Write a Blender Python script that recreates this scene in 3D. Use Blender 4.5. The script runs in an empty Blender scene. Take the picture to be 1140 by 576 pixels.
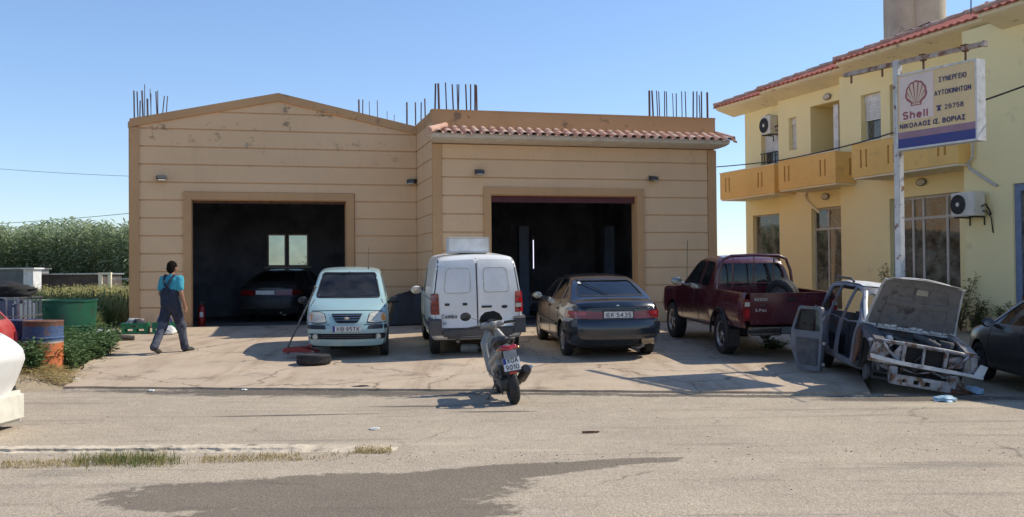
import bpy, bmesh, math, random
from mathutils import Vector as V, Matrix, noise
from mathutils.bvhtree import BVHTree
R = math.radians
random.seed(7)
sc = bpy.context.scene
col = sc.collection

# ---------------------------------------------------------------- camera model
F = 1120.0
CH = 1.65
CAMR = (Matrix.Rotation(R(90.87), 3, 'X') @ Matrix.Rotation(R(-0.5), 3, 'Z'))

def ray(px, py):
    return CAMR @ V(((px - 570) / F, -(py - 288) / F, -1))

def at(px, py, Y):
    r = ray(px, py)
    return V((0, 0, CH)) + r * (Y / r.y)

def sstep(a, b, x):
    t = max(0, min(1, (x - a) / (b - a)))
    return t * t * (3 - 2 * t)

def edgeY(X):
    return 14.1 - .14 * max(-14, min(X, 12))

def gz(X, Y):
    """height of the ground: street at 0, forecourt rising to the buildings"""
    e = edgeY(X)
    k = sstep(-2.8, -.5, X)
    end = (25.9 + .255 * max(X, -14)) * (1 - k) + (23.6 + .255 * min(X, 8)) * k
    if X > 8: end += (X - 8) * .1
    t = (Y - e) / (end - e)
    return .43 * max(0, min(1, t))

def gat(px, py, dz=0.0):
    """ground point seen at a pixel"""
    r = ray(px, py)
    Y = 14.0
    for _ in range(40):
        p = V((0, 0, CH)) + r * (Y / r.y)
        h = gz(p.x, p.y) + dz
        Yn = (h - CH) / r.z * r.y
        Y = Y * .5 + Yn * .5
    return V((0, 0, CH)) + r * (Y / r.y)

# ---------------------------------------------------------------- tagging
def tag(o, label=None, cat=None, group=None, kind=None):
    if label: o['label'] = label
    if cat: o['category'] = cat
    if group: o['group'] = group
    if kind: o['kind'] = kind
    return o

def empty(name, loc=(0, 0, 0), rz=0, label=None, cat=None, group=None, rx=0, ry=0):
    o = bpy.data.objects.new(name, None)
    col.objects.link(o)
    o.location = loc
    o.rotation_euler = (rx, ry, rz)
    o.empty_display_size = .2
    return tag(o, label, cat, group)

def link(name, me, m=None, parent=None, smooth=0):
    o = bpy.data.objects.new(name, me)
    col.objects.link(o)
    if m is not None:
        me.materials.clear(); me.materials.append(m)
    if parent is not None: o.parent = parent
    if smooth:
        me.polygons.foreach_set('use_smooth', [True] * len(me.polygons))
        try: me.set_sharp_from_angle(angle=R(smooth))
        except Exception: pass
    return o

def copy_tree(o, parent=None):
    c = o.copy(); col.objects.link(c); c.parent = parent
    for ch in list(o.children): copy_tree(ch, c)
    return c

def basis(d):
    d = V(d).normalized()
    a = V((0, 0, 1)) if abs(d.z) < .9 else V((1, 0, 0))
    x = d.cross(a).normalized(); y = d.cross(x).normalized()
    return x, y, d

class MB:
    """collects shapes, then links them as one mesh object"""
    def __init__(s, M=None):
        s.bm = bmesh.new(); s.M = M or Matrix.Identity(4)
    def face(s, pts):
        vs = [s.bm.verts.new(s.M @ V(p)) for p in pts]
        try: return s.bm.faces.new(vs)
        except ValueError: return None
    def box(s, c, d, rz=0, rx=0, ry=0, bev=0):
        m = s.M @ Matrix.Translation(V(c)) @ Matrix.Rotation(rz, 4, 'Z') @ Matrix.Rotation(ry, 4, 'Y') @ Matrix.Rotation(rx, 4, 'X') @ Matrix.Diagonal((d[0], d[1], d[2], 1))
        r = bmesh.ops.create_cube(s.bm, size=1, matrix=m)
        if bev:
            es = {e for v in r['verts'] for e in v.link_edges}
            bmesh.ops.bevel(s.bm, geom=list(es), offset=bev, segments=2, affect='EDGES', clamp_overlap=True)
        return s
    def rng(s, x0, x1, y0, y1, z0, z1, bev=0):
        return s.box(((x0 + x1) / 2, (y0 + y1) / 2, (z0 + z1) / 2), (abs(x1 - x0), abs(y1 - y0), abs(z1 - z0)), bev=bev)
    def cyl(s, p0, p1, r0, r1=None, n=12, cap=True):
        if r1 is None: r1 = r0
        p0 = V(p0); p1 = V(p1)
        x, y, d = basis(p1 - p0)
        a = [s.bm.verts.new(s.M @ (p0 + (x * math.cos(t) + y * math.sin(t)) * r0)) for t in [2 * math.pi * i / n for i in range(n)]]
        b = [s.bm.verts.new(s.M @ (p1 + (x * math.cos(t) + y * math.sin(t)) * r1)) for t in [2 * math.pi * i / n for i in range(n)]]
        for i in range(n):
            s.bm.faces.new((a[i], a[(i + 1) % n], b[(i + 1) % n], b[i]))
        if cap:
            s.bm.faces.new(a[::-1]); s.bm.faces.new(b)
        return s
    def tube(s, pts, r, n=8, r2=None):
        pts = [V(p) for p in pts]; rings = []
        x = None
        for i, p in enumerate(pts):
            d = (pts[min(i + 1, len(pts) - 1)] - pts[max(i - 1, 0)]).normalized()
            if x is None: x, y, _ = basis(d)
            else:
                x = (x - d * x.dot(d)).normalized(); y = d.cross(x)
            rr = r if r2 is None else r + (r2 - r) * i / (len(pts) - 1)
            if isinstance(r, (list, tuple)): rr = r[i]
            rings.append([s.bm.verts.new(s.M @ (p + (x * math.cos(t) + y * math.sin(t)) * rr)) for t in [2 * math.pi * k / n for k in range(n)]])
        for a, b in zip(rings, rings[1:]):
            for k in range(n): s.bm.faces.new((a[k], a[(k + 1) % n], b[(k + 1) % n], b[k]))
        s.bm.faces.new(rings[0][::-1]); s.bm.faces.new(rings[-1])
        return s
    def lathe(s, prof, c=(0, 0, 0), axis='Z', n=24, closed=False):
        """profile of (radius, height)"""
        c = V(c); rings = []
        for r, h in prof:
            ring = []
            for k in range(n):
                t = 2 * math.pi * k / n
                a, b = r * math.cos(t), r * math.sin(t)
                p = {'Z': (a, b, h), 'Y': (a, h, b), 'X': (h, a, b)}[axis]
                ring.append(s.bm.verts.new(s.M @ (c + V(p))))
            rings.append(ring)
        prs = list(zip(rings, rings[1:]))
        if closed: prs.append((rings[-1], rings[0]))
        for a, b in prs:
            for k in range(n): s.bm.faces.new((a[k], a[(k + 1) % n], b[(k + 1) % n], b[k]))
        if not closed:
            for ring in (rings[0], rings[-1]):
                try: s.bm.faces.new(ring)
                except ValueError: pass
        return s
    def prism(s, poly, axis, a, b):
        """2D polygon extruded along an axis from a to b"""
        def p3(p, h):
            return {'X': (h, p[0], p[1]), 'Y': (p[0], h, p[1]), 'Z': (p[0], p[1], h)}[axis]
        va = [s.bm.verts.new(s.M @ V(p3(p, a))) for p in poly]
        vb = [s.bm.verts.new(s.M @ V(p3(p, b))) for p in poly]
        n = len(poly)
        for i in range(n): s.bm.faces.new((va[i], va[(i + 1) % n], vb[(i + 1) % n], vb[i]))
        s.bm.faces.new(va[::-1]); s.bm.faces.new(vb)
        return s
    def ball(s, c, r, sub=2, sc=(1, 1, 1)):
        m = s.M @ Matrix.Translation(V(c)) @ Matrix.Diagonal((sc[0], sc[1], sc[2], 1))
        bmesh.ops.create_icosphere(s.bm, subdivisions=sub, radius=r, matrix=m)
        return s
    def wall(s, xs, zs, holes, y0, y1):
        """wall in the xz plane from y0 to y1 with rectangular holes (x0,x1,z0,z1)"""
        X = sorted(set([xs[0], xs[1]] + [v for h in holes for v in h[:2] if xs[0] < v < xs[1]]))
        Z = sorted(set([zs[0], zs[1]] + [v for h in holes for v in h[2:] if zs[0] < v < zs[1]]))
        vt = {}
        def gv(i, j):
            if (i, j) not in vt: vt[(i, j)] = s.bm.verts.new(s.M @ V((X[i], y0, Z[j])))
            return vt[(i, j)]
        fs = []
        for i in range(len(X) - 1):
            for j in range(len(Z) - 1):
                cx, cz = (X[i] + X[i + 1]) / 2, (Z[j] + Z[j + 1]) / 2
                if any(h[0] < cx < h[1] and h[2] < cz < h[3] for h in holes): continue
                fs.append(s.bm.faces.new((gv(i, j), gv(i + 1, j), gv(i + 1, j + 1), gv(i, j + 1))))
        r = bmesh.ops.extrude_face_region(s.bm, geom=fs)
        off = (s.M.to_3x3() @ V((0, y1 - y0, 0)))
        bmesh.ops.translate(s.bm, vec=off, verts=[g for g in r['geom'] if isinstance(g, bmesh.types.BMVert)])
        return s
    def mesh(s, name='m'):
        bmesh.ops.recalc_face_normals(s.bm, faces=s.bm.faces)
        me = bpy.data.meshes.new(name); s.bm.to_mesh(me); s.bm.free()
        return me
    def build(s, name, m, parent=None, smooth=0):
        return link(name, s.mesh(name), m, parent, smooth)

# ---------------------------------------------------------------- materials
def nodes(name):
    m = bpy.data.materials.new(name); m.use_nodes = True
    nt = m.node_tree
    b = nt.nodes['Principled BSDF']
    return m, nt, b

def nd(nt, t, **kw):
    n = nt.nodes.new(t)
    for k, v in kw.items():
        if k.startswith('i_'): n.inputs[k[2:]].default_value = v
        else: setattr(n, k, v)
    return n

def c4(c): return (c[0], c[1], c[2], 1)

def noise_fac(nt, vec, scale, lo, hi, detail=5, rough=.6):
    n = nd(nt, 'ShaderNodeTexNoise'); n.inputs['Scale'].default_value = scale
    n.inputs['Detail'].default_value = detail; n.inputs['Roughness'].default_value = rough
    nt.links.new(vec, n.inputs['Vector'])
    mr = nd(nt, 'ShaderNodeMapRange'); mr.inputs[1].default_value = lo; mr.inputs[2].default_value = hi
    nt.links.new(n.outputs[0], mr.inputs[0])
    return mr.outputs[0]

def mixc(nt, fac, a, b, mode='MIX'):
    n = nd(nt, 'ShaderNodeMix', data_type='RGBA', blend_type=mode)
    for s, v in ((0, fac), (6, a), (7, b)):
        if isinstance(v, (int, float)): n.inputs[s].default_value = v
        elif isinstance(v, (tuple, list)): n.inputs[s].default_value = c4(v)
        else: nt.links.new(v, n.inputs[s])
    return n.outputs[2]

def math_(nt, op, a, b=0.0, clamp=False):
    n = nd(nt, 'ShaderNodeMath', operation=op); n.use_clamp = clamp
    for i, v in ((0, a), (1, b)):
        if isinstance(v, (int, float)): n.inputs[i].default_value = v
        else: nt.links.new(v, n.inputs[i])
    return n.outputs[0]

def mk(name, c1, c2=None, scale=4, lo=.35, hi=.65, rough=.6, metal=0, bump=0, bscale=60, spot=None, sscale=3, slo=.6, shi=.68,
       coat=0, spec=.5, alt=None, rough2=None, bdist=.01):
    """procedural material: two tones by noise, optional spots of a third, optional bump"""
    m, nt, b = nodes(name)
    tc = nd(nt, 'ShaderNodeTexCoord'); vec = tc.outputs['Object']
    colr = c1
    f = None
    if c2 is not None:
        f = noise_fac(nt, vec, scale, lo, hi)
        colr = mixc(nt, f, c1, c2)
    if spot is not None:
        f2 = noise_fac(nt, vec, sscale, slo, shi, detail=8, rough=.65)
        colr = mixc(nt, f2, colr, spot)
    if isinstance(colr, (tuple, list)): b.inputs['Base Color'].default_value = c4(colr)
    else: nt.links.new(colr, b.inputs['Base Color'])
    b.inputs['Roughness'].default_value = rough
    if rough2 is not None and f is not None:
        mr = nd(nt, 'ShaderNodeMapRange'); mr.inputs[3].default_value = rough; mr.inputs[4].default_value = rough2
        nt.links.new(f, mr.inputs[0]); nt.links.new(mr.outputs[0], b.inputs['Roughness'])
    b.inputs['Metallic'].default_value = metal
    b.inputs['Specular IOR Level'].default_value = spec
    b.inputs['Coat Weight'].default_value = coat
    b.inputs['Coat Roughness'].default_value = .08
    if bump:
        n = nd(nt, 'ShaderNodeTexNoise'); n.inputs['Scale'].default_value = bscale; n.inputs['Detail'].default_value = 6
        nt.links.new(vec, n.inputs['Vector'])
        bp = nd(nt, 'ShaderNodeBump'); bp.inputs['Strength'].default_value = bump; bp.inputs['Distance'].default_value = bdist
        nt.links.new(n.outputs[0], bp.inputs['Height']); nt.links.new(bp.outputs[0], b.inputs['Normal'])
    return m

def paint(name, c, dust=(.32, .27, .2), amt=.35, rough=.3, coat=.6, lo=.45, hi=.8, top=1.1):
    """car paint with road dust gathering towards the sills and in patches"""
    m, nt, b = nodes(name)
    tc = nd(nt, 'ShaderNodeTexCoord'); vec = tc.outputs['Object']
    f = noise_fac(nt, vec, 2.3, lo, hi, detail=7)
    sx = nd(nt, 'ShaderNodeSeparateXYZ'); nt.links.new(vec, sx.inputs[0])
    mr = nd(nt, 'ShaderNodeMapRange'); mr.inputs[1].default_value = .75; mr.inputs[2].default_value = .15
    nt.links.new(sx.outputs[2], mr.inputs[0])
    f3 = noise_fac(nt, vec, 9, .3, .7)
    low = math_(nt, 'MULTIPLY', mr.outputs[0], f3)
    g = math_(nt, 'ADD', f, low, True)
    g = math_(nt, 'MULTIPLY', g, amt, True)
    cc = mixc(nt, g, c, dust)
    nt.links.new(cc, b.inputs['Base Color'])
    r = math_(nt, 'MULTIPLY_ADD', g, 1.0)
    r = math_(nt, 'ADD', math_(nt, 'MULTIPLY', g, .8), rough, True)
    nt.links.new(r, b.inputs['Roughness'])
    b.inputs['Coat Weight'].default_value = coat; b.inputs['Coat Roughness'].default_value = .12
    return m

def glass(name, tint=(.55, .6, .58), ior=1.5, rough=.02, dust=.06, dcol=(.35, .32, .28)):
    m = bpy.data.materials.new(name); m.use_nodes = True; nt = m.node_tree
    nt.nodes.clear()
    out = nd(nt, 'ShaderNodeOutputMaterial')
    tr = nd(nt, 'ShaderNodeBsdfTransparent'); tr.inputs[0].default_value = c4(tint)
    gl = nd(nt, 'ShaderNodeBsdfGlossy'); gl.inputs['Roughness'].default_value = rough
    df = nd(nt, 'ShaderNodeBsdfDiffuse'); df.inputs[0].default_value = c4(dcol)
    fr = nd(nt, 'ShaderNodeFresnel'); fr.inputs['IOR'].default_value = ior
    mx = nd(nt, 'ShaderNodeMixShader'); nt.links.new(fr.outputs[0], mx.inputs[0])
    nt.links.new(tr.outputs[0], mx.inputs[1]); nt.links.new(gl.outputs[0], mx.inputs[2])
    tc = nd(nt, 'ShaderNodeTexCoord')
    f = noise_fac(nt, tc.outputs['Object'], 3, .3, .8, detail=6)
    g = math_(nt, 'MULTIPLY', f, dust * 2)
    m2 = nd(nt, 'ShaderNodeMixShader'); nt.links.new(g, m2.inputs[0])
    nt.links.new(mx.outputs[0], m2.inputs[1]); nt.links.new(df.outputs[0], m2.inputs[2])
    nt.links.new(m2.outputs[0], out.inputs[0])
    return m

def emit(name, c, s):
    m, nt, b = nodes(name)
    b.inputs['Base Color'].default_value = c4(c)
    b.inputs['Emission Color'].default_value = c4(c); b.inputs['Emission Strength'].default_value = s
    return m

M = {}
M['rubber'] = mk('rubber', (.012, .012, .013), (.035, .032, .03), scale=6, rough=.75, bump=.2)
M['black'] = mk('black_plastic', (.012, .012, .014), (.03, .028, .026), scale=5, rough=.5)
M['matt_black'] = mk('matt_black', (.008, .008, .009), (.02, .018, .016), rough=.9)
M['greyplastic'] = mk('grey_plastic', (.05, .05, .052), (.09, .085, .08), scale=5, rough=.6)
M['chrome'] = mk('chrome', (.6, .6, .6), (.4, .38, .35), scale=8, rough=.18, metal=1)
M['alu'] = mk('aluminium', (.5, .5, .5), (.3, .29, .28), scale=10, rough=.4, metal=.9)
M['dirtysteel'] = mk('dirty_steel', (.25, .24, .23), (.1, .08, .06), scale=12, rough=.6, metal=.6, spot=(.14, .06, .03), sscale=9)
M['whiteplastic'] = mk('white_plastic', (.78, .77, .74), (.6, .57, .52), scale=5, rough=.5)
M['plate'] = mk('plate_white', (.75, .75, .73), (.6, .58, .55), scale=14, rough=.5)
M['plateblue'] = mk('plate_blue', (.01, .03, .22), rough=.5)
M['ink'] = mk('ink_black', (.01, .01, .012), rough=.6)
M['redlens'] = mk('red_lens', (.42, .01, .012), (.25, .008, .01), scale=30, rough=.15, coat=.8)
M['darkredlens'] = mk('dark_red_lens', (.22, .012, .012), (.12, .006, .006), scale=30, rough=.2, coat=.6)
M['clearlens'] = mk('clear_lens', (.62, .6, .5), (.42, .4, .32), scale=18, rough=.15, coat=.9)
M['amber'] = mk('amber_lens', (.6, .22, .03), rough=.2, coat=.7)
M['carglass'] = glass('car_glass', (.72, .78, .75))
M['darkglass'] = glass('dark_car_glass', (.16, .18, .18), dust=.04)
M['winglass'] = glass('window_glass', (.6, .65, .63), ior=1.6, dust=.08)
M['seat'] = mk('seat_fabric', (.035, .035, .04), (.06, .06, .065), scale=20, rough=.95)
M['rust'] = mk('rust', (.17, .07, .035), (.07, .035, .02), scale=10, rough=.9, bump=.3)
M['steelrebar'] = mk('rebar_steel', (.2, .1, .065), (.09, .06, .055), scale=30, rough=.8, metal=.3)
M['skin'] = mk('skin', (.36, .19, .12), (.3, .15, .09), scale=10, rough=.55)

def arc(cx, cy, rx, ry, a0, a1, n=14):
    return [(cx + rx * math.cos(R(a0 + (a1 - a0) * i / n)), cy + ry * math.sin(R(a0 + (a1 - a0) * i / n))) for i in range(n + 1)]
_O = arc(.33, .5, .33, .5, 90, 450, 26)
GL = {  # stroke letters: (width, polylines) with capital height 1
    'O': (.66, [_O]), '0': (.56, [arc(.28, .5, .28, .5, 90, 450, 24)]), 'I': (.0, [[(0, 0), (0, 1)]]), '.': (.0, [[(0, 0), (0, .06)]]), '·': (.0, [[(0, .47), (0, .53)]]), '-': (.3, [[(0, .45), (.3, .45)]]),
    'X': (.6, [[(0, 0), (.6, 1)], [(0, 1), (.6, 0)]]), 'A': (.66, [[(0, 0), (.33, 1), (.66, 0)], [(.12, .33), (.54, .33)]]), 'Λ': (.62, [[(0, 0), (.31, 1), (.62, 0)]]),
    'N': (.58, [[(0, 0), (0, 1), (.58, 0), (.58, 1)]]), 'H': (.56, [[(0, 0), (0, 1)], [(.56, 0), (.56, 1)], [(0, .52), (.56, .52)]]), 'E': (.46, [[(.46, 0), (0, 0), (0, 1), (.46, 1)], [(0, .52), (.4, .52)]]),
    'T': (.56, [[(0, 1), (.56, 1)], [(.28, 1), (.28, 0)]]), 'Γ': (.44, [[(0, 0), (0, 1), (.44, 1)]]), 'K': (.54, [[(0, 0), (0, 1)], [(.52, 1), (.03, .42)], [(.18, .58), (.54, 0)]]), 'Y': (.6, [[(0, 1), (.3, .5), (.6, 1)], [(.3, .5), (.3, 0)]]),
    'Σ': (.5, [[(.5, 1), (0, 1), (.3, .5), (0, 0), (.5, 0)]]), 'P': (.48, [[(0, 0), (0, 1), (.24, 1)] + arc(.24, .74, .24, .26, 90, -90, 12) + [(0, .48)]]),
    'B': (.5, [[(0, 0), (0, 1), (.24, 1)] + arc(.24, .76, .22, .24, 90, -90, 10) + [(0, .52)], [(.24, .52)] + arc(.25, .26, .25, .26, 90, -90, 12) + [(0, 0)]]),
    'Ω': (.68, [[(0, 0), (.2, 0), (.2, .1)] + arc(.34, .56, .32, .44, 235, -55, 22) + [(.48, .1), (.48, 0), (.68, 0)]]),
    'S': (.5, [arc(.25, .76, .25, .24, 30, 255, 14) + arc(.25, .25, .25, .25, 75, -150, 14)]), 'D': (.56, [[(0, 0), (0, 1), (.2, 1)] + arc(.2, .5, .36, .5, 90, -90, 14) + [(0, 0)]]),
    'C': (.58, [arc(.33, .5, .33, .5, 45, 315, 22)]), '1': (.2, [[(0, .8), (.2, 1), (.2, 0)]]), '2': (.5, [arc(.25, .75, .24, .25, 170, -20, 12) + [(0, 0), (.5, 0)]]),
    '3': (.5, [arc(.24, .76, .23, .24, 150, -80, 12), arc(.24, .27, .26, .27, 85, -150, 12)]), '4': (.54, [[(.4, 0), (.4, 1), (0, .28), (.54, .28)]]),
    '5': (.5, [[(.46, 1), (.06, 1), (.02, .55)] + arc(.24, .32, .26, .31, 120, -145, 16)]), '7': (.48, [[(0, 1), (.48, 1), (.16, 0)]]),
    '8': (.52, [arc(.26, .77, .21, .23, 90, 450, 20), arc(.26, .27, .26, .27, 90, 450, 20)]), '9': (.52, [arc(.26, .70, .25, .30, -10, 350, 20), [(.51, .68), (.48, .3), (.36, .06), (.1, .0)]]),
    'h': (.42, [[(0, 0), (0, 1)], [(0, .4)] + arc(.21, .44, .21, .24, 150, 0, 10) + [(.42, 0)]]), 'e': (.46, [[(.0, .36), (.46, .36)] + arc(.23, .34, .23, .34, 0, 315, 20)]), 'l': (.0, [[(0, 0), (0, 1)]]),
    'o': (.5, [arc(.25, .34, .25, .34, 90, 450, 20)]), 'b': (.5, [[(0, 0), (0, 1)], arc(.25, .34, .25, .34, 90, 450, 20)]), 'd': (.5, [[(.5, 0), (.5, 1)], arc(.25, .34, .25, .34, 90, 450, 20)]),
    'a': (.48, [[(.48, 0), (.48, .68)], arc(.24, .34, .24, .34, 90, 450, 20)]), 'm': (.74, [[(0, 0), (0, .68)], [(0, .42)] + arc(.185, .46, .185, .22, 160, 0, 8) + [(.37, 0)], [(.37, .42)] + arc(.555, .46, .185, .22, 160, 0, 8) + [(.74, 0)]]),
    'z': (.42, [[(0, .66), (.42, .66), (0, 0), (.42, 0)]]), 'c': (.44, [arc(.25, .34, .25, .34, 45, 315, 16)]), 'x': (.4, [[(0, 0), (.4, .66)], [(0, .66), (.4, 0)]]), 'p': (.5, [[(0, -.25), (0, .68)], arc(.25, .34, .25, .34, 90, 450, 20)]),
}
for a_, b_ in zip('ΝΙΚΟΑΒΡΕΤΥΗ', 'NIKOABPETYH'): GL[a_] = GL[b_]

def text(name, txt, size, mat4, m, parent, bold=0.16, width=None, depth=.002):
    """flat painted lettering drawn with strokes; mat4 maps text x,y,z(out); bold = stroke / capital height"""
    bw = max(.1, min(.24, bold)) if bold >= .05 else .15
    h = size * .72; t = bw * h; x = 0; strokes = []
    for ch in txt:
        if ch == ' ': x += .42; continue
        w_, pl = GL[ch]
        for p in pl: strokes.append([(x + q[0], q[1]) for q in p])
        x += w_ + .26 + bw * .35
    W = x - .26 - bw * .35
    kx = (width - t) / W if width else h
    bm = bmesh.new(); n = 0
    for s in strokes:
        P = [V((q[0] * kx - W * kx / 2, (q[1] - .5) * (h - t), 0)) for q in s]
        for p, q in zip(P, P[1:]):
            d = (q - p)
            if d.length < 1e-6: continue
            d.normalize(); nn = V((-d.y, d.x, 0)) * t / 2; e = d * t * (.5 if len(s) == 2 or True else 0) * .42
            z = depth + n * 2.5e-5; n += 1
            vs = [bm.verts.new(v) for v in (p - e + nn, p - e - nn, q + e - nn, q + e + nn)]
            for v in vs: v.co.z = z
            bm.faces.new(vs)
            vb = [bm.verts.new((v.co.x, v.co.y, 0)) for v in vs]
            for i in range(4): bm.faces.new((vs[i], vb[i], vb[(i + 1) % 4], vs[(i + 1) % 4]))
    me = bpy.data.meshes.new(name); bm.to_mesh(me); bm.free()
    me.transform(mat4)
    return link(name, me, m, parent)

def frame(origin, x, y):
    """4x4 with given x and y axes"""
    x = V(x).normalized(); y = V(y).normalized(); z = x.cross(y)
    m = Matrix((x, y, z)).transposed().to_4x4()
    m.translation = V(origin)
    return m

def from_mods(o):
    dg = bpy.context.evaluated_depsgraph_get()
    me = bpy.data.meshes.new_from_object(o.evaluated_get(dg))
    return me

def boolean(me, cutters, op='DIFFERENCE'):
    """exact boolean of a mesh with a list of cutter meshes"""
    o = bpy.data.objects.new('tmp', me); col.objects.link(o)
    cs = []
    for c in cutters:
        co = bpy.data.objects.new('cut', c); col.objects.link(co); cs.append(co)
        md = o.modifiers.new('b', 'BOOLEAN'); md.object = co; md.operation = op; md.solver = 'EXACT'
    out = from_mods(o)
    bpy.data.objects.remove(o)
    for co in cs: bpy.data.objects.remove(co)
    return out

def remesh(me, voxel, smooth=3, fac=.5, decimate=None):
    o = bpy.data.objects.new('tmp', me); col.objects.link(o)
    md = o.modifiers.new('r', 'REMESH'); md.mode = 'VOXEL'; md.voxel_size = voxel; md.use_smooth_shade = True
    if smooth:
        s = o.modifiers.new('s', 'SMOOTH'); s.iterations = smooth; s.factor = fac
    out = from_mods(o)
    bpy.data.objects.remove(o)
    return out
# ================================================================ SETTING
SUN_AZ = R(15.5)      # horizontal direction towards the sun
SUN_EL = R(46)

# ---- surface materials of the ground
def ground_mats():
    # asphalt: pale worn aggregate with darker seams of dirt and a damp patch
    m, nt, b = nodes('asphalt'); tc = nd(nt, 'ShaderNodeTexCoord'); vec = tc.outputs['Object']
    base = mixc(nt, noise_fac(nt, vec, .55, .35, .65, 8, .7), (.50, .41, .295), (.40, .325, .24))
    base = mixc(nt, noise_fac(nt, vec, 3.1, .52, .75, 8, .7), base, (.54, .45, .34))
    # aggregate grains
    vo = nd(nt, 'ShaderNodeTexVoronoi'); vo.inputs['Scale'].default_value = 75; nt.links.new(vec, vo.inputs['Vector'])
    vc = nd(nt, 'ShaderNodeSeparateColor'); nt.links.new(vo.outputs['Color'], vc.inputs[0])
    mr = nd(nt, 'ShaderNodeMapRange'); mr.inputs[3].default_value = .68; mr.inputs[4].default_value = 1.28
    nt.links.new(vc.outputs[0], mr.inputs[0])
    vm = nd(nt, 'ShaderNodeMix', data_type='RGBA', blend_type='MULTIPLY'); vm.inputs[0].default_value = .75
    nt.links.new(base, vm.inputs[6]); nt.links.new(mr.outputs[0], vm.inputs[7])
    base = vm.outputs[2]
    n3 = noise_fac(nt, vec, 22, .3, .7, 8, .8)
    base = mixc(nt, math_(nt, 'MULTIPLY', n3, .3), base, (.15, .13, .105))
    # tyre and dirt streaks along the street
    mp = nd(nt, 'ShaderNodeMapping'); mp.inputs['Scale'].default_value = (.35, 3.2, 1); mp.inputs['Rotation'].default_value = (0, 0, R(8))
    nt.links.new(vec, mp.inputs[0])
    st = noise_fac(nt, mp.outputs[0], .9, .56, .72, 7, .65)
    base = mixc(nt, math_(nt, 'MULTIPLY', st, .55), base, (.12, .105, .085))
    # damp patch of the spilled water (long shape), and the wet line below the forecourt
    sx = nd(nt, 'ShaderNodeSeparateXYZ'); nt.links.new(vec, sx.inputs[0]); X, Y = sx.outputs[0], sx.outputs[1]
    wob = noise_fac(nt, vec, 1.6, .2, .8, 6, .6)
    wob = math_(nt, 'SUBTRACT', wob, .5)
    wob2 = math_(nt, 'SUBTRACT', noise_fac(nt, vec, 9, .2, .8, 4), .5)
    def blob(cx, cy, ax, ay, ang, wa=.5, wb=.35, lo=.0, hi=.12):
        ca, sa = math.cos(ang), math.sin(ang)
        dx = math_(nt, 'SUBTRACT', X, cx); dy = math_(nt, 'SUBTRACT', Y, cy)
        ux = math_(nt, 'DIVIDE', math_(nt, 'ADD', math_(nt, 'MULTIPLY', dx, ca), math_(nt, 'MULTIPLY', dy, sa)), ax)
        uy = math_(nt, 'DIVIDE', math_(nt, 'SUBTRACT', math_(nt, 'MULTIPLY', dy, ca), math_(nt, 'MULTIPLY', dx, sa)), ay)
        r = math_(nt, 'SQRT', math_(nt, 'ADD', math_(nt, 'MULTIPLY', ux, ux), math_(nt, 'MULTIPLY', uy, uy)))
        r = math_(nt, 'ADD', r, math_(nt, 'ADD', math_(nt, 'MULTIPLY', wob, wa), math_(nt, 'MULTIPLY', wob2, wb)))
        k = nd(nt, 'ShaderNodeMapRange'); k.inputs[1].default_value = 1.0 + hi; k.inputs[2].default_value = 1.0 - lo
        nt.links.new(r, k.inputs[0]); return k.outputs[0]
    f = blob(-1.45, 7.7, 1.55, .62, R(8))
    for a in ((-.35, 8.3, 1.3, .3, R(20)), (.75, 8.75, .85, .13, R(14)), (-1.2, 6.9, 1.1, .6, R(5)), (1.2, 8.85, .3, .1, 0)):
        f = math_(nt, 'MAXIMUM', f, blob(*a))
    f2 = blob(-3.0, 14.25, 2.3, .36, R(-7), 1.8, .9, .1, .6)
    for a in ((-.7, 13.98, 2.3, .14, R(-8), 2.4, .9, .1, .5), (-3.6, 14.05, .9, .14, R(-4), 2, .8, .1, .5), (-.2, 12.05, .42, .05, 0, .5, .2, .1, .3), (-1.1, 12.6, .7, .05, 0, .8, .2, .2, .4),
              (-2.6, 11.9, .8, .05, R(4), .8, .3, .2, .4), (3.2, 13.35, 2.4, .12, R(-8), 2.4, .9, .1, .5), (5.3, 12.9, 1.2, .25, 0, .8, .3, .1, .3)):
        f2 = math_(nt, 'MAXIMUM', f2, blob(*a))
    base = mixc(nt, math_(nt, 'MULTIPLY', f, .66), base, (.095, .072, .048))
    base = mixc(nt, math_(nt, 'MULTIPLY', f2, .72), base, (.045, .038, .03))
    # pale sand drift
    f3 = blob(.2, 9.4, .35, .05, 0, .6, .3, .2, .4)
    f3 = math_(nt, 'MAXIMUM', f3, blob(-2.6, 9.75, 2.6, .1, R(2), .8, .3, .2, .4))
    f3 = math_(nt, 'MAXIMUM', f3, blob(5.6, 12.3, .9, .2, 0, .8, .3, .2, .4))
    base = mixc(nt, math_(nt, 'MULTIPLY', f3, .6), base, (.5, .42, .3))
    def cracks(scale, lo_, hi_, wd, amt, base, mask_scale, mlo, mhi):
        dn = nd(nt, 'ShaderNodeTexNoise'); dn.inputs['Scale'].default_value = 2.2; dn.inputs['Detail'].default_value = 6; nt.links.new(vec, dn.inputs['Vector'])
        va = nd(nt, 'ShaderNodeVectorMath', operation='MULTIPLY_ADD'); nt.links.new(dn.outputs['Color'], va.inputs[0]); va.inputs[1].default_value = (.55, .55, 0); nt.links.new(vec, va.inputs[2])
        vv = nd(nt, 'ShaderNodeTexVoronoi', feature='DISTANCE_TO_EDGE'); vv.inputs['Scale'].default_value = scale; nt.links.new(va.outputs[0], vv.inputs['Vector'])
        k = nd(nt, 'ShaderNodeMapRange'); k.inputs[1].default_value = wd; k.inputs[2].default_value = 0; nt.links.new(vv.outputs['Distance'], k.inputs[0])
        mk_ = noise_fac(nt, vec, mask_scale, mlo, mhi, 4)
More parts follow.
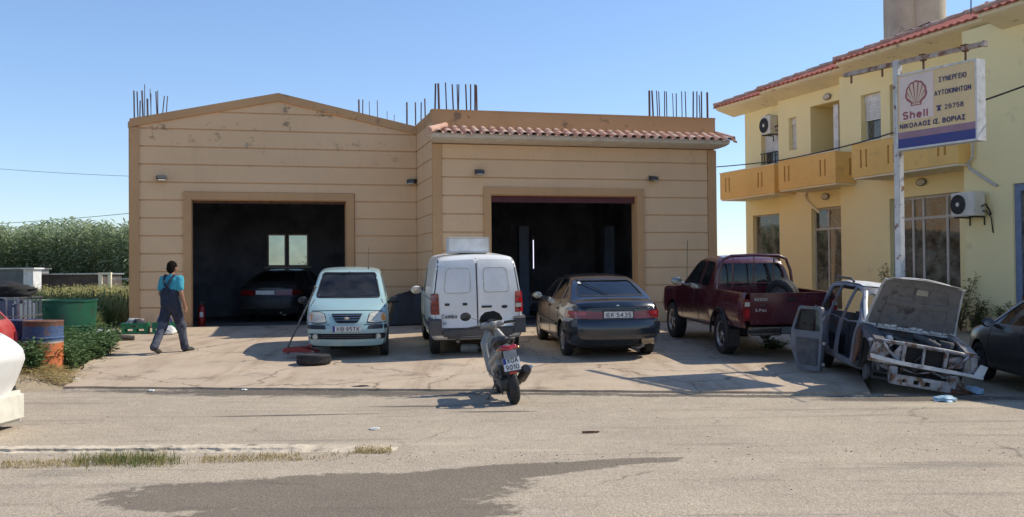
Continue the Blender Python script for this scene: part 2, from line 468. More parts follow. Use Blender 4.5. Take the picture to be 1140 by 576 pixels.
        return mixc(nt, math_(nt, 'MULTIPLY', math_(nt, 'MULTIPLY', k.outputs[0], mk_), amt), base, (.07, .055, .04))
    base = cracks(.42, 0, 0, .008, .55, base, .35, .52, .6)
    base = cracks(1.7, 0, 0, .02, .35, base, .5, .58, .66)
    nt.links.new(base, b.inputs['Base Color'])
    ro = nd(nt, 'ShaderNodeMapRange'); ro.inputs[3].default_value = .92; ro.inputs[4].default_value = .7
    nt.links.new(math_(nt, 'MAXIMUM', f, f2), ro.inputs[0]); nt.links.new(ro.outputs[0], b.inputs['Roughness'])
    b.inputs['Specular IOR Level'].default_value = .25
    bp = nd(nt, 'ShaderNodeBump'); bp.inputs['Strength'].default_value = .6; bp.inputs['Distance'].default_value = .006
    nt.links.new(vo.outputs['Distance'], bp.inputs['Height'])
    n4 = nd(nt, 'ShaderNodeTexNoise'); n4.inputs['Scale'].default_value = 30; n4.inputs['Detail'].default_value = 8; nt.links.new(vec, n4.inputs['Vector'])
    bp2 = nd(nt, 'ShaderNodeBump'); bp2.inputs['Strength'].default_value = .5; bp2.inputs['Distance'].default_value = .012
    nt.links.new(n4.outputs[0], bp2.inputs['Height']); nt.links.new(bp.outputs[0], bp2.inputs['Normal'])
    nt.links.new(bp2.outputs[0], b.inputs['Normal'])
    M['asphalt'] = m

    # concrete forecourt with oil and water stains, and joints
    m, nt, b = nodes('forecourt_concrete'); tc = nd(nt, 'ShaderNodeTexCoord'); vec = tc.outputs['Object']
    base = mixc(nt, noise_fac(nt, vec, .5, .35, .65, 8, .7), (.58, .45, .32), (.44, .335, .235))
    base = mixc(nt, noise_fac(nt, vec, 2.4, .5, .75, 8, .7), base, (.56, .46, .34))
    mp = nd(nt, 'ShaderNodeMapping'); mp.inputs['Scale'].default_value = (2.6, .35, 1); mp.inputs['Rotation'].default_value = (0, 0, R(20)); nt.links.new(vec, mp.inputs[0])
    st = noise_fac(nt, mp.outputs[0], .8, .5, .72, 7, .7)
    base = mixc(nt, math_(nt, 'MULTIPLY', st, .7), base, (.24, .15, .085))
    oil = noise_fac(nt, vec, 1.1, .56, .68, 8, .68)
    base = mixc(nt, math_(nt, 'MULTIPLY', oil, .6), base, (.1, .08, .06))
    base = mixc(nt, math_(nt, 'MULTIPLY', noise_fac(nt, vec, 40, .35, .7, 6, .7), .3), base, (.2, .17, .13))
    dn = nd(nt, 'ShaderNodeTexNoise'); dn.inputs['Scale'].default_value = 1.8; dn.inputs['Detail'].default_value = 7; nt.links.new(vec, dn.inputs['Vector'])
    va = nd(nt, 'ShaderNodeVectorMath', operation='MULTIPLY_ADD'); nt.links.new(dn.outputs['Color'], va.inputs[0]); va.inputs[1].default_value = (.8, .8, 0); nt.links.new(vec, va.inputs[2])
    vv = nd(nt, 'ShaderNodeTexVoronoi', feature='DISTANCE_TO_EDGE'); vv.inputs['Scale'].default_value = .3; nt.links.new(va.outputs[0], vv.inputs['Vector'])
    k = nd(nt, 'ShaderNodeMapRange'); k.inputs[1].default_value = .008; k.inputs[2].default_value = 0; nt.links.new(vv.outputs['Distance'], k.inputs[0])
    base = mixc(nt, math_(nt, 'MULTIPLY', k.outputs[0], .7), base, (.1, .075, .05))
    nt.links.new(base, b.inputs['Base Color']); b.inputs['Roughness'].default_value = .9; b.inputs['Specular IOR Level'].default_value = .25
    n4 = nd(nt, 'ShaderNodeTexNoise'); n4.inputs['Scale'].default_value = 25; n4.inputs['Detail'].default_value = 9; nt.links.new(vec, n4.inputs['Vector'])
    bp = nd(nt, 'ShaderNodeBump'); bp.inputs['Strength'].default_value = .45; bp.inputs['Distance'].default_value = .012
    nt.links.new(n4.outputs[0], bp.inputs['Height']); nt.links.new(bp.outputs[0], b.inputs['Normal'])
    M['concrete'] = m
    M['earth'] = mk('dry_earth', (.42, .33, .21), (.3, .235, .15), scale=1.2, rough=.95, bump=.6, bscale=14, spot=(.36, .3, .19), sscale=2.5, bdist=.04)
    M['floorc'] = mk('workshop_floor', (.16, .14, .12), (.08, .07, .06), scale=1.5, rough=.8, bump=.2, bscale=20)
ground_mats()

def sheet(name, xs, ys, hf, m, kind='structure'):
    bm = bmesh.new(); vt = [[bm.verts.new((x, y, hf(x, y))) for x in xs] for y in ys]
    for j in range(len(ys) - 1):
        for i in range(len(xs) - 1):
            bm.faces.new((vt[j][i], vt[j][i + 1], vt[j + 1][i + 1], vt[j + 1][i]))
    me = bpy.data.meshes.new(name); bm.to_mesh(me); bm.free()
    return tag(link(name, me, m, None, 60), kind=kind)

def fr(a, b, n): return [a + (b - a) * i / (n - 1) for i in range(n)]
xs = [-3000, -800, -300, -120, -60] + fr(-40, -11, 30) + fr(-10.75, -5, 24) + fr(-4, 30, 35) + [60, 120, 300, 800, 3000]
ys = [-400, -100, -30] + fr(0, 14, 15) + fr(14.25, 20, 24) + fr(21, 60, 40) + [80, 120, 300, 800, 4000]
def mound(x, y):
    lim = -6.64 - .31 * (y - 15.03) - .1
    return .15 * sstep(lim, lim - .5, x) * sstep(14.7, 15.3, y) * sstep(23, 19, y)
def groundh(x, y):
    h = gz(x, y) - .035 + mound(x, y)
    if y < edgeY(x): h -= .0
    if x < -8 and 15 < y < 60: h += .05 * noise.noise(V((x * .5, y * .5, 0)))
    if y > 70: h -= min(1.2, (y - 70) * .01)
    return h
sheet('ground', xs, ys, groundh, M['earth'])

# street: from behind the camera to the foot of the forecourt
bm = bmesh.new()
X_ = [-60, -30, -20] + fr(-14, 12, 53) + [20, 30, 60]
def front(x):
    if x < -6.6: return 14.55 + .25 * noise.noise(V((x * .8, 3, 0))) - .02 * (x + 6.6)
    if x > 3.9: return 13.55 + .12 * noise.noise(V((x * 1.3, 9, 0))) - .0 * x
    return edgeY(x)
rows = []
for x in X_:
    f = front(x)
    rows.append([bm.verts.new((x, y, .004 if y < f else .0)) for y in [-30, -8, 0, 4, 6, 8, 9, 10, 11, 12, 13, f]])
for a, c in zip(rows, rows[1:]):
    for j in range(len(a) - 1): bm.faces.new((a[j], c[j], c[j + 1], a[j + 1]))
me = bpy.data.meshes.new('street'); bm.to_mesh(me); bm.free()
tag(link('street', me, M['asphalt']), kind='structure')

# forecourt slab: follows the ramp, with a worn lip a few centimetres high above the street
def slab():
    bm = bmesh.new()
    nx, ny = 70, 40
    grid = []
    for i in range(nx):
        row = []
        s = i / (nx - 1)
        for j in range(ny):
            t = j / (ny - 1)
            xf = -6.64 + s * 11.4                 # along the street edge
            xb = -9.3 + s * 17.3                  # along the building
            x0 = xf; y0 = edgeY(xf) + .05 * noise.noise(V((xf * 2.5, 0, 0)))
            yb = (25.9 + .255 * xb) if xb < -2.0 else (23.6 + .255 * xb)
            k = sstep(-2.45, -1.7, xb)
            yb = (25.75 + .255 * xb) * (1 - k) + (23.42 + .255 * xb) * k
            x = x0 + (xb - x0) * t; y = y0 + (yb - y0) * t
            if i == 0: x += .12 * noise.noise(V((0, y * 1.5, 5)))
            z = gz(x, y) + .03 + (0 if t > 0 else 0)
            row.append(bm.verts.new((x, y, z)))
        grid.append(row)
    fs = []
    for i in range(nx - 1):
        for j in range(ny - 1):
            fs.append(bm.faces.new((grid[i][j], grid[i + 1][j], grid[i + 1][j + 1], grid[i][j + 1])))
    r = bmesh.ops.extrude_face_region(bm, geom=fs)
    bmesh.ops.translate(bm, vec=(0, 0, -.12), verts=[g for g in r['geom'] if isinstance(g, bmesh.types.BMVert)])
    bmesh.ops.recalc_face_normals(bm, faces=bm.faces)
    me = bpy.data.meshes.new('forecourt'); bm.to_mesh(me); bm.free()
    return tag(link('forecourt', me, M['concrete'], None, 30), kind='structure')
slab()
# raised broken kerb island along the left of the street
def kerb():
    bm = bmesh.new()
    g = []
    for i, x in enumerate(fr(-9.0, -1.0, 260)):
        e = sstep(-1.0, -1.5, x)
        n1 = noise.noise(V((x * 1.4, 1, 0))); n2 = noise.noise(V((x * 6, 7, 0))); n3 = noise.noise(V((x * 17, 3, 5)))
        yb = 9.70 + .04 * n1 + .02 * n3; yf = 9.36 + .05 * n2 + .03 * n3 - .03 * (x + 1)
        chip = 1 - .6 * sstep(.15, .4, noise.noise(V((x * .9, 22, 0))))
        h = (.042 + .018 * n1 + .005 * n3) * e * chip
        row = []
        for k, (y, z) in enumerate([(yb + .06, .002), (yb + .01, h * .7), (yb - .03, h), (yb - (yb - yf) * .4, h * 1.02), (yb - (yb - yf) * .75, h * .9), (yf + .06, h * (.45 + .3 * n2)), (yf, .002)]):
            row.append(bm.verts.new((x, y + .01 * noise.noise(V((x * 9, k, 0))), max(.001, z))))
        g.append(row)
    for a, b in zip(g, g[1:]):
        for j in range(6): bm.faces.new((a[j], b[j], b[j + 1], a[j + 1]))
    me = bpy.data.meshes.new('kerb'); bm.to_mesh(me); bm.free()
    m = mk('kerb_concrete', (.66, .55, .40), (.50, .41, .30), scale=3.5, rough=.95, bump=.9, bscale=14, spot=(.22, .17, .12), sscale=5, slo=.52, shi=.66, bdist=.025)
    tag(link('kerb', me, m, None, 40), kind='structure')
kerb()

# ---------------------------------------------------------------- sky, sun, camera
w = bpy.data.worlds.new('World'); sc.world = w; w.use_nodes = True
nt = w.node_tree; bg = nt.nodes['Background']
sky = nt.nodes.new('ShaderNodeTexSky'); sky.sky_type = 'NISHITA'; sky.sun_disc = False
sky.sun_elevation = SUN_EL
sky.sun_rotation = math.pi / 2 - SUN_AZ
sky.altitude = 0; sky.air_density = 1.0; sky.dust_density = .15; sky.ozone_density = 2.2
nt.links.new(sky.outputs[0], bg.inputs[0]); bg.inputs[1].default_value = .10
L = bpy.data.lights.new('sun', 'SUN'); L.energy = 2.8; L.angle = R(.5); L.color = (1, .93, .8)
lo = bpy.data.objects.new('sun', L); col.objects.link(lo)
sd = V((math.cos(SUN_AZ) * math.cos(SUN_EL), math.sin(SUN_AZ) * math.cos(SUN_EL), math.sin(SUN_EL)))
lo.rotation_euler = sd.to_track_quat('Z', 'Y').to_euler()
cam = bpy.data.cameras.new('camera'); co = bpy.data.objects.new('camera', cam); col.objects.link(co)
co.location = (0, 0, CH); co.rotation_euler = CAMR.to_euler()
cam.sensor_width = 36; cam.lens = F / 1140 * 36; cam.clip_end = 6000; cam.clip_start = .05
sc.camera = co
sc.view_settings.view_transform = 'Standard'; sc.view_settings.look = 'None'
sc.view_settings.exposure = 0.8; sc.view_settings.gamma = 1; sc.view_settings.use_curve_mapping = False

# ================================================================ GARAGE
gar = empty('garage_building', (-1.795, 23.1, .43), math.atan2(.247, .969),
            'tan garage with two wide open bays and a tiled canopy over the right bay', 'garage')
def wallmat(name, c1, c2, peel=(.36, .36, .35), grime=(.19, .13, .085)):
    m, nt, b = nodes(name); tc = nd(nt, 'ShaderNodeTexCoord'); vec = tc.outputs['Object']
    base = mixc(nt, noise_fac(nt, vec, .7, .3, .7, 7, .6), c1, c2)
    base = mixc(nt, math_(nt, 'MULTIPLY', noise_fac(nt, vec, 28, .3, .75, 6, .8), .25), base, grime)
    sx = nd(nt, 'ShaderNodeSeparateXYZ'); nt.links.new(vec, sx.inputs[0])
    up = nd(nt, 'ShaderNodeMapRange'); up.inputs[1].default_value = 3.7; up.inputs[2].default_value = 4.9; nt.links.new(sx.outputs[2], up.inputs[0])
    n = noise_fac(nt, vec, 2.6, .58, .64, 8, .72)
    base = mixc(nt, math_(nt, 'MULTIPLY', math_(nt, 'MULTIPLY', n, up.outputs[0]), .75), base, grime)
    n2 = noise_fac(nt, vec, 1.3, .64, .67, 8, .7)
    base = mixc(nt, math_(nt, 'MULTIPLY', math_(nt, 'MULTIPLY', n2, up.outputs[0]), .8), base, peel)
    mp2 = nd(nt, 'ShaderNodeMapping'); mp2.inputs['Scale'].default_value = (2.6, 2.6, .3); nt.links.new(vec, mp2.inputs[0])
    stk = math_(nt, 'MULTIPLY', noise_fac(nt, mp2.outputs[0], 1.1, .5, .78, 8, .7), noise_fac(nt, vec, .9, .4, .7, 5))
    base = mixc(nt, math_(nt, 'MULTIPLY', stk, .22), base, grime)
    # grime rising from the ground
    dn = nd(nt, 'ShaderNodeMapRange'); dn.inputs[1].default_value = .55; dn.inputs[2].default_value = 0.0; nt.links.new(sx.outputs[2], dn.inputs[0])
    base = mixc(nt, math_(nt, 'MULTIPLY', math_(nt, 'MULTIPLY', dn.outputs[0], noise_fac(nt, vec, 5, .25, .7)), .6), base, grime)
    nt.links.new(base, b.inputs['Base Color']); b.inputs['Roughness'].default_value = .9; b.inputs['Specular IOR Level'].default_value = .2
    n4 = nd(nt, 'ShaderNodeTexNoise'); n4.inputs['Scale'].default_value = 45; n4.inputs['Detail'].default_value = 8; nt.links.new(vec, n4.inputs['Vector'])
    bp = nd(nt, 'ShaderNodeBump'); bp.inputs['Strength'].default_value = .35; bp.inputs['Distance'].default_value = .008
    nt.links.new(n4.outputs[0], bp.inputs['Height']); nt.links.new(bp.outputs[0], b.inputs['Normal'])
    return m
M['stucco'] = wallmat('tan_stucco', (.88, .585, .335), (.80, .53, .30))
M['trim'] = wallmat('ochre_trim', (.66, .385, .185), (.58, .33, .155))
M['cornice'] = mk('cornice_paint', (.72, .64, .52), (.6, .53, .43), scale=3, rough=.85, bump=.2)
M['innerwall'] = mk('dark_plaster', (.22, .22, .25), (.10, .10, .12), scale=1.2, rough=.95, bump=.2)  # dirty grey plaster, darkened and blued for the dim bays
M['tile'] = mk('clay_tile', (.62, .40, .29), (.5, .27, .18), scale=3.5, rough=.85, bump=.3, bscale=30, spot=(.72, .62, .5), sscale=5, slo=.5, shi=.7)  # pale spots paint sunlit highlights onto the tiles
M['redtile'] = mk('red_roof_tile', (.42, .1, .06), (.3, .07, .045), scale=4, rough=.8, bump=.3, bscale=30, spot=(.5, .22, .15), sscale=6)

def clip_poly(poly, a, b, c):
    """keep a*x+b*y<=c"""
    out = []
    for i in range(len(poly)):
        p, q = poly[i], poly[(i + 1) % len(poly)]
        fp, fq = a * p[0] + b * p[1] - c, a * q[0] + b * q[1] - c
        if fp <= 0: out.append(p)
        if (fp < 0 < fq) or (fq < 0 < fp):
            t = fp / (fp - fq); out.append((p[0] + (q[0] - p[0]) * t, p[1] + (q[1] - p[1]) * t))
    return out
def inter(rect, limits):
    x0, x1, z0, z1 = rect
    if x1 - x0 < .01 or z1 - z0 < .01: return []
    p = [(x0, z0), (x1, z0), (x1, z1), (x0, z1)]
    for l in limits:
        p = clip_poly(p, *l)
        if len(p) < 3: return []
    return p

VB = 2.32                       # how far the right block stands in front of the left one
GP = 5.67; GE = 4.95            # gable peak and eave
s_ = (GP - GE) / 3.41
gl = [(-s_, 1, GE - s_ * -6.82), (s_, 1, GP + s_ * -3.41)]
Zg = [.49 + .425 * k for k in range(-1, 13)]; Zg[0] = 0.02
gv = .017                        # half of a groove
def bands(mb, x0, x1, ztop, hole, y0, y1, limits=()):
    for a, b in zip(Zg, Zg[1:] + [99]):
        b = min(b, ztop)
        if b - a < .03: continue
        lo_, hi_ = a + gv, b - gv
        hx0, hx1, hz = hole
        segs = []
        if lo_ < hz < hi_: parts = [(lo_, hz), (hz, hi_)]
        else: parts = [(lo_, hi_)]
        for (p, q) in parts:
            if (p + q) / 2 < hz: segs += [(x0, hx0, p, q), (hx1, x1, p, q)]
            else: segs.append((x0, x1, p, q))
        # join cells above the opening that share a band
        for s in segs:
            pl = inter(s, limits)
            if len(pl) >= 3: mb.prism(pl, 'Y', y0, y1)

# left block: base wall, grooved render, gable
w1 = MB()
pl = [(-6.82, 0), (-5.47, 0), (-5.47, GE + .4)]
# backing wall around the bay
for rct in ((-6.80, -5.47, 0, 6), (-5.47, -1.77, 3.065, 6), (-1.77, -.02, 0, 6)):
    p = inter(rct, [(gl[0][0], 1, gl[0][2] - .02), (gl[1][0], 1, gl[1][2] - .02)]); w1.prism(p, 'Y', VB + .036, VB + .25)
bands(w1, -6.62, -.026, 9, (-5.63, -1.57, 3.25), VB, VB + .0355, [(gl[0][0], 1, gl[0][2] - .2), (gl[1][0], 1, gl[1][2] - .2)])
# inner side wall of the step (faces left): grooved too
for a, b in zip(Zg, Zg[1:]):
    if b > 4.8: b = 4.72
    if b - a > .05: w1.rng(-.0235, -.001, .05, VB - .02, a + gv, b - gv)
w1.rng(0, .24, .26, 8.8, 0, 4.72)
w1.rng(-6.82, -6.6, VB + .26, 8.8, 0, 4.72)
# back wall of the left bay with the two window openings
w1.wall((-6.6, 0), (0, 4.72), [(-3.60, -3.08, 1.52, 2.48), (-3.0, -2.41, 1.52, 2.48)], 8.55, 8.8)
wl = w1.build('wall', M['stucco'], gar)
# roof slabs of the gable
g = MB()
g.prism([(-6.90, GE - .03), (-3.41, GP + .0), (.0, GE - .03), (.0, GE - .17), (-3.41, GP - .15), (-6.90, GE - .17)], 'Y', VB + .26, 8.9)
g.build('roof', M['cornice'], gar)
# raised ochre trim: left edge, gable slopes
t = MB()
t.rng(-6.83, -6.62, VB - .04, VB + .0, 0, GE - .2)
t.prism([(-6.83, GE), (-3.41, GP + .01), (-3.41, GP - .19), (-6.62, GE - .145), (-6.83, GE - .2)], 'Y', VB - .045, VB + .013)
t.prism([(-3.41, GP + .01), (-.002, GE), (-.002, GE - .2), (-3.41, GP - .19)], 'Y', VB - .045, VB + .013)
t.rng(-6.85, -6.825, VB - .03, 8.8, 0, GE - .06)
t.build('gable_trim', M['trim'], gar)
# bay surrounds
def surround(x0, x1, z, y, w=.18):
    f = MB()
    f.rng(x0 - w, x0, y - .05, y + .02, 0, z + w); f.rng(x1, x1 + w, y - .05, y + .02, 0, z + w)
    f.rng(x0, x1, y - .05, y + .02, z, z + w)
    f.rng(x0 - .003, x0 + .02, y + .02, y + .27, 0, z); f.rng(x1 - .02, x1 + .003, y + .02, y + .27, 0, z)
    f.rng(x0 + .02, x1 - .02, y + .02, y + .27, z - .02, z + .003)
    return f.build('bay_surround', M['trim'], gar)
surround(-5.45, -1.78, 3.06, VB)
surround(1.35, 4.97, 3.07, 0)
# right block
w2 = MB()
w2.wall((.0, 7.06), (0, 4.24), [(1.35, 4.97, -1, 3.085)], .036, .25)
bands(w2, .2, 6.84, 4.24, (1.17, 5.15, 3.25), 0, .0355)
w2.rng(6.84, 7.06, .26, 8.8, 0, 4.2)
w2.wall((.24, 6.84), (0, 4.2), [], 8.55, 8.8)
w2.build('wall', M['stucco'], gar)
t = MB()
t.rng(-.02, .19, -.035, .013, 0, 4.22); t.rng(-.022, -.0, .013, .05, 0, 4.72); t.build('corner_pilaster', M['trim'], gar)
t = MB(); t.rng(6.85, 7.07, -.035, .013, 0, 4.22); t.rng(7.062, 7.08, .013, .3, 0, 4.22); t.build('corner_pilaster', M['trim'], gar)
p = MB()
p.rng(-.02, 7.07, .0, .22, 4.25, 5.0); p.rng(-.02, .2, .22, 8.8, 4.725, 5.0); p.rng(6.87, 7.07, .22, 8.8, 4.25, 5.0)
p.rng(.2, 6.87, 8.6, 8.8, 4.25, 5.0); p.rng(-.03, 7.08, -.012, .23, 5.0, 5.03)
p.build('parapet', M['trim'], gar)
rf = MB(); rf.rng(.2, 6.87, .22, 8.6, 4.26, 4.4); rf.build('roof', M['cornice'], gar)
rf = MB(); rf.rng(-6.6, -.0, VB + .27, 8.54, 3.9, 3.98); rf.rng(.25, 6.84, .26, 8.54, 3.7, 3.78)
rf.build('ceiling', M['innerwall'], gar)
# canopy: coved cornice and clay tiles
c = MB()
prof = [(.0, 4.25), (-.12, 4.26), (-.32, 4.29), (-.43, 4.33), (-.46, 4.38), (-.46, 4.42), (0, 4.6)]
rings = []
for (x0, dx) in ((.0, 1), (7.07, -1)): pass
vs = []
for y, z in prof:
    e = -y * .62
    vs.append(((-.0 - e * .42, y, z), (7.06 + e * .62, y, z)))
for a, b in zip(vs, vs[1:]): c.face([a[0], a[1], b[1], b[0]])
c.face([q[0] for q in vs]); c.face([q[1] for q in vs][::-1])
c.face([vs[0][0], vs[0][1], vs[-1][1], vs[-1][0]])
c.build('cornice', M['cornice'], gar)
def tiles(mb, x0, x1, y0, z0, y1, z1, pitch=.222, r=.045, thick=.014, rows=2, seed=1):
    """barrel tiles from the eave (y0,z0) up to (y1,z1), scalloped eave edge"""
    rn = random.Random(seed)
    n = int(round((x1 - x0) / pitch)); pitch = (x1 - x0) / n
    for k in range(n):
        xc = x0 + pitch * (k + .5)
        for j in range(rows):
            ja = j / rows; jb_ = (j + 1) / rows + .08
            o = rn.uniform(-.008, .008); lift = rn.uniform(-.004, .006) + .012
            ya, za = y0 + (y1 - y0) * ja + o, z0 + (z1 - z0) * ja + lift * 1.5
            yb, zb = y0 + (y1 - y0) * min(jb_, 1), z0 + (z1 - z0) * min(jb_, 1) - .005
            for (off, up, w_) in ((0, 1, .62), (.5, -1, .62)):
                top = []; 
                N = 6
                for (yy, zz) in ((ya, za), (yb, zb)):
                    arc = []
                    for i in range(N + 1):
                        t = math.pi * i / N
                        x = xc + off * pitch - math.cos(t) * pitch * w_ / 2
                        z = zz + up * math.sin(t) * r * (1.25 if up > 0 else .6) + (0 if up > 0 else .012)
                        arc.append((x, yy + (.0 if up > 0 else .02), z))
                    top.append(arc)
                a, b = top
                at_ = [(q[0], q[1], q[2] - thick) for q in a]; bt = [(q[0], q[1], q[2] - thick) for q in b]
                for i in range(N):
                    mb.face([a[i], a[i + 1], b[i + 1], b[i]]); mb.face([at_[i + 1], at_[i], bt[i], bt[i + 1]])
                    mb.face([a[i + 1], a[i], at_[i], at_[i + 1]])
c = MB(); tiles(c, -.06, 7.28, -.55, 4.405, .0, 4.62, rows=2)
# bulky end caps at both hips
for x0, y0, z0, x1, y1, z1, r in ((-.18, -.5, 4.46, .3, .0, 4.66, .09), (7.32, -.5, 4.46, 7.08, .0, 4.66, .06)):
    c.cyl((x0, y0, z0), (x1, y1, z1), r, r * .8, 12)
c.cyl((7.33, -.45, 4.42), (7.42, -.47, 4.38), .03, .03, 8)
c.build('canopy_tiles', M['tile'], gar, 50)
# reinforcing bars left standing out of the roof
GI = None
def rebar(px, ptop, yv, lean=0.0, r=.011, z0=None):
    r *= 1.3; lean += random.uniform(-.035, .035)
    """bar at pixel column px on local depth yv"""
    O = V((-1.795, 23.1, .43)); u = V((.969, .247, 0)); vv = V((-.247, .969, 0))
    rr = ray(px, ptop); c0 = V((0, 0, CH)) - O
    t_ = (yv - c0.dot(vv)) / rr.dot(vv); p = c0 + rr * t_
    x, z = p.dot(u), p.z
    zb = z0 if z0 is not None else (4.9 if x > 0 else min(GE + s_ * (x + 6.82), GP - s_ * (x + 3.41)) - .1)
    b = MB(); b.cyl((0, 0, zb), (lean, .01, z), r, r, 6)
    o = b.build('rebar', M['steelrebar'], gar); o.location = (x - lean, yv, 0)
for px, pt, ln, r in ((149, 101, 0, .014), (152.5, 102, 0, .012), (156, 112, 0, .012), (158, 101, 0, .016), (161, 94, 0, .008), (164, 110, 0, .018), (167, 99, 0, .007), (168, 104, 0, .008),
                      (173.5, 102, 0, .012), (175.5, 101, 0, .009), (183, 107, .09, .01), (186.5, 107, .07, .01)):
    rebar(px, pt, 2.8, ln, r)
for px, pt, r in ((399.5, 111, .02), (404, 111, .013), (411, 113, .008), (420, 112, .01), (431, 124, .007), (439, 128, .007)): rebar(px, pt, 6, 0, r)
for px, pt, r in ((453, 114, .02), (462.5, 114, .016), (469, 114, .014), (473, 110, .017)): rebar(px, pt, 6.2, 0, r, 4.4)
for px, pt, r in ((485, 93, .016), (488, 93, .02), (496, 92, .012), (503.5, 94, .014), (509, 94, .011), (511, 94, .011), (518.5, 94, .014), (524, 94, .013), (529, 94, .017), (530.5, 95, .015)): rebar(px, pt, .4, 0, r)
for px, pt, r in ((723, 101, .02), (726, 101, .016), (731, 101, .01), (733.5, 102, .01), (740, 101.5, .01), (742, 102, .01), (749, 104, .008), (753, 104, .01), (759, 102, .009), (763, 102, .01),
                  (772, 102, .014), (776, 102, .012), (778.5, 106, .01), (781, 102, .014), (787.5, 103, .02)): rebar(px, pt, .6, 0, r)
# workshop floor (one sheet), back-window frames, half-raised shutter edges
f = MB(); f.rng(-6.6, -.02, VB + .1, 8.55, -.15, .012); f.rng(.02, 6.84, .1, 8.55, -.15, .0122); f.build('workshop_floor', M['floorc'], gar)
for x0, x1 in ((-3.60, -3.08), (-3.0, -2.41)):
    f = MB()
    f.rng(x0, x0 + .03, 8.6, 8.65, 1.52, 2.48); f.rng(x1 - .03, x1, 8.6, 8.65, 1.52, 2.48)
    f.rng(x0 + .03, x1 - .03, 8.6, 8.65, 1.52, 1.55); f.rng(x0 + .03, x1 - .03, 8.6, 8.65, 2.45, 2.48)
    wn = f.build('window_frame', M['whiteplastic'], gar)
    f = MB(); f.rng(x0 + .03, x1 - .03, 8.62, 8.63, 1.55, 2.45); f.build('pane', M['winglass'], wn)
f = MB(); f.rng(-3.70, -2.31, 8.43, 8.548, 1.45, 1.50); f.build('window_sill', M['cornice'], gar)
f = MB(); f.rng(-5.44, -1.79, VB + .05, VB + .1, 2.98, 3.05); f.build('roller_shutter_rail', M['rust'], gar)
f = MB(); f.rng(1.37, 4.95, .06, .11, 2.9, 3.06); f.build('roller_shutter_rail', mk('shutter_red', (.12, .02, .02), (.07, .015, .015), scale=6, rough=.6), gar)

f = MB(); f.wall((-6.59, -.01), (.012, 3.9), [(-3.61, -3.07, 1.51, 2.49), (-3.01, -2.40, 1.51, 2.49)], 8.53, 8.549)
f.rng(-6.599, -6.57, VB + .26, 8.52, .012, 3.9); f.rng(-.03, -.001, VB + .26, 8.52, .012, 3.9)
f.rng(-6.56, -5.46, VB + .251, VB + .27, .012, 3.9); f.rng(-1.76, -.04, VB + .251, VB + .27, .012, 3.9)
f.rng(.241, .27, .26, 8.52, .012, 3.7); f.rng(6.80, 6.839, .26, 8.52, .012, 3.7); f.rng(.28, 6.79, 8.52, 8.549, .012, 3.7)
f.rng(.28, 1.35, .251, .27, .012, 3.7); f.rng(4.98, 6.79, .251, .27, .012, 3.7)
f.build('dark_lining', M['innerwall'], gar)  # dark sheets added over the inner walls to keep the bays dim
def garp(x, y, z):
    return gar_m @ V((x, y, z))
gar_m = Matrix.Translation((-1.795, 23.1, .43)) @ Matrix.Rotation(math.atan2(.247, .969), 4, 'Z')
GRZ = math.atan2(.247, .969)
# floodlights on the front
def flood(x, y, z, label, yaw=0.0, side=False):
    o = empty('floodlight', garp(x, y, z), GRZ + yaw, label, 'floodlight', 'floodlights on the garage front')
    b = MB(); b.box((0, -.025, 0), (.09, .03, .1), bev=.004); b.box((0, -.07, .0), (.05, .08, .03)); b.build('bracket', M['black'], o)
    b = MB(); b.prism([(-.04, -.045), (-.04, .07), (-.17, .045), (-.19, -.02), (-.15, -.06)], 'X', -.1, .1)
    b.build('housing', M['greyplastic'], o)
    b = MB(); b.box((0, -.177, -.045), (.17, .012, .07), rx=R(-48)); b.build('lens', M['clearlens'], o)
    for s in (-1, 1):
        b = MB(); b.box((s * .108, -.09, .01), (.006, .05, .05)); b.build('side_arm', M['black'], o)
flood(-6.14, VB, 3.56, 'small floodlight high on the wall at the left end of the left bay front', R(12))
flood(-.1, VB, 3.56, 'small round-backed floodlight in the inner corner where the two wall planes meet', R(-35))
flood(1.07, 0, 3.58, 'black floodlight just above the left upper corner of the right bay')
flood(5.33, 0, 3.5, 'pale grey floodlight above the right upper corner of the right bay', R(30))

# ================================================================ YELLOW HOUSE
O2 = V((16.9536, 6.1028, 0)); dV = V((-.3387, .9409, 0)); nV = V((-.9409, -.3387, 0))
ang = math.atan2(-nV.y, -nV.x)       # local +x = into the house? use x=along d reversed for right-handed frame
# local frame: x = -d (towards the camera, to the right in view), y = -n (into the house), z up
ym = Matrix(((-dV.x, -nV.x, 0, O2.x), (-dV.y, -nV.y, 0, O2.y), (0, 0, 1, 0), (0, 0, 0, 1)))
yrz = math.atan2(-dV.y, -dV.x)
yh = empty('yellow_house', O2, yrz, 'two-storey yellow house in stepped sections with ochre balconies and red tiled roof', 'house')
def yp(a, b, z): return ym @ V((-a, -b, z))
M['yellow'] = mk('yellow_render', (.94, .79, .41), (.90, .745, .385), scale=.6, rough=.9, bump=.3, bscale=45, spot=(.6, .48, .26), sscale=2.2, slo=.62, shi=.8)
M['ochre'] = mk('ochre_parapet', (.90, .56, .17), (.82, .5, .15), scale=1.2, rough=.85, bump=.25, bscale=40, spot=(.5, .32, .12), sscale=3, slo=.6, shi=.8)
M['soffit'] = mk('soffit_cream', (.88, .78, .54), (.8, .7, .48), scale=2, rough=.85, spot=(.45, .38, .26), sscale=3)
M['shopglass'] = glass('shop_glass', (.3, .32, .28), ior=1.9, dust=.33, dcol=(.42, .42, .34))  # diffuse dust share imitates the sunlit street reflected in the panes
M['bluegreyframe'] = mk('blue_grey_frame', (.2, .25, .36), (.16, .2, .3), scale=5, rough=.6)
M['frame'] = mk('pale_frame', (.55, .52, .46), (.45, .42, .37), scale=6, rough=.55)
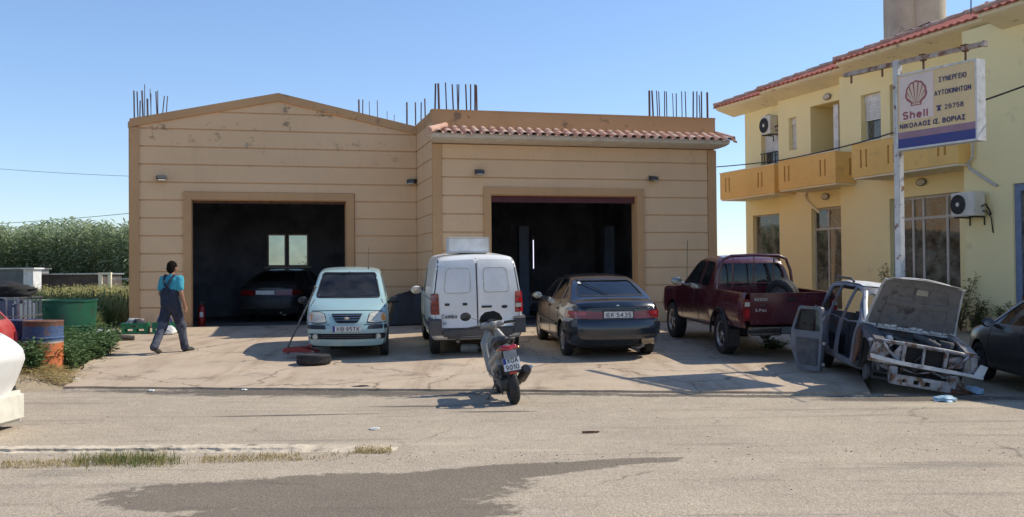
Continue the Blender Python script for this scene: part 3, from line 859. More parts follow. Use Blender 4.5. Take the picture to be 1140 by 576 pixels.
M['room'] = mk('dim_room', (.4, .38, .32), (.3, .28, .24), scale=2, rough=.9)
secs = [  # name, a_near, a_far, b(outward), windows (a0,a1,z0,z1)
    ('A', 26.6, 29.0, -.753, [(26.84, 28.59, .9, 3.5), (26.95, 28.06, 4.2, 6.33)]),
    ('B', 23.1, 26.6, -.423, [(23.62, 25.02, .5, 3.5), (25.69, 26.08, 5.35, 6.34), (23.45, 25.0, 4.2, 6.52)]),
    ('C', 17.6, 23.1, 0.0, [(18.78, 21.17, .5, 3.5), (21.45, 22.23, 4.9, 6.36), (19.6, 21.1, 4.2, 6.45)]),
    ('D', 8.0, 17.85, .75, [(13.6, 16.5, .4, 3.47), (10.0, 12.5, .45, 3.5), (9.5, 10.8, 5.0, 6.4), (12.5, 13.8, 5.0, 6.4)]),
]
ywall = MB()
for nme, a0, a1, b, wins in secs:
    holes = [(-w1_, -w0_, z0, z1) for (w0_, w1_, z0, z1) in wins]
    ywall.wall((-a1, -a0), (-.2, 7.02), holes, -b, -b + .3)
ywall.rng(-29.0, -28.7, .753 + .302, 9, -.2, 7.02)        # far gable wall
ywall.rng(-26.62, -26.35, .42, .752, -.2, 7.0)
ywall.rng(-23.12, -22.9, .003, .42, -.2, 7.0)
ywall.rng(-17.85, -17.6, -.449, -.001, -.2, 7.02)
ywall.rng(-8.3, -8.0, -.448, 9, -.2, 7.02)
ywall.rng(-29, -8, 9, 9.3, -.2, 7.02)
ywall.rng(-28.69, -8.31, .9, 8.99, 3.75, 4.0); 
ywall.build('wall', M['yellow'], yh)
rm = MB(); rm.rng(-28.68, -8.31, 2.6, 2.7, .3, 3.74); rm.rng(-28.68, -8.31, 2.6, 2.7, 4.01, 6.9); rm.rng(-28.68, -8.32, 1.1, 2.59, .2, .3)
rm.build('inner_wall', M['room'], yh)
# windows
def yframe(name, a0, a1, z0, z1, b, t=.05, dy=.12, muls=(), trans=(), m=None, gm=None, sides=True):
    m = m or M['frame']; y = -b + dy
    f = MB(); d0, d1 = y, y + .06
    x0, x1 = -a1, -a0
    f.rng(x0, x0 + t, d0, d1, z0, z1); f.rng(x1 - t, x1, d0, d1, z0, z1)
    f.rng(x0 + t, x1 - t, d0, d1, z0, z0 + t); f.rng(x0 + t, x1 - t, d0, d1, z1 - t, z1)
    for a in muls: f.rng(-a - t / 2, -a + t / 2, d0 + .002, d1 - .002, z0 + t, z1 - t)
    for (z, p, q) in trans: f.rng(-q, -p, d0 + .004, d1 - .004, z - t / 2, z + t / 2)
    o = f.build(name, m, yh)
    gmm = MB(); gmm.rng(x0 + t, x1 - t, y + .025, y + .033, z0 + t, z1 - t); gmm.build('pane', gm or M['shopglass'], o)
    return o
yframe('window', 26.84, 28.59, .9, 3.5, -.753, .04)
yframe('glazed_door', 23.62, 25.02, .5, 3.5, -.423, .06, muls=(24.38,), trans=((2.88, 23.68, 24.96),))
yframe('shopfront', 18.78, 21.17, .5, 3.5, 0, .07, muls=(20.46, 20.1, 19.3), trans=((2.95, 18.85, 21.1),))
yframe('shopfront', 13.6, 16.5, .4, 3.47, .75, .16, .05, muls=(15.1,), m=M['bluegreyframe'])
yframe('window', 10.0, 12.5, .45, 3.5, .75, .08)
# pale slats added behind the big shopfront, imitating white louvres reflected in its glass
sb = MB()
for i, (a0, a1, z0, z1) in enumerate([(19.35, 20.05, .9, 2.85), (18.85, 19.28, .9, 2.4)]):
    sb.rng(-a1, -a1 + .06, .45, .5, z0, z1); sb.rng(-a0 - .06, -a0, .45, .5, z0, z1)
    n = int((z1 - z0) / .16)
    for k in range(n): sb.box((-(a0 + a1) / 2, .475, z0 + .08 + k * .16), (a1 - a0 - .13, .02, .1), rx=R(25))
sb.build('reflected_louvres', M['whiteplastic'], yh)
# upper windows: roller shutters and panes
def roller(a0, a1, z0, z1, b, zs, dy=.13, m=None):
    y = -b + dy
    o = yframe('window', a0, a1, z0, z1, b, .045, dy + .06)
    s = MB(); z = zs
    s.rng(-a1 + .002, -a0 - .002, y - .01, y + .045, z1 - .2, z1 - .003)
    while z < z1 - .2: s.rng(-a1 + .01, -a0 - .01, y + .01, y + .03, z + .004, z + .052); z += .056
    s.build('roller_shutter', M['whiteplastic'], o)
roller(26.95, 28.06, 4.2, 6.33, -.753, 5.5)
roller(21.45, 22.23, 4.9, 6.36, 0, 5.66)
roller(25.69, 26.08, 5.35, 6.34, -.423, 5.4)
roller(9.5, 10.8, 5.0, 6.4, .75, 5.7); roller(12.5, 13.8, 5.0, 6.4, .75, 5.5)
# deep balcony recesses with folded louvred doors
for a0, a1, b, z1 in ((23.45, 25.0, -.423, 6.52), (19.6, 21.1, 0, 6.45)):
    r_ = MB(); y = -b + .302
    r_.rng(-a1 - .1, -a1, y, y + 1.1, 4.01, z1 + .1); r_.rng(-a0, -a0 + .1, y, y + 1.1, 4.01, z1 + .1); r_.rng(-a1, -a0, y, y + 1.1, z1, z1 + .1)
    r_.rng(-a1, -a0, y + 1.0, y + 1.1, 4.01, z1)
    r_.build('balcony_recess', M['yellow'], yh)
    o = MB()
    for k in range(3):
        xa = -a0 - .75 + k * .25
        o.rng(xa, xa + .21, y - .1 + (k % 2) * .05, y - .06 + (k % 2) * .05, 4.05, z1 - .06)
    o.build('folding_shutter', M['whiteplastic'], yh)
# bars behind the far balcony
bb = MB()
for k in range(6): bb.cyl((-27.95 + k * .15, .70, 4.8), (-27.95 + k * .15, .70, 5.45), .012, .012, 6)
bb.rng(-28.03, -27.1, .69, .71, 5.45, 5.48); bb.build('window_bars', M['black'], yh)
# balconies: floor slab and parapet with slot pairs
def balcony(a0, a1, b, bw, slots, z0=4.03, z1=4.87):
    x0, x1, y = -a1, -a0, -b
    o = MB()
    holes = [(-s - .035, -s + .035, z0 + .22, z1 - .17) for s in slots]
    o.wall((x0, x1), (z0, z1), holes, y, y + .12)
    o.rng(x0, x0 + .12, y + .121, -bw, z0, z1)
    m2 = MB()
    # near end with its own slots
    o.rng(x1 - .12, x1, y + .121, y + .45, z0, z1); o.rng(x1 - .12, x1, y + .45, y + .52, z0, z0 + .2); o.rng(x1 - .12, x1, y + .45, y + .52, z1 - .17, z1)
    o.rng(x1 - .12, x1, y + .52, -bw, z0, z1)
    o.rng(x0 + .12, x1 - .12, y + .121, -bw, z0 + .0, z0 + .14)
    p = o.build('balcony', M['ochre'], yh)
    c = MB(); c.rng(x0 - .02, x1 + .02, y - .02, y + .14, z1 + .001, z1 + .03); c.build('coping', M['soffit'], p)
    u_ = MB(); u_.rng(x0 + .03, x1 - .03, y + .03, -bw - .0, z0 - .05, z0 - .002); u_.build('underside', M['soffit'], p)
balcony(25.75, 28.8, .348, -.753, (28.45, 28.25, 26.6, 26.4))
balcony(22.45, 25.05, .677, -.423, (24.75, 24.55, 23.1, 22.9))
balcony(17.65, 21.25, 1.1, 0, (20.9, 20.7, 19.9, 19.7, 18.25, 18.05))
# roofs: eave slab, sloping cream cornice, red tiles with hips
def yroof(a0, a1, b, ridge=4.0, z=7.03, over=.7, nearhip=True, farhip=True, wave=.022, depth=8):
    x0, x1 = -a1 - (over if farhip else 0), -a0 + (0 if not nearhip else .25)
    y0 = -b - over
    o = MB()
    o.prism([(-b + .02, z - .1), (y0 + .1, z + .08), (y0 + .02, z + .12), (y0 + .02, z + .2), (-b + .02, z + .2)], 'X', x0, x1)
    sof = o.build('eaves', M['soffit'], yh)
    tan = math.tan(R(21))
    bm = bmesh.new(); nx = int((x1 - x0) / .055); ny = 26
    vt = []
    for i in range(nx + 1):
        x = x0 - .05 + (x1 - x0 + .1) * i / nx; row = []
        for j in range(ny + 1):
            y = y0 - .06 + j / ny * (ridge + over)
            hz = (y - y0)
            if farhip: hz = min(hz, (x - x0 + .05))
            if nearhip: hz = min(hz, (x1 + .05 - x))
            hz = max(hz, -.02)
            w_ = wave * math.sin(2 * math.pi * x / .23)
            step = .012 * ((y * 3.0) % 1.0)
            row.append(bm.verts.new((x, y, z + .235 + hz * tan + w_ - step)))
        vt.append(row)
    fs = []
    for i in range(nx):
        for j in range(ny): fs.append(bm.faces.new((vt[i][j], vt[i + 1][j], vt[i + 1][j + 1], vt[i][j + 1])))
    r = bmesh.ops.extrude_face_region(bm, geom=fs)
    bmesh.ops.translate(bm, vec=(0, 0, -.035), verts=[g_ for g_ in r['geom'] if isinstance(g_, bmesh.types.BMVert)])
    bmesh.ops.recalc_face_normals(bm, faces=bm.faces)
    me = bpy.data.meshes.new('rt'); bm.to_mesh(me); bm.free()
    rt = link('roof', me, M['redtile'], yh, 50)
    h = MB()
    def capline(p, q, n=12):
        for k in range(n):
            a = p + (q - p) * (k / n); c_ = p + (q - p) * ((k + 1.12) / n)
            h.cyl(a + V((0, 0, .015)), c_, .085, .065, 10)
    L_ = ridge
    if nearhip: capline(V((x1 + .05, y0 - .03, z + .25)), V((x1 + .05 - L_, y0 - .03 + L_, z + .25 + L_ * tan)))
    if farhip: capline(V((x0 - .05, y0 - .03, z + .25)), V((x0 - .05 + L_, y0 - .03 + L_, z + .25 + L_ * tan)))
    h.build('ridge_tiles', M['tile'], rt, 50)
yroof(26.3, 29.0, -.753, 3.0, nearhip=False)
yroof(22.6, 25.9, -.423, 3.2, nearhip=False)
yroof(17.35, 21.6, .05, 3.4)
yroof(7.5, 16.0, .75, 4.0, nearhip=False, z=6.9)
# water tower block on the roof, railing and aerial
cp = at(1021, 30, 31)
tw = MB()
mm = Matrix.Translation((cp.x, cp.y, 0)) @ Matrix.Rotation(R(-6), 4, 'Z')
tw = MB(mm)
tw.cyl((-.42, 0, 7.4), (-.42, 0, 10.6), .44, .44, 28); tw.cyl((.28, .0, 7.4), (.28, 0, 10.6), .57, .57, 32); tw.rng(-.8, .2, .0, .8, 7.4, 10.59)
o = tw.build('roof_tank', mk('tank_concrete', (.56, .47, .35), (.42, .35, .26), scale=1.2, rough=.9, spot=(.2, .17, .15), sscale=1.6, slo=.58, shi=.7, bump=.3), yh, 40)
o.matrix_parent_inverse = ym.inverted()
rl = MB(); pA = at(985, 45, 28.2); pB = at(1035, 25, 25.4); pC = at(985, 52, 28.2)
rl.tube([pA, pB], .018); rl.tube([pC, pA], .018); rl.tube([at(1000, 38.5, 27.2), at(1000, 46, 27.2)], .015)
o = rl.build('roof_rail', M['black'], yh); o.matrix_parent_inverse = ym.inverted()
an = MB(); an.tube([at(1081, 26, 24), at(1081, -25, 24)], .014, 6); o = an.build('aerial', M['black'], yh); o.matrix_parent_inverse = ym.inverted()
# downpipes
dp = MB(); dp.tube([yp(25.2, -.40, 4.0), yp(25.2, -.36, 3.9), yp(25.15, -.36, 3.75), yp(24.55, -.36, 3.35)], .035, 8)
o = dp.build('drain_pipe', M['soffit'], yh, 40); o.matrix_parent_inverse = ym.inverted()
dp = MB(); dp.tube([yp(17.68, .82, 4.45), yp(17.7, .82, 4.1), yp(17.6, .82, 3.9), yp(17.0, .80, 3.52), yp(16.87, .80, 3.46)], .032, 8)
dp.tube([yp(17.5, .82, 4.5), yp(17.5, .84, 4.15), yp(17.62, .83, 4.05)], .025, 8)
o = dp.build('drain_pipe', M['frame'], yh, 40); o.matrix_parent_inverse = ym.inverted()
v_ = MB(); v_.rng(-17.66, -17.03, -.80, -.75, .20, .25); v_.rng(-17.66, -17.03, -.80, -.75, .52, .57); v_.rng(-17.66, -17.60, -.80, -.75, .25, .52); v_.rng(-17.09, -17.03, -.80, -.75, .25, .52)
vo_ = v_.build('cellar_vent', M['frame'], yh)
v_ = MB(); v_.rng(-17.60, -17.09, -.77, -.754, .25, .52)
for k in range(4): v_.box((-17.345, -.782, .29 + k * .06), (.51, .015, .03), rx=R(30))
v_.build('grille', M['black'], vo_)
# small oval bulkhead lamps
def bulk(a, b, z, label):
    o = empty('bulkhead_lamp', yp(a, b, z), yrz, label, 'wall lamp', 'oval bulkhead lamps on the yellow house')
    m_ = MB(); m_.lathe([(.0, 0), (.16, 0), (.17, -.03), (.12, -.09), (.0, -.1)], axis='Y', n=20)
    x = m_.build('cover', M['cornice'], o, 50); x.scale = (1, 1, .55)
    m_ = MB(); m_.lathe([(.145, -.03), (.175, -.035), (.175, -.055), (.145, -.06)], axis='Y', n=20, closed=True); x = m_.build('guard', M['greyplastic'], o, 50); x.scale = (1, 1, .55)
for px, py, q, lb in ((856, 131, 19.95, 'oval wall lamp under the eaves above the far balcony'), (922, 108, 19.6, 'oval wall lamp under the eaves above the middle balcony'),
                      (920, 219, 19.6, 'oval wall lamp under the middle balcony, over the narrow glazed door'), (1027, 203, 19.15, 'oval wall lamp under the near balcony, over the wide shopfront')):
    b_ = -(q - 19.15) / 1.0628
    rr = ray(px, py); c0 = V((0, 0, CH)) - O2
    t_ = (b_ - c0.dot(nV)) / rr.dot(nV); pp = c0 + rr * t_
    bulk(pp.dot(dV), b_, pp.z, lb)
# air conditioners
M['ac'] = mk('ac_enamel', (.72, .68, .58), (.6, .56, .47), scale=4, rough=.5)
def ac(a0, a1, b, z0, z1, label, dep=.3):
    a = (a0 + a1) / 2; w_ = a1 - a0; h_ = z1 - z0
    o = empty('air_conditioner', yp(a, b, z0), yrz, label, 'air conditioner', 'air conditioner units on the yellow house')
    m_ = MB(); m_.rng(-w_ / 2, w_ / 2, -dep - .12, -.12, 0, h_, bev=.015); m_.build('casing', M['ac'], o, 30)
    fx = -w_ * .18; r = h_ * .4
    m_ = MB(); m_.lathe([(r * 1.02, -dep - .122), (r * 1.02, -dep - .14), (r * .96, -dep - .14), (r * .96, -dep - .122)], c=(fx, 0, h_ / 2), axis='Y', n=32, closed=True)
    for k in range(1, 8): rr_ = r * .97 * k / 8; m_.lathe([(rr_, -dep - .128), (rr_ + .006, -dep - .128), (rr_ + .006, -dep - .136), (rr_, -dep - .136)], c=(fx, 0, h_ / 2), axis='Y', n=32, closed=True)
    for k in range(8):
        t_ = math.pi * k / 8; m_.box((fx, -dep - .131, h_ / 2), (r * 1.9, .006, .012), ry=t_)
    g_ = m_.build('fan_grille', M['greyplastic'], o)
    m_ = MB(); m_.lathe([(0, -dep - .1215), (r * .96, -dep - .1215), (r * .96, -dep - .1235), (0, -dep - .1235)], c=(fx, 0, h_ / 2), axis='Y', n=32); m_.build('fan_opening', M['matt_black'], o)
    m_ = MB(); m_.lathe([(0, -dep - .137), (r * .22, -dep - .137), (r * .22, -dep - .145), (0, -dep - .147)], c=(fx, 0, h_ / 2), axis='Y', n=16); m_.build('fan_hub', M['ac'], o)
    for s in (-.3, .3):
        m_ = MB(); m_.rng(s * w_ - .015, s * w_ + .015, -dep - .14, -.0, -.035, -.004); m_.rng(s * w_ - .015, s * w_ + .015, -.02, 0, -.2, -.035); m_.build('bracket', M['black'], o)
    m_ = MB(); m_.tube([(w_ / 2 + .0, -.2, .1), (w_ / 2 + .07, -.16, .1), (w_ / 2 + .09, -.05, -.05), (w_ / 2 + .1, -.02, -.35), (w_ / 2 + .1, -.0, -.38)], .015, 6); m_.tube([(w_ / 2, -.22, .2), (w_ / 2 + .09, -.2, .25), (w_ / 2 + .1, -.1, .1), (w_ / 2 + .05, -.02, .02)], .02, 6); m_.build('pipe', M['black'], o, 40)
ac(17.13, 17.82, .75, 2.83, 3.36, 'air conditioner low on the wall between the shopfront and the blue-framed opening')
ac(26.95, 27.45, -.753, 6.0, 6.58, 'air conditioner high under the eaves beside the far shuttered window', .28)
# sky colour towards the horizon: clean blue-white instead of yellow
tcs = nt_w = w.node_tree
tcn = nd(nt_w, 'ShaderNodeTexCoord'); sxn = nd(nt_w, 'ShaderNodeSeparateXYZ'); nt_w.links.new(tcn.outputs['Generated'], sxn.inputs[0])
mrn = nd(nt_w, 'ShaderNodeMapRange'); mrn.inputs[1].default_value = .0; mrn.inputs[2].default_value = .32; nt_w.links.new(sxn.outputs[2], mrn.inputs[0])
tint = mixc(nt_w, mrn.outputs[0], (.76, .81, .95), (.86, .92, 1.03))
nt_w.links.new(mixc(nt_w, 1.0, sky.outputs[0], tint, 'MULTIPLY'), bg.inputs[0])

# ================================================================ VEHICLES
def curve(pts, x, smooth=True):
    if x <= pts[0][0]: return pts[0][1]
    if x >= pts[-1][0]: return pts[-1][1]
    for i in range(len(pts) - 1):
        if pts[i][0] <= x <= pts[i + 1][0]:
            x0, y0 = pts[i]; x1, y1 = pts[i + 1]
            t = (x - x0) / (x1 - x0)
            if not smooth: return y0 + (y1 - y0) * t
            d = (y1 - y0) / (x1 - x0)
            def tan(k):
                if k == 0 or k == len(pts) - 1: return d
                a = (pts[k][1] - pts[k - 1][1]) / (pts[k][0] - pts[k - 1][0]); b = (pts[k + 1][1] - pts[k][1]) / (pts[k + 1][0] - pts[k][0])
                return 0 if a * b <= 0 else 2 * a * b / (a + b)
            m0, m1 = tan(i), tan(i + 1); h = x1 - x0
            return ((2 * t**3 - 3 * t**2 + 1) * y0 + (t**3 - 2 * t**2 + t) * h * m0 + (-2 * t**3 + 3 * t**2) * y1 + (t**3 - t**2) * h * m1)

def chaikin(p, n=2):
    for _ in range(n):
        q = [p[0]]
        for a, b in zip(p, p[1:]):
            q.append((a[0] * .75 + b[0] * .25, a[1] * .75 + b[1] * .25)); q.append((a[0] * .25 + b[0] * .75, a[1] * .25 + b[1] * .75))
        q.append(p[-1]); p = q
    return p

def body_mesh(S, t=0.0, nst=64):
    """closed car body; S holds the curves along x (forward). t shrinks it (for hollowing)"""
    x0, x1 = S['x'][0] + t, S['x'][1] - t
    bm = bmesh.new(); rows = []
    xs = []
    for i in range(nst):
        s = i / (nst - 1); s2 = s - .08 * math.sin(2 * math.pi * s) * 1.0   # denser at the ends
        xs.append(x0 + (x1 - x0) * s2)
    zroof = max(p[1] for p in S['top'])
    for x in xs:
        zb = curve(S['bot'], x) + t; zt = curve(S['top'], x) - t
        w = curve(S['w'], x) - t; belt = curve(S['belt'], x)
        wr = S['wroof'] - t
        zs = min(belt, zt - .03)
        hh = max(0, zt - zs)
        kk = min(1, hh / max(.05, zroof - t - belt))
        wb_ = w * S.get('shoulder', .955)
        wt = wb_ + (wr - wb_) * kk ** .9
        zm = zb + (zs - zb) * S.get('mid', .55)
        cr = S.get('crown', .045)
        p = [(0, zb), (w * .86, zb), (w * .955, zb + .03), (w * .985, zb + .12), (w, zm), (w * .985, zs - .09), (wb_, zs),
             (wb_ + (wt - wb_) * .82, zs + (zt - cr - zs) * .82), (wt * .97, zt - cr * .95), (wt * .78, zt - cr * .38), (wt * .4, zt - cr * .08), (0, zt)]
        rows.append([(x, a, b) for a, b in chaikin(p, 2)])
    def warp(x, y, z):
        w = curve(S['w'], min(max(x, x0), x1)) or 1
        r = min(1, abs(y) / S['w'][len(S['w']) // 2][1])
        if x > 0:
            k = sstep(x1 - S.get('fz', .7), x1, x)
            dx = -S.get('cf', .12) * r ** 2.6 * k
            if 'nose' in S: dx += curve(S['nose'], z) * sstep(x1 - .5, x1, x)
        else:
            k = sstep(x0 + S.get('rz', .5), x0, x)
            dx = S.get('cr', .06) * r ** 2.6 * k
            if 'tail' in S: dx += curve(S['tail'], z) * sstep(x0 + .45, x0, x)
        return (x + dx, y, z)
    n = len(rows[0])
    # end caps: shrink towards the middle
    caps = 7
    def caprow(row, f):
        zc = (row[0][2] + row[-1][2]) / 2
        return [(q[0], q[1] * f, zc + (q[2] - zc) * f) for q in row]
    # only the side of the section matters for caps: use same z, smaller y
    full = [caprow(rows[0], i / caps) for i in range(1, caps)] + rows + [caprow(rows[-1], 1 - i / caps) for i in range(1, caps)]
    verts = []
    for r in full:
        L_ = [bm.verts.new(warp(*q)) for q in r]
        Rr = [bm.verts.new(warp(q[0], -q[1], q[2])) for q in r[1:-1]]
        verts.append(L_ + Rr[::-1])
    N = len(verts[0])
    for a, b in zip(verts, verts[1:]):
        for i in range(N):
            j = (i + 1) % N
            try: bm.faces.new((a[i], a[j], b[j], b[i]))
            except ValueError: pass
    for ring in (verts[0], verts[-1]):
        c = bm.verts.new(sum((v.co for v in ring), V((0, 0, 0))) / N)
        for i in range(N):
            bm.faces.new((ring[i], ring[(i + 1) % N], c))
    bmesh.ops.remove_doubles(bm, verts=bm.verts, dist=.00005)
    bmesh.ops.recalc_face_normals(bm, faces=bm.faces)
    me = bpy.data.meshes.new('body'); bm.to_mesh(me); bm.free()
    return me

def roundpoly(poly, r=.05, n=3):
    out = []
    L_ = len(poly)
    for i in range(L_):
        p0, p1, p2 = V(poly[i - 1]), V(poly[i]), V(poly[(i + 1) % L_])
        a = min(r, (p0 - p1).length * .45); b = min(r, (p2 - p1).length * .45)
        A = p1 + (p0 - p1).normalized() * a; B = p1 + (p2 - p1).normalized() * b
        for k in range(n + 1):
            t = k / n
            q = A * (1 - t)**2 + p1 * 2 * t * (1 - t) + B * t * t
            out.append((q.x, q.y))
    return out

def prism_mesh(poly, axis, a, b):
    m = MB(); m.prism(poly, axis, a, b); return m.mesh()
def cyl_mesh(c, r, y0, y1, n=28):
    m = MB(); m.cyl((c[0], y0, c[1]), (c[0], y1, c[1]), r, r, n); return m.mesh()

def bvh_of(me):
    return BVHTree.FromPolygons([v.co.copy() for v in me.vertices], [tuple(p.vertices) for p in me.polygons])

AX = {'y': 1, 'x': 0, 'z': 2}
def decal(name, bvh, poly, side, m, parent, off=.004, thick=.006, step=.06, smooth=40, inset_edges=False):
    """panel that hugs the body: 2D outline projected from a side: '+y','-y','+x','-x','+z'"""
    ax = side[1]; sg = 1 if side[0] == '+' else -1
    def p3(a, b, h): return {'y': V((a, h, b)), 'x': V((h, a, b)), 'z': V((a, b, h))}[ax]
    bm = bmesh.new()
    vs = [bm.verts.new(p3(p[0], p[1], 0)) for p in poly]
    bm.faces.new(vs)
    idx = {'y': (0, 2), 'x': (1, 2), 'z': (0, 1)}[ax]
    for q in (0, 1):
        lo_ = min(p[q] for p in poly); hi_ = max(p[q] for p in poly)
        k = lo_ + step
        nrm = V((0, 0, 0)); nrm[idx[q]] = 1
        while k < hi_ - step * .3:
            co_ = V((0, 0, 0)); co_[idx[q]] = k
            bmesh.ops.bisect_plane(bm, geom=bm.verts[:] + bm.edges[:] + bm.faces[:], plane_co=co_, plane_no=nrm)
            k += step
    d = V((0, 0, 0)); d[AX[ax]] = -sg
    bad = []
    for v in bm.verts:
        o = v.co.copy(); o[AX[ax]] = 5 * sg
        hit, nr, _, _ = bvh.ray_cast(o, d)
        if hit is None: bad.append(v); continue
        if nr.dot(d) > 0: nr = -nr
        v.co = hit + nr * off
    if bad: bmesh.ops.delete(bm, geom=bad, context='VERTS')
    if not bm.faces: bm.free(); return None
    bmesh.ops.recalc_face_normals(bm, faces=bm.faces)
    s_ = sum((f.normal.dot(-d) * f.calc_area() for f in bm.faces))
    if s_ < 0: bmesh.ops.reverse_faces(bm, faces=bm.faces)
    bm.normal_update()
    vn = {v: v.normal.copy() for v in bm.verts}
    fs = bm.faces[:]
    r = bmesh.ops.extrude_face_region(bm, geom=fs)
    nv = [g_ for g_ in r['geom'] if isinstance(g_, bmesh.types.BMVert)]
    for v in nv: v.co += -d * 0
    bm.normal_update()
    for v in nv: v.co += v.normal * thick if v.normal.length > .1 else -d * thick
    # push the original layer slightly inside so no two sheets share a plane
    bmesh.ops.recalc_face_normals(bm, faces=bm.faces)
    me = bpy.data.meshes.new(name); bm.to_mesh(me); bm.free()
    return link(name, me, m, parent, smooth)

def strip(pts, w):
    """thin outline strip polygons between successive points"""
    out = []
    for p, q in zip(pts, pts[1:]):
        p, q = V(p), V(q); d = (q - p)
        if d.length < 1e-5: continue
        n = V((-d.y, d.x)).normalized() * w / 2; e = d.normalized() * w * .25
        out.append([tuple(p - e + n), tuple(p - e - n), tuple(q + e - n), tuple(q + e + n)])
    return out

def seams(name, bvh, lines, side, parent, w=.012, m=None):
    """panel gaps as one dark mesh"""
    objs = []
    for ln in lines:
        for poly in strip(ln, w):
            o = decal('s', bvh, poly, side, m or M['ink'], None, .0015, .002, .08)
            if o: objs.append(o)
    if not objs: return
    bm = bmesh.new()
    for o in objs:
        bm.from_mesh(o.data); me = o.data; bpy.data.objects.remove(o); bpy.data.meshes.remove(me)
    me = bpy.data.meshes.new(name); bm.to_mesh(me); bm.free()
    return link(name, me, m or M['ink'], parent)

def wheel(parent, x, y, z, r=.29, w=.18, style='steel', spin=0.3, rimc=None, flip=None, name='wheel', lean=0):
    """a wheel: tyre with tread and a rim; outer face towards sign(y)"""
    s = 1 if (flip if flip is not None else y) > 0 else -1
    o = bpy.data.objects.new(name, None); col.objects.link(o); o.parent = parent; o.location = (x, y, z); o.empty_display_size = .1
    if lean: o.rotation_euler = (lean, 0, 0)
    t = MB(); h = w / 2; ri = r * .62
    prof = [(ri, -h * .8), (ri + .02, -h * .92), (r * .86, -h), (r * .96, -h * .88), (r, -h * .62), (r, h * .62), (r * .96, h * .88), (r * .86, h), (ri + .02, h * .92), (ri, h * .8), (ri - .005, 0)]
    t.lathe(prof, axis='Y', n=40, closed=True)
    # tread blocks
    for k in range(40):
        a = 2 * math.pi * k / 40
        for yy in (-h * .42, h * .42):
            t.box((math.cos(a) * (r + .001), yy, math.sin(a) * (r + .001)), (.012, h * .5, r * .11), ry=-a)
    t.build('tyre', M['rubber'], o, 40)
    m_ = rimc or M['alu']
    b = MB()
    b.lathe([(ri + .001, -h * .75), (ri - .03, -h * .7), (ri - .035, h * .6), (ri - .004, h * .78), (ri + .004, h * .84), (ri + .002, h * .7)], axis='Y', n=36, closed=True)
    yy = s * h * .55
    if style == 'steel':
        b.lathe([(0, yy + s * .03), (.055, yy + s * .03), (.07, yy), (ri * .55, yy - s * .01), (ri * .75, yy + s * .01), (ri - .02, yy - s * .02), (ri - .02, yy - s * .03), (0, yy - s * .03)], axis='Y', n=32)
    elif style == 'cap':
        b.lathe([(0, yy + s * .035), (.05, yy + s * .035), (ri * .6, yy + s * .03), (ri - .015, yy + s * .01), (ri - .01, yy - s * .01), (0, yy - s * .01)], axis='Y', n=32)
        for k in range(9):
            a = 2 * math.pi * k / 9 + spin
            b.box((math.cos(a) * ri * .7, yy + s * .03, math.sin(a) * ri * .7), (ri * .35, .012, .03), ry=-a)
    else:
        b.lathe([(0, yy + s * .025), (.05, yy + s * .025), (.065, yy), (.06, yy - s * .03), (0, yy - s * .03)], axis='Y', n=24)
        for k in range(5 if style == 'alloy' else 6):
            a = 2 * math.pi * k / (5 if style == 'alloy' else 6) + spin
            b.box((math.cos(a) * ri * .55, yy, math.sin(a) * ri * .55), (ri * .85, .025, .055), ry=-a, bev=.006)
    b.build('rim', m_, o, 40)
    d = MB(); d.lathe([(0, yy - s * .05), (ri - .04, yy - s * .05), (ri - .04, yy - s * .06), (0, yy - s * .06)], axis='Y', n=24)
    d.build('brake_disc', M['matt_black'], o)
    return o

def mirror_unit(parent, x, y, z, paintm, s, big=1.0, face=-1):
    """door mirror; s side sign; face -1: glass looks backwards"""
    b = MB(); b.ball((0, 0, 0), .1 * big, 2, (.55, 1, .72)); b.cyl((0, -s * .06 * big, -.02), (0, -s * .15 * big, -.06), .025, .03, 8)
    o = b.build('door_mirror', paintm, parent, 50); o.location = (x, y, z)
    g_ = MB(); g_.lathe([(0, 0), (.075 * big, 0), (.08 * big, -.01), (0, -.012)], axis='X', n=20)
    q = g_.build('mirror_glass', M['chrome'], o, 30); q.location = (-.05 * big, 0, 0); q.scale = (1, 1.05, .7)
    return o

def seat(parent, x, y, z, s=1.0, name='seat'):
    b = MB(); b.box((.05, 0, .08), (.5, .46, .16), bev=.04); b.box((-.22, 0, .38), (.14, .44, .6), ry=R(-14), bev=.05)
    o = b.build(name, M['seat'], parent, 40); o.location = (x, y, z)
    h = MB(); h.box((-.32, 0, .76), (.1, .26, .2), ry=R(-14), bev=.04); h.cyl((-.3, -.06, .62), (-.31, -.06, .7), .008); h.cyl((-.3, .06, .62), (-.31, .06, .7), .008)
    h.build('headrest', M['seat'], o, 40)
    return o

def number_plate(parent, x, y, z, txt, face, w=.52, h=.11, tilt=0.0, euro=True, yaw=0.0, ink=None, size=.098, base=None):
    """plate facing +x (face=1) or -x (face=-1)"""
    b = MB(); b.box((0, 0, 0), (.008, w, h), bev=.003)
    o = b.build('number_plate', base or M['plate'], parent, 30); o.location = (x, y, z); o.rotation_euler = (0, tilt, yaw)
    xo = face * .0055
    if euro:
        e = MB(); e.box((xo, -face * -(-w / 2 + .025) , 0), (.003, .04, h - .012)); e.build('euro_band', M['plateblue'], o)
    if txt:
        my = (0, 1 * face, 0)
        f = frame((xo + face * .0005, (.018 * face if euro else 0), -.003), my, (0, 0, 1))
        text('plate_number', txt, size, f, ink or M['ink'], o, .0015, w * (.8 if euro else .88), .001)
    e = MB()
    for (c_, d_) in (((0, 0, h / 2 - .004), (w, .004)), ((0, 0, -h / 2 + .004), (w, .004))): e.box((xo, 0, c_[2]), (.002, d_[0] - .004, d_[1]))
    e.build('plate_border', M['ink'], o)
    return o

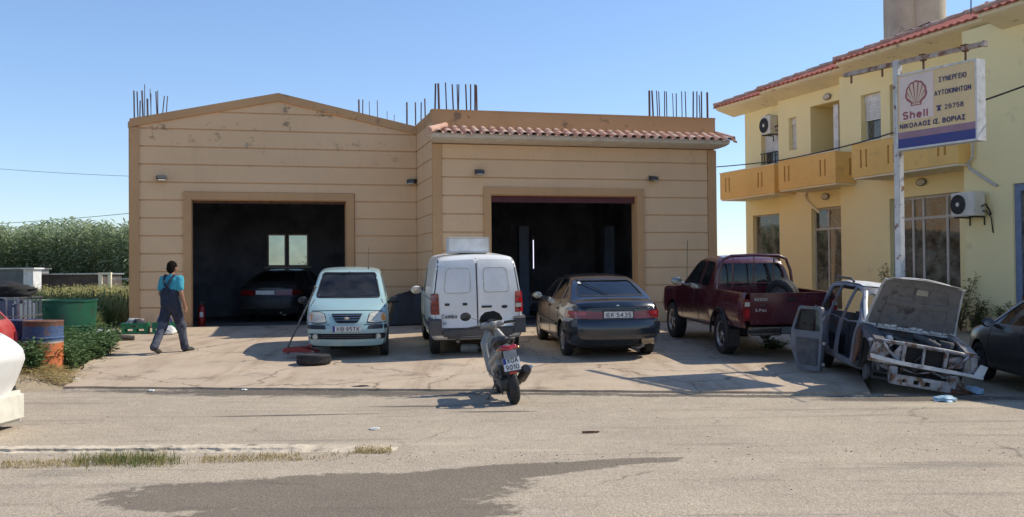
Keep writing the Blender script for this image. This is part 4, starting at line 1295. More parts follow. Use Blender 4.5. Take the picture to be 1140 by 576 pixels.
def make_body(root, S, paintm, wheels, wr, sidewins=(), front=None, rear=None, extra_cut=(), gl=None, topwin=None, hollow=True, name='body', gth=.3, win_side_glass=True):
    """painted shell with real window openings and glass; returns (object, bvh)"""
    gl = gl or M['carglass']
    outer = body_mesh(S)
    bv = bvh_of(outer)
    cut = []
    if hollow:
        inn = body_mesh(S, .045)
        cut.append(inn)
    for (wx, wz) in wheels:
        cut.append(cyl_mesh((wx, wz), wr, -1.2, 1.2))
    W = 1.2
    for poly in sidewins: cut.append(prism_mesh(roundpoly(poly, .04), 'Y', -W, W))
    fx = (S['x'][0] + S['x'][1]) / 2
    if front: cut.append(prism_mesh(roundpoly(front, .06), 'X', S.get('fwin', fx), 3.5))
    if rear: cut.append(prism_mesh(roundpoly(rear, .06), 'X', -3.5, S.get('rwin', fx)))
    cut += list(extra_cut)
    me = boolean(outer, cut)
    ob = link(name, me, paintm, root, 32)
    # arches: dark liners
    for i, (wx, wz) in enumerate(wheels):
        l = MB(); l.prism([(wx + (wr - .004) * math.cos(R(t_)), wz + .02 + (wr - .004) * math.sin(R(t_))) for t_ in range(0, 181, 12)], 'Y', -S.get('well', .45), S.get('well', .45))
        l.build('wheel_well', M['matt_black'], root, 40)
    def grow(poly, g_):
        cx = sum(p[0] for p in poly) / len(poly); cy = sum(p[1] for p in poly) / len(poly)
        return [(p[0] + (g_ if p[0] > cx else -g_), p[1] + (g_ if p[1] > cy else -g_)) for p in poly]
    if win_side_glass:
        for poly in sidewins:
            for sd in ('+y', '-y'):
                decal('side_window', bv, roundpoly(grow(poly, .008), .04), sd, gl, root, -.014, .004, .12)
    if front: decal('windscreen', bv, roundpoly(grow(front, .008), .06), '+x', gl, root, -.014, .004, .1)
    if rear: decal('rear_window', bv, roundpoly(grow(rear, .008), .06), '-x', gl, root, -.014, .004, .1)
    return ob, bv

def rubber_frame(name, bv, poly, side, parent, w=.02, m=None):
    pl = roundpoly(poly, .05) ; pl = pl + [pl[0]]
    return seams(name, bv, [pl], side, parent, w, m or M['black'])

def floorpan(root, x0, x1, w, z, m=None):
    b = MB(); b.rng(x0, x1, -w, w, z, z + .05); b.rng(x0 + .2, x1 - .2, -w * .5, w * .5, z - .06, z - .001)
    b.build('floor_pan', m or M['matt_black'], root)

def place(px_or_xy, heading_deg, **kw): pass

def car_root(name, x, y, heading, label, cat='car', group=None, pitch=0.0, dz=.03, roll=0.0):
    """heading: angle of forward (+x local) from world +X; follows the slope of the ground"""
    h = R(heading); fx, fy = math.cos(h), math.sin(h)
    zf = gz(x + fx * 1.2, y + fy * 1.2); zr = gz(x - fx * 1.2, y - fy * 1.2)
    p = math.atan2(zf - zr, 2.4)
    zl = gz(x - fy * .7, y + fx * .7); zr_ = gz(x + fy * .7, y - fx * .7)
    rl = math.atan2(zl - zr_, 1.4)
    o = empty(name, (x, y, (zf + zr) / 2 + dz), 0, label, cat, group)
    o.rotation_mode = 'XYZ'
    o.rotation_euler = (rl + roll, -p + pitch, h)
    return o
# ---------------------------------------------------------------- small pale blue hatchback (faces the camera, one front wheel off)
def small_hatch():
    L2_ = 3.5 / 2
    fw = V((math.sin(R(7.2)), -math.cos(R(7.2))))       # direction the nose points
    nose = V((-2.93, 17.78))
    c = nose - fw * L2_
    root = car_root('hatchback_car', c.x, c.y, math.degrees(math.atan2(fw.y, fw.x)), 'pale blue hatchback facing the street with one front wheel taken off', pitch=0, roll=R(-.6))
    P = paint('pale_blue_paint', (.31, .46, .46), amt=.3, rough=.28)
    S = dict(x=(-1.74, 1.75), wroof=.58, fz=.75, rz=.6, cf=.2, cr=.1, mid=.6, crown=.05,
             bot=[(-1.75, .32), (-1.5, .2), (1.4, .2), (1.75, .24)],
             top=[(-1.75, .85), (-1.72, 1.0), (-1.6, 1.38), (-1.4, 1.49), (-.6, 1.56), (.1, 1.53), (.35, 1.44), (.95, 1.08), (1.1, 1.03), (1.45, .93), (1.66, .82), (1.75, .66)],
             belt=[(-1.75, .98), (-1, .96), (.6, .93), (1.0, .93), (1.6, .82), (1.75, .7)],
             w=[(-1.75, .66), (-1.5, .72), (-.8, .745), (0, .745), (.9, .745), (1.3, .735), (1.6, .70), (1.75, .66)],
             nose=[(.2, -.02), (.35, .03), (.52, .03), (.62, .0), (.8, -.04), (.95, -.1)], fwin=.12, rwin=-1.3)
    fwin = [(-.58, 1.05), (.58, 1.05), (.49, 1.475), (-.49, 1.475)]
    sides = [[(.62, .98), (-.28, .98), (-.28, 1.45), (.2, 1.43)], [(-.36, .98), (-1.15, 1.0), (-1.2, 1.42), (-.36, 1.45)]]
    body, bv = make_body(root, S, P, [(1.14, .27), (-1.2, .27)], .32, sides, fwin, [(-.5, 1.05), (.5, 1.05), (.46, 1.4), (-.46, 1.4)])
    floorpan(root, -1.5, 1.5, .62, .2)
    rubber_frame('windscreen_seal', bv, fwin, '+x', root, .022)
    for s in (1, -1):
        hl = [(s * .36, .66), (s * .40, .79), (s * .5, .82), (s * .66, .80), (s * .69, .72), (s * .66, .655), (s * .5, .64)]
        decal('headlight', bv, hl, '+x', M['clearlens'], root, .004, .012, .05)
        decal('headlight_bezel', bv, roundpoly([(s * .345, .645), (s * .385, .80), (s * .5, .835), (s * .675, .815), (s * .705, .72), (s * .675, .64), (s * .5, .625)], .02), '+x', M['greyplastic'], root, .001, .003, .05)
        decal('indicator', bv, roundpoly([(s * .6, .67), (s * .6, .78), (s * .655, .78), (s * .675, .72), (s * .655, .67)], .01), '+x', M['amber'], root, .0165, .002, .05)
        q = MB(); q.lathe([(0, 0), (.062, 0), (.068, .012), (.055, .016), (0, .01)], axis='X', n=20)
        h_ = decal('bumper_slot', bv, roundpoly([(s * .36, .535), (s * .70, .535), (s * .70, .605), (s * .38, .60)], .02), '+x', M['black'], root, .003, .008, .06)
        hit = bv.ray_cast(V((4, s * .55, .4)), V((-1, 0, 0)))[0]
        f = MB(); f.lathe([(0, .0), (.04, .0), (.05, .015), (.043, .022), (.035, .014), (0, .012)], axis='X', n=20)
        fo = f.build('fog_lamp', M['clearlens'], root, 40); fo.location = (hit.x + .006, s * .55, .405)
        for k in (0,):
            mirror_unit(root, .62, s * .84, .98, M['black'], s)
    # grille: chrome-edged trapezoid with bars
    gp = [(-.27, .80), (.27, .80), (.2, .665), (.15, .64), (-.15, .64), (-.2, .665)]
    decal('grille', bv, roundpoly(gp, .02), '+x', M['matt_black'], root, .003, .006, .05)
    for z in (.685, .725, .765):
        decal('grille_bar', bv, [(-.2 - (z - .665) * .5, z - .006), (.2 + (z - .665) * .5, z - .006), (.2 + (z - .665) * .5, z + .006), (-.2 - (z - .665) * .5, z + .006)], '+x', M['chrome'], root, .01, .01, .08)
    out = roundpoly([(-.31, .815), (-.225, .655), (-.16, .615), (.16, .615), (.225, .655), (.31, .815)], .02)
    seams('grille_surround', bv, [out[2:-2]], '+x', root, .035, P)
    b = MB(); b.lathe([(0, 0), (.035, 0), (.035, .01), (0, .012)], axis='X', n=20); o = b.build('badge', M['chrome'], root, 30)
    hit = bv.ray_cast(V((4, 0, .725)), V((-1, 0, 0)))[0]; o.location = (hit.x + .02, 0, .725); o.scale = (1, 1.3, .7)
    decal('lower_grille', bv, roundpoly([(-.66, .36), (.66, .36), (.68, .46), (-.68, .46)], .03), '+x', M['matt_black'], root, .003, .005, .06)
    for z in (.395, .425): decal('lower_grille_bar', bv, [(-.44, z - .004), (.44, z - .004), (.44, z + .004), (-.44, z + .004)], '+x', M['greyplastic'], root, .008, .006, .1)
    hit = bv.ray_cast(V((4, 0, .54)), V((-1, 0, 0)))[0]
    number_plate(root, hit.x + .02, 0, .545, 'XIB·957X', 1, .5, .11)
    seams('panel_gap', bv, [[(-.70, .84), (-.6, 1.02)], [(.70, .84), (.6, 1.02)], [(-.68, .835), (-.36, .85), (0, .852), (.36, .85), (.68, .835)], [(-.7, .615), (-.3, .612)], [(.7, .615), (.3, .612)]], '+x', root, .01)
    for sd in ('+y', '-y'):
        seams('door_gap', bv, [[(.66, .98), (.68, .5), (.62, .27)], [(-.32, .97), (-.32, .27)], [(-.32, .27), (.62, .27)], [(-1.2, .97), (-.95, .55), (-.85, .3)], [(-.85, .27), (-.32, .27)]], sd, root)
        decal('door_handle', bv, roundpoly([(-.12, .84), (-.26, .84), (-.26, .87), (-.12, .87)], .01), sd, M['black'], root, .01, .015)
        decal('side_strip', bv, [(.6, .5), (-.8, .5), (-.8, .545), (.6, .545)], sd, M['black'], root, .002, .01)
    # wipers
    for y0, y1 in ((-.1, .42), (-.5, .02)):
        b = MB()
        p0 = V((1.1, y0, 1.07)); 
        pts = []
        for t in fr(0, 1, 8):
            yy = y0 + (y1 - y0) * t; zz = 1.055 + .03 * t
            h = bv.ray_cast(V((4, yy, zz)), V((-1, 0, 0)))[0]
            pts.append(h + V((.012, 0, .01)))
        b.tube(pts, .007, 6); b.build('wiper', M['black'], root, 40)
    b = MB(); b.box((.72, 0, .93), (.35, 1.2, .14), bev=.04); b.box((.6, 0, .98), (.2, .3, .1), bev=.03); b.build('dashboard', M['seat'], root, 30)
    b = MB(); b.lathe([(.165, -.012), (.18, 0), (.165, .012), (.15, 0)], axis='X', n=28, closed=True)
    b.box((0, 0, 0), (.02, .32, .05)); b.box((0, 0, -.06), (.02, .05, .16))
    o = b.build('steering_wheel', M['black'], root, 40); o.location = (.46, .33, .98); o.rotation_euler = (0, R(-28), 0)
    seat(root, -.05, .33, .36); seat(root, -.05, -.33, .36); 
    b = MB(); b.box((-.95, 0, .5), (.5, 1.1, .16), bev=.04); b.box((-1.2, 0, .78), (.14, 1.1, .5), ry=R(-10), bev=.05); b.build('rear_bench', M['seat'], root, 40)
    b = MB(); b.box((.27, 0, 1.41), (.03, .22, .06), bev=.015); b.cyl((.27, 0, 1.43), (.26, 0, 1.5), .008); b.build('rear_view_mirror', M['black'], root, 30)
    b = MB(); b.tube([(-.2, .35, 1.55), (-.55, .35, 1.95)], .004, 5); b.cyl((-.2, .35, 1.53), (-.2, .35, 1.56), .015); b.build('aerial', M['black'], root)
    wheel(root, 1.14, .655, .27, .27, .16, 'cap', rimc=M['alu'])
    wheel(root, -1.2, .655, .27, .27, .16, 'cap', rimc=M['alu']); wheel(root, -1.2, -.655, .27, .27, .16, 'cap', rimc=M['alu'])
    b = MB(); b.lathe([(0, 0), (.11, 0), (.11, -.015), (.06, -.02), (.06, -.07), (.03, -.08), (0, -.08)], axis='Y', n=28); o = b.build('brake_disc', M['dirtysteel'], root, 40); o.location = (1.14, -.6, .3)
    b = MB(); b.cyl((1.14, -.52, .3), (1.14, -.25, .28), .03); b.cyl((1.14, -.45, .3), (1.1, -.42, .62), .028); b.box((1.14, -.4, .24), (.26, .3, .035)); b.build('suspension_arm', M['dirtysteel'], root)
    return root
hatch = small_hatch()
# ---------------------------------------------------------------- white panel van, seen from behind
def van():
    h = 90 + 8.5
    Lh = 2.06
    rear = V((-.60, 17.75)); f = V((math.cos(R(h)), math.sin(R(h))))
    c = rear + f * Lh
    root = car_root('panel_van', c.x, c.y, h, 'white panel van seen from behind with windowless rear doors, parked between the two bays', 'van')
    P = paint('white_van_paint', (.78, .77, .73), dust=(.42, .36, .28), amt=.3, rough=.35)
    S = dict(x=(-2.05, 2.05), wroof=.70, fz=.9, rz=.28, cf=.22, cr=.07, mid=.45, crown=.07, shoulder=.985,
             bot=[(-2.05, .34), (-1.8, .28), (1.7, .24), (2.05, .28)],
             top=[(-2.05, 1.66), (-2.0, 1.74), (-1.85, 1.79), (-.2, 1.80), (.3, 1.68), (.95, 1.15), (1.15, 1.08), (1.7, .95), (2.0, .78), (2.05, .7)],
             belt=[(-2.05, 1.02), (.6, .98), (1.0, .96), (1.8, .85)],
             w=[(-2.05, .80), (-1.85, .825), (-.3, .825), (.1, .80), (1.3, .80), (1.7, .78), (2.05, .70)],
             tail=[(.3, -.03), (.5, -.035), (.62, -.0), (1.0, .0), (1.3, .02), (1.8, .09)], fwin=.6, well=.5)
    sides = [[(.8, 1.02), (-.1, 1.02), (-.1, 1.52), (.3, 1.5)]]
    body, bv = make_body(root, S, P, [(1.25, .29), (-1.3, .29)], .34, sides, [(-.6, 1.12), (.6, 1.12), (.55, 1.6), (-.55, 1.6)])
    floorpan(root, -1.9, 1.9, .7, .27)
    # rear doors: left (near the viewer's left) and right, each a leaf with a pressed panel
    leafL = roundpoly([(.045 - .02, .52), (.74, .52), (.735, 1.1), (.65, 1.69), (.025, 1.71)], .06)
    leafR = [(-p[0], p[1]) for p in leafL][::-1]
    PD = paint('shaded_door_paint', (.66, .67, .66), dust=(.40, .36, .3), amt=.3, rough=.4)  # greyer copy of the white: shade on the left leaf put into the paint
    for leaf, s, mt in ((leafL, 1, PD), (leafR, -1, P)):
        o = decal('rear_door', bv, leaf, '-x', mt, root, .004, .012, .12)
        tb = bv
        pr = roundpoly([(s * .12, 1.13), (s * .58, 1.13), (s * .53, 1.56), (s * .12, 1.56)][::s], .07)
        q = decal('pressed_panel', bv, pr, '-x', mt, o, .012, .010, .1)
        seams('panel_edge', bv, [], '-x', o) 
        ed = seams('panel_rim', bv, [pr + [pr[0]]], '-x', o, .014, mk('worn_sealer' + str(s), (.38, .34, .27), (.6, .58, .52), scale=9, rough=.9))
        if ed: ed.location = (-.021, 0, 0)
        for z in (.72, 1.42):
            b = MB(); hit = bv.ray_cast(V((-4, s * .755, z)), V((1, 0, 0)))[0]
            if hit: b.cyl((hit.x - .02, s * .765, z - .04), (hit.x - .02, s * .765, z + .04), .016, .016, 8); b.build('hinge', P, o, 40)
    sm = seams('door_gap', bv, [[(0, .52), (0, 1.72)], [(.75, .52), (.745, 1.12), (.66, 1.7)], [(-.75, .52), (-.745, 1.12), (-.66, 1.7)], [(-.74, .515), (.74, .515)]], '-x', root, .02)
    # latch slots and handle (paint-worn), lettering, lock
    for y in (.53, .22):
        decal('latch_slot', bv, roundpoly([(y - .04, .91), (y + .04, .91), (y + .04, .955), (y - .04, .955)], .01), '-x', M['black'], root, .012, .012, .05)
    decal('rear_handle', bv, roundpoly([(-.07, .86), (-.25, .86), (-.25, .895), (-.07, .895)], .01), '-x', M['black'], root, .014, .022, .06)
    decal('oval_badge', bv, [(-.48 + .055 * math.cos(t), .865 + .03 * math.sin(t)) for t in fr(0, 2 * math.pi * .95, 16)], '-x', M['black'], root, .014, .006, .05)
    hit = bv.ray_cast(V((-4, .5, .7)), V((1, 0, 0)))[0]
    text('lettering', 'Combo', .105, frame((hit.x - .034, .50, .725), (0, -1, 0), (0, 0, 1)), M['ink'], root, .003, .27)
    text('lettering', 'TD', .06, frame((hit.x - .03, .59, .60), (0, -1, 0), (0, 0, 1)), M['greyplastic'], root, .002, .07)
    for s in (1, -1):
        pl = roundpoly([(s * .665, .76), (s * .80, .76), (s * .79, 1.13), (s * .675, 1.13)], .02)
        o = decal('tail_light', bv, pl, '-x', M['darkredlens'] if s > 0 else M['redlens'], root, .006, .02, .04)
        for z in (.84, .93, 1.03):
            decal('lens_rib', bv, [(s * .675, z - .006), (s * .785, z - .006), (s * .785, z + .006), (s * .675, z + .006)], '-x', M['ink'], o, .024, .004, .05)
        decal('reversing_lens', bv, [(s * .678, .85), (s * .785, .85), (s * .785, .92), (s * .678, .92)], '-x', M['clearlens'] if s < 0 else M['darkredlens'], o, .0265, .003, .05)
        # corner bumper wrapping round
        b = MB(); b.prism([(-2.11, .40), (-2.11, .66), (-1.98, .70), (-1.72, .70), (-1.70, .40)], 'Y', s * .64, s * .845); 
        b.build('bumper_corner', M['greyplastic'], root)
        mirror_unit(root, .72, s * .92, 1.05, M['whiteplastic'], s, 1.15)
    b = MB(); b.box((-2.07, 0, .44), (.09, 1.28, .15), bev=.03); b.box((-2.06, 0, .35), (.06, 1.1, .05), bev=.015); b.build('rear_step', M['greyplastic'], root, 30)
    b = MB(); b.cyl((-1.85, .35, .3), (-2.08, .36, .28), .028); b.cyl((-1.2, .3, .3), (-1.85, .35, .3), .06); b.build('exhaust', M['dirtysteel'], root, 40)
    for sd in ('+y', '-y'):
        seams('side_crease', bv, [[(.85, 1.0), (.95, .5), (.85, .33)], [(-.15, 1.65), (-.15, .33)], [(-.15, .32), (.85, .32)], [(-.3, 1.0), (-1.95, 1.02)]], sd, root, .012)
        decal('rub_strip', bv, [(-1.65, .5), (.85, .5), (.85, .57), (-1.65, .57)], sd, M['greyplastic'], root, .002, .014, .2)
    for (x, y) in ((1.25, .7), (1.25, -.7), (-1.3, .72), (-1.3, -.72)): wheel(root, x, y, .29, .29, .17, 'steel', rimc=M['dirtysteel'])
    b = MB(); b.cyl((-1.3, -.6, .29), (-1.3, .6, .29), .035); b.box((-1.3, 0, .3), (.1, 1.0, .06)); b.build('rear_axle', M['dirtysteel'], root, 40)
    seat(root, .2, .36, .5); seat(root, .2, -.36, .5)
    # small dents of bare metal at the roof edge
    return root, bv, h
van_root, van_bv, van_h = van()
# white board box standing on the van roof
vr = van_root.matrix_basis
vm = Matrix.Translation(van_root.location) @ van_root.rotation_euler.to_matrix().to_4x4()
bp_ = vm @ V((-1.15, .06, 1.797))
bx_ = empty('roof_box', bp_, R(van_h), 'long white box lying on top of the white van', 'box')
b = MB(); b.box((0, 0, .15), (.5, .74, .29), bev=.008); b.build('shell', M['whiteplastic'], bx_, 30)
b = MB(); b.box((-.258, 0, .275), (.012, .75, .02)); b.box((-.258, 0, .02), (.012, .75, .02)); b.box((-.258, .368, .147), (.012, .016, .235)); b.box((-.258, -.368, .147), (.012, .016, .235)); b.build('edge_trim', M['frame'], bx_)
# clear plastic drum lying beneath the van
pp = gat(523, 394.5)
ob_ = empty('plastic_canister', (pp.x, pp.y, gz(pp.x, pp.y) + .03), 0, 'dusty clear plastic canister lying on the concrete under the white van', 'canister')
b = MB(); b.lathe([(0, -.16), (.075, -.16), (.085, -.14), (.085, -.03), (.078, -.02), (.085, -.01), (.085, .12), (.06, .15), (.03, .16), (.03, .18), (0, .18)], c=(0, 0, .086), axis='X', n=20); b.build('bottle', mk('milky_plastic', (.32, .34, .33), (.22, .23, .22), rough=.35), ob_, 40)
b = MB(); b.cyl((.165, 0, .086), (.2, 0, .086), .034, .034, 14); b.build('cap', M['greyplastic'], ob_, 40)

# ---------------------------------------------------------------- dark sedan, rear three-quarter
def sedan(root, P, full=True, light=None, plate='IEK·5435', rimc=None):
    light = light or M['darkredlens']
    S = dict(x=(-2.16, 2.2), wroof=.56, fz=.9, rz=.7, cf=.24, cr=.17, mid=.55, crown=.04, shoulder=.94,
             bot=[(-2.16, .36), (-1.9, .22), (1.8, .2), (2.2, .26)],
             top=[(-2.16, .90), (-2.08, .99), (-1.75, 1.03), (-1.62, 1.07), (-1.05, 1.30), (-.75, 1.37), (-.2, 1.40), (.3, 1.36), (1.1, .98), (1.3, .93), (1.9, .82), (2.2, .62)],
             belt=[(-2.16, .91), (-1.5, .93), (0, .90), (1.0, .86), (2.0, .76)],
             w=[(-2.16, .70), (-1.9, .79), (-1.2, .845), (0, .85), (1.2, .84), (1.8, .79), (2.2, .68)],
             tail=[(.3, -.02), (.45, -.05), (.6, -.05), (.68, .0), (.9, .03), (1.0, .04)],
             fwin=.4, rwin=-.9)
    rw = [(-.60, 1.065), (.60, 1.065), (.47, 1.315), (-.47, 1.315)]
    sides = [[(.95, .93), (-.1, .95), (-.1, 1.31), (.28, 1.29)], [(-.18, .95), (-1.02, .97), (-.92, 1.25), (-.75, 1.31), (-.18, 1.32)], [(-1.1, .98), (-1.42, 1.02), (-1.0, 1.22)]]
    body, bv = make_body(root, S, P, [(1.35, .3), (-1.27, .3)], .35, sides, [(-.6, .99), (.6, .99), (.5, 1.33), (-.5, 1.33)], rw, gl=M['darkglass'] if not full else M['sedanglass'])
    floorpan(root, -1.9, 1.9, .65, .2)
    if full: rubber_frame('rear_window_seal', bv, rw, '-x', root, .025)
    for s in (1, -1):
        o = decal('tail_light', bv, roundpoly([(s * .27, .70), (s * .82, .71), (s * .8, .83), (s * .66, .845), (s * .27, .825)], .02), '-x', light, root, .004, .012, .05)
        decal('indicator_lens', bv, roundpoly([(s * .55, .765), (s * .78, .77), (s * .78, .825), (s * .55, .825)], .01), '-x', M['redlens'] if full else light, o, .017, .002, .05)
    decal('boot_lip', bv, roundpoly([(-.62, .895), (.62, .895), (.6, .915), (-.6, .915)], .008), '-x', P, root, .004, .012, .08)
    seams('boot_gap', bv, [[(-.80, .70), (-.4, .69), (.4, .69), (.80, .70)], [(-.62, .84), (-.66, .93), (-.6, 1.02)], [(.62, .84), (.66, .93), (.6, 1.02)], [(-.6, .87), (.6, .87)]], '-x', root, .012)
    decal('bumper', bv, roundpoly([(-.86, .44), (.86, .44), (.86, .64), (-.86, .64)], .03), '-x', P if full else M['black'], root, .01, .03, .07)
    decal('number_recess', bv, roundpoly([(-.285, .71), (.285, .71), (.285, .85), (-.285, .85)], .02), '-x', M['black'], root, .002, .004, .06)
    hit = bv.ray_cast(V((-4, 0, .78)), V((1, 0, 0)))[0]
    number_plate(root, hit.x - .018, 0, .775, plate, -1, .5, .115, euro=False, size=.105)
    if full:
        b = MB(); b.lathe([(0, 0), (.03, 0), (.036, -.008), (0, -.012)], axis='X', n=18); o = b.build('boot_badge', M['chrome'], root, 30)
        hit = bv.ray_cast(V((-4, 0, .93)), V((1, 0, 0)))[0]; o.location = (hit.x - .006, 0, .905)
        # grey primer patch on the left rear wing
        for sd, poly in (('+y', [(-1.52, .66), (-1.62, .86), (-1.83, .90), (-2.02, .80), (-1.98, .70), (-1.75, .62), (-1.6, .54)]),):
            decal('primer_patch', bv, roundpoly(poly, .03), sd, mk('primer', (.5, .48, .42), (.36, .35, .31), scale=6, rough=.9), root, .006, .003, .03)
    for sd in ('+y', '-y'):
        seams('door_gap', bv, [[(.9, .9), (.95, .5), (.8, .27)], [(-.14, .93), (-.14, .26)], [(-1.06, .95), (-1.0, .6), (-.85, .4), (-.8, .27)], [(-.8, .26), (.8, .26)]], sd, root)
        for x in (-.0, -.86): decal('door_handle', bv, roundpoly([(x, .80), (x - .16, .80), (x - .16, .83), (x, .83)], .01), sd, M['black'], root, .01, .016)
        decal('side_moulding', bv, [(.85, .5), (-.86, .5), (-.86, .55), (.85, .55)], sd, M['black'], root, .003, .012, .2)
    for s in (1, -1): mirror_unit(root, .72, s * .93, .95, P if full else M['black'], s)
    for (x, y) in ((1.35, .72), (1.35, -.72), (-1.27, .72), (-1.27, -.72)): wheel(root, x, y, .3, .3, .185, 'cap', rimc=rimc or M['alu'])
    seat(root, .15, .35, .3); seat(root, .15, -.35, .3)
    b = MB(); b.box((-.75, 0, .42), (.5, 1.1, .16), bev=.04); b.box((-1.02, 0, .75), (.14, 1.1, .5), ry=R(-14), bev=.05); b.build('rear_bench', M['seat'], root, 40)
    b = MB(); b.box((-1.35, 0, .97), (.5, 1.0, .03)); b.build('parcel_shelf', M['seat'], root)
    b = MB(); b.cyl((-1.9, -.42, .25), (-2.18, -.42, .25), .03); b.cyl((-1.3, -.42, .28), (-1.9, -.42, .25), .09); b.build('exhaust', M['dirtysteel'], root, 40)
    if full:
        b = MB(); pts = []
        for t in fr(0, 1, 6):
            hh = bv.ray_cast(V((-4, .5 - .45 * t, 1.31 - .23 * t)), V((1, 0, 0)))[0]
            pts.append(hh + V((-.012, 0, .012)))
        b.tube(pts, .008, 6); b.build('rear_wiper', M['black'], root, 40)
        hh = bv.ray_cast(V((-4, .46, 1.27)), V((1, 0, 0)))[0]
        b = MB(); b.lathe([(0, 0), (.04, 0), (.04, -.003), (0, -.003)], axis='X', n=16); o = b.build('window_sticker', M['plate'], root); o.location = hh + V((-.016, 0, 0)); o.rotation_euler = (0, R(62), 0)
    return bv
M['sedanglass'] = glass('sedan_glass', (.3, .36, .42), ior=1.9, dust=.05, dcol=(.16, .2, .26))
hs = 90 + 7.7
f_ = V((math.cos(R(hs)), math.sin(R(hs)))); c_ = V((1.80, 17.05)) + f_ * 2.2
sed = car_root('sedan_car', c_.x, c_.y, hs, 'dark blue-green sedan seen from behind with a grey primer patch on its rear wing')
sedan(sed, paint('dark_green_paint', (.006, .011, .019), dust=(.13, .125, .12), amt=.10, rough=.2, coat=.9))
# car standing inside the left bay
q_ = garp(-3.05, 6.15, .012)
dk = empty('workshop_car', q_, R(90 - 4), 'black car parked deep inside the left bay below the back windows', 'car')
sedan(dk, paint('black_paint', (.02, .02, .022), amt=.2), False, M['darkredlens'], '')

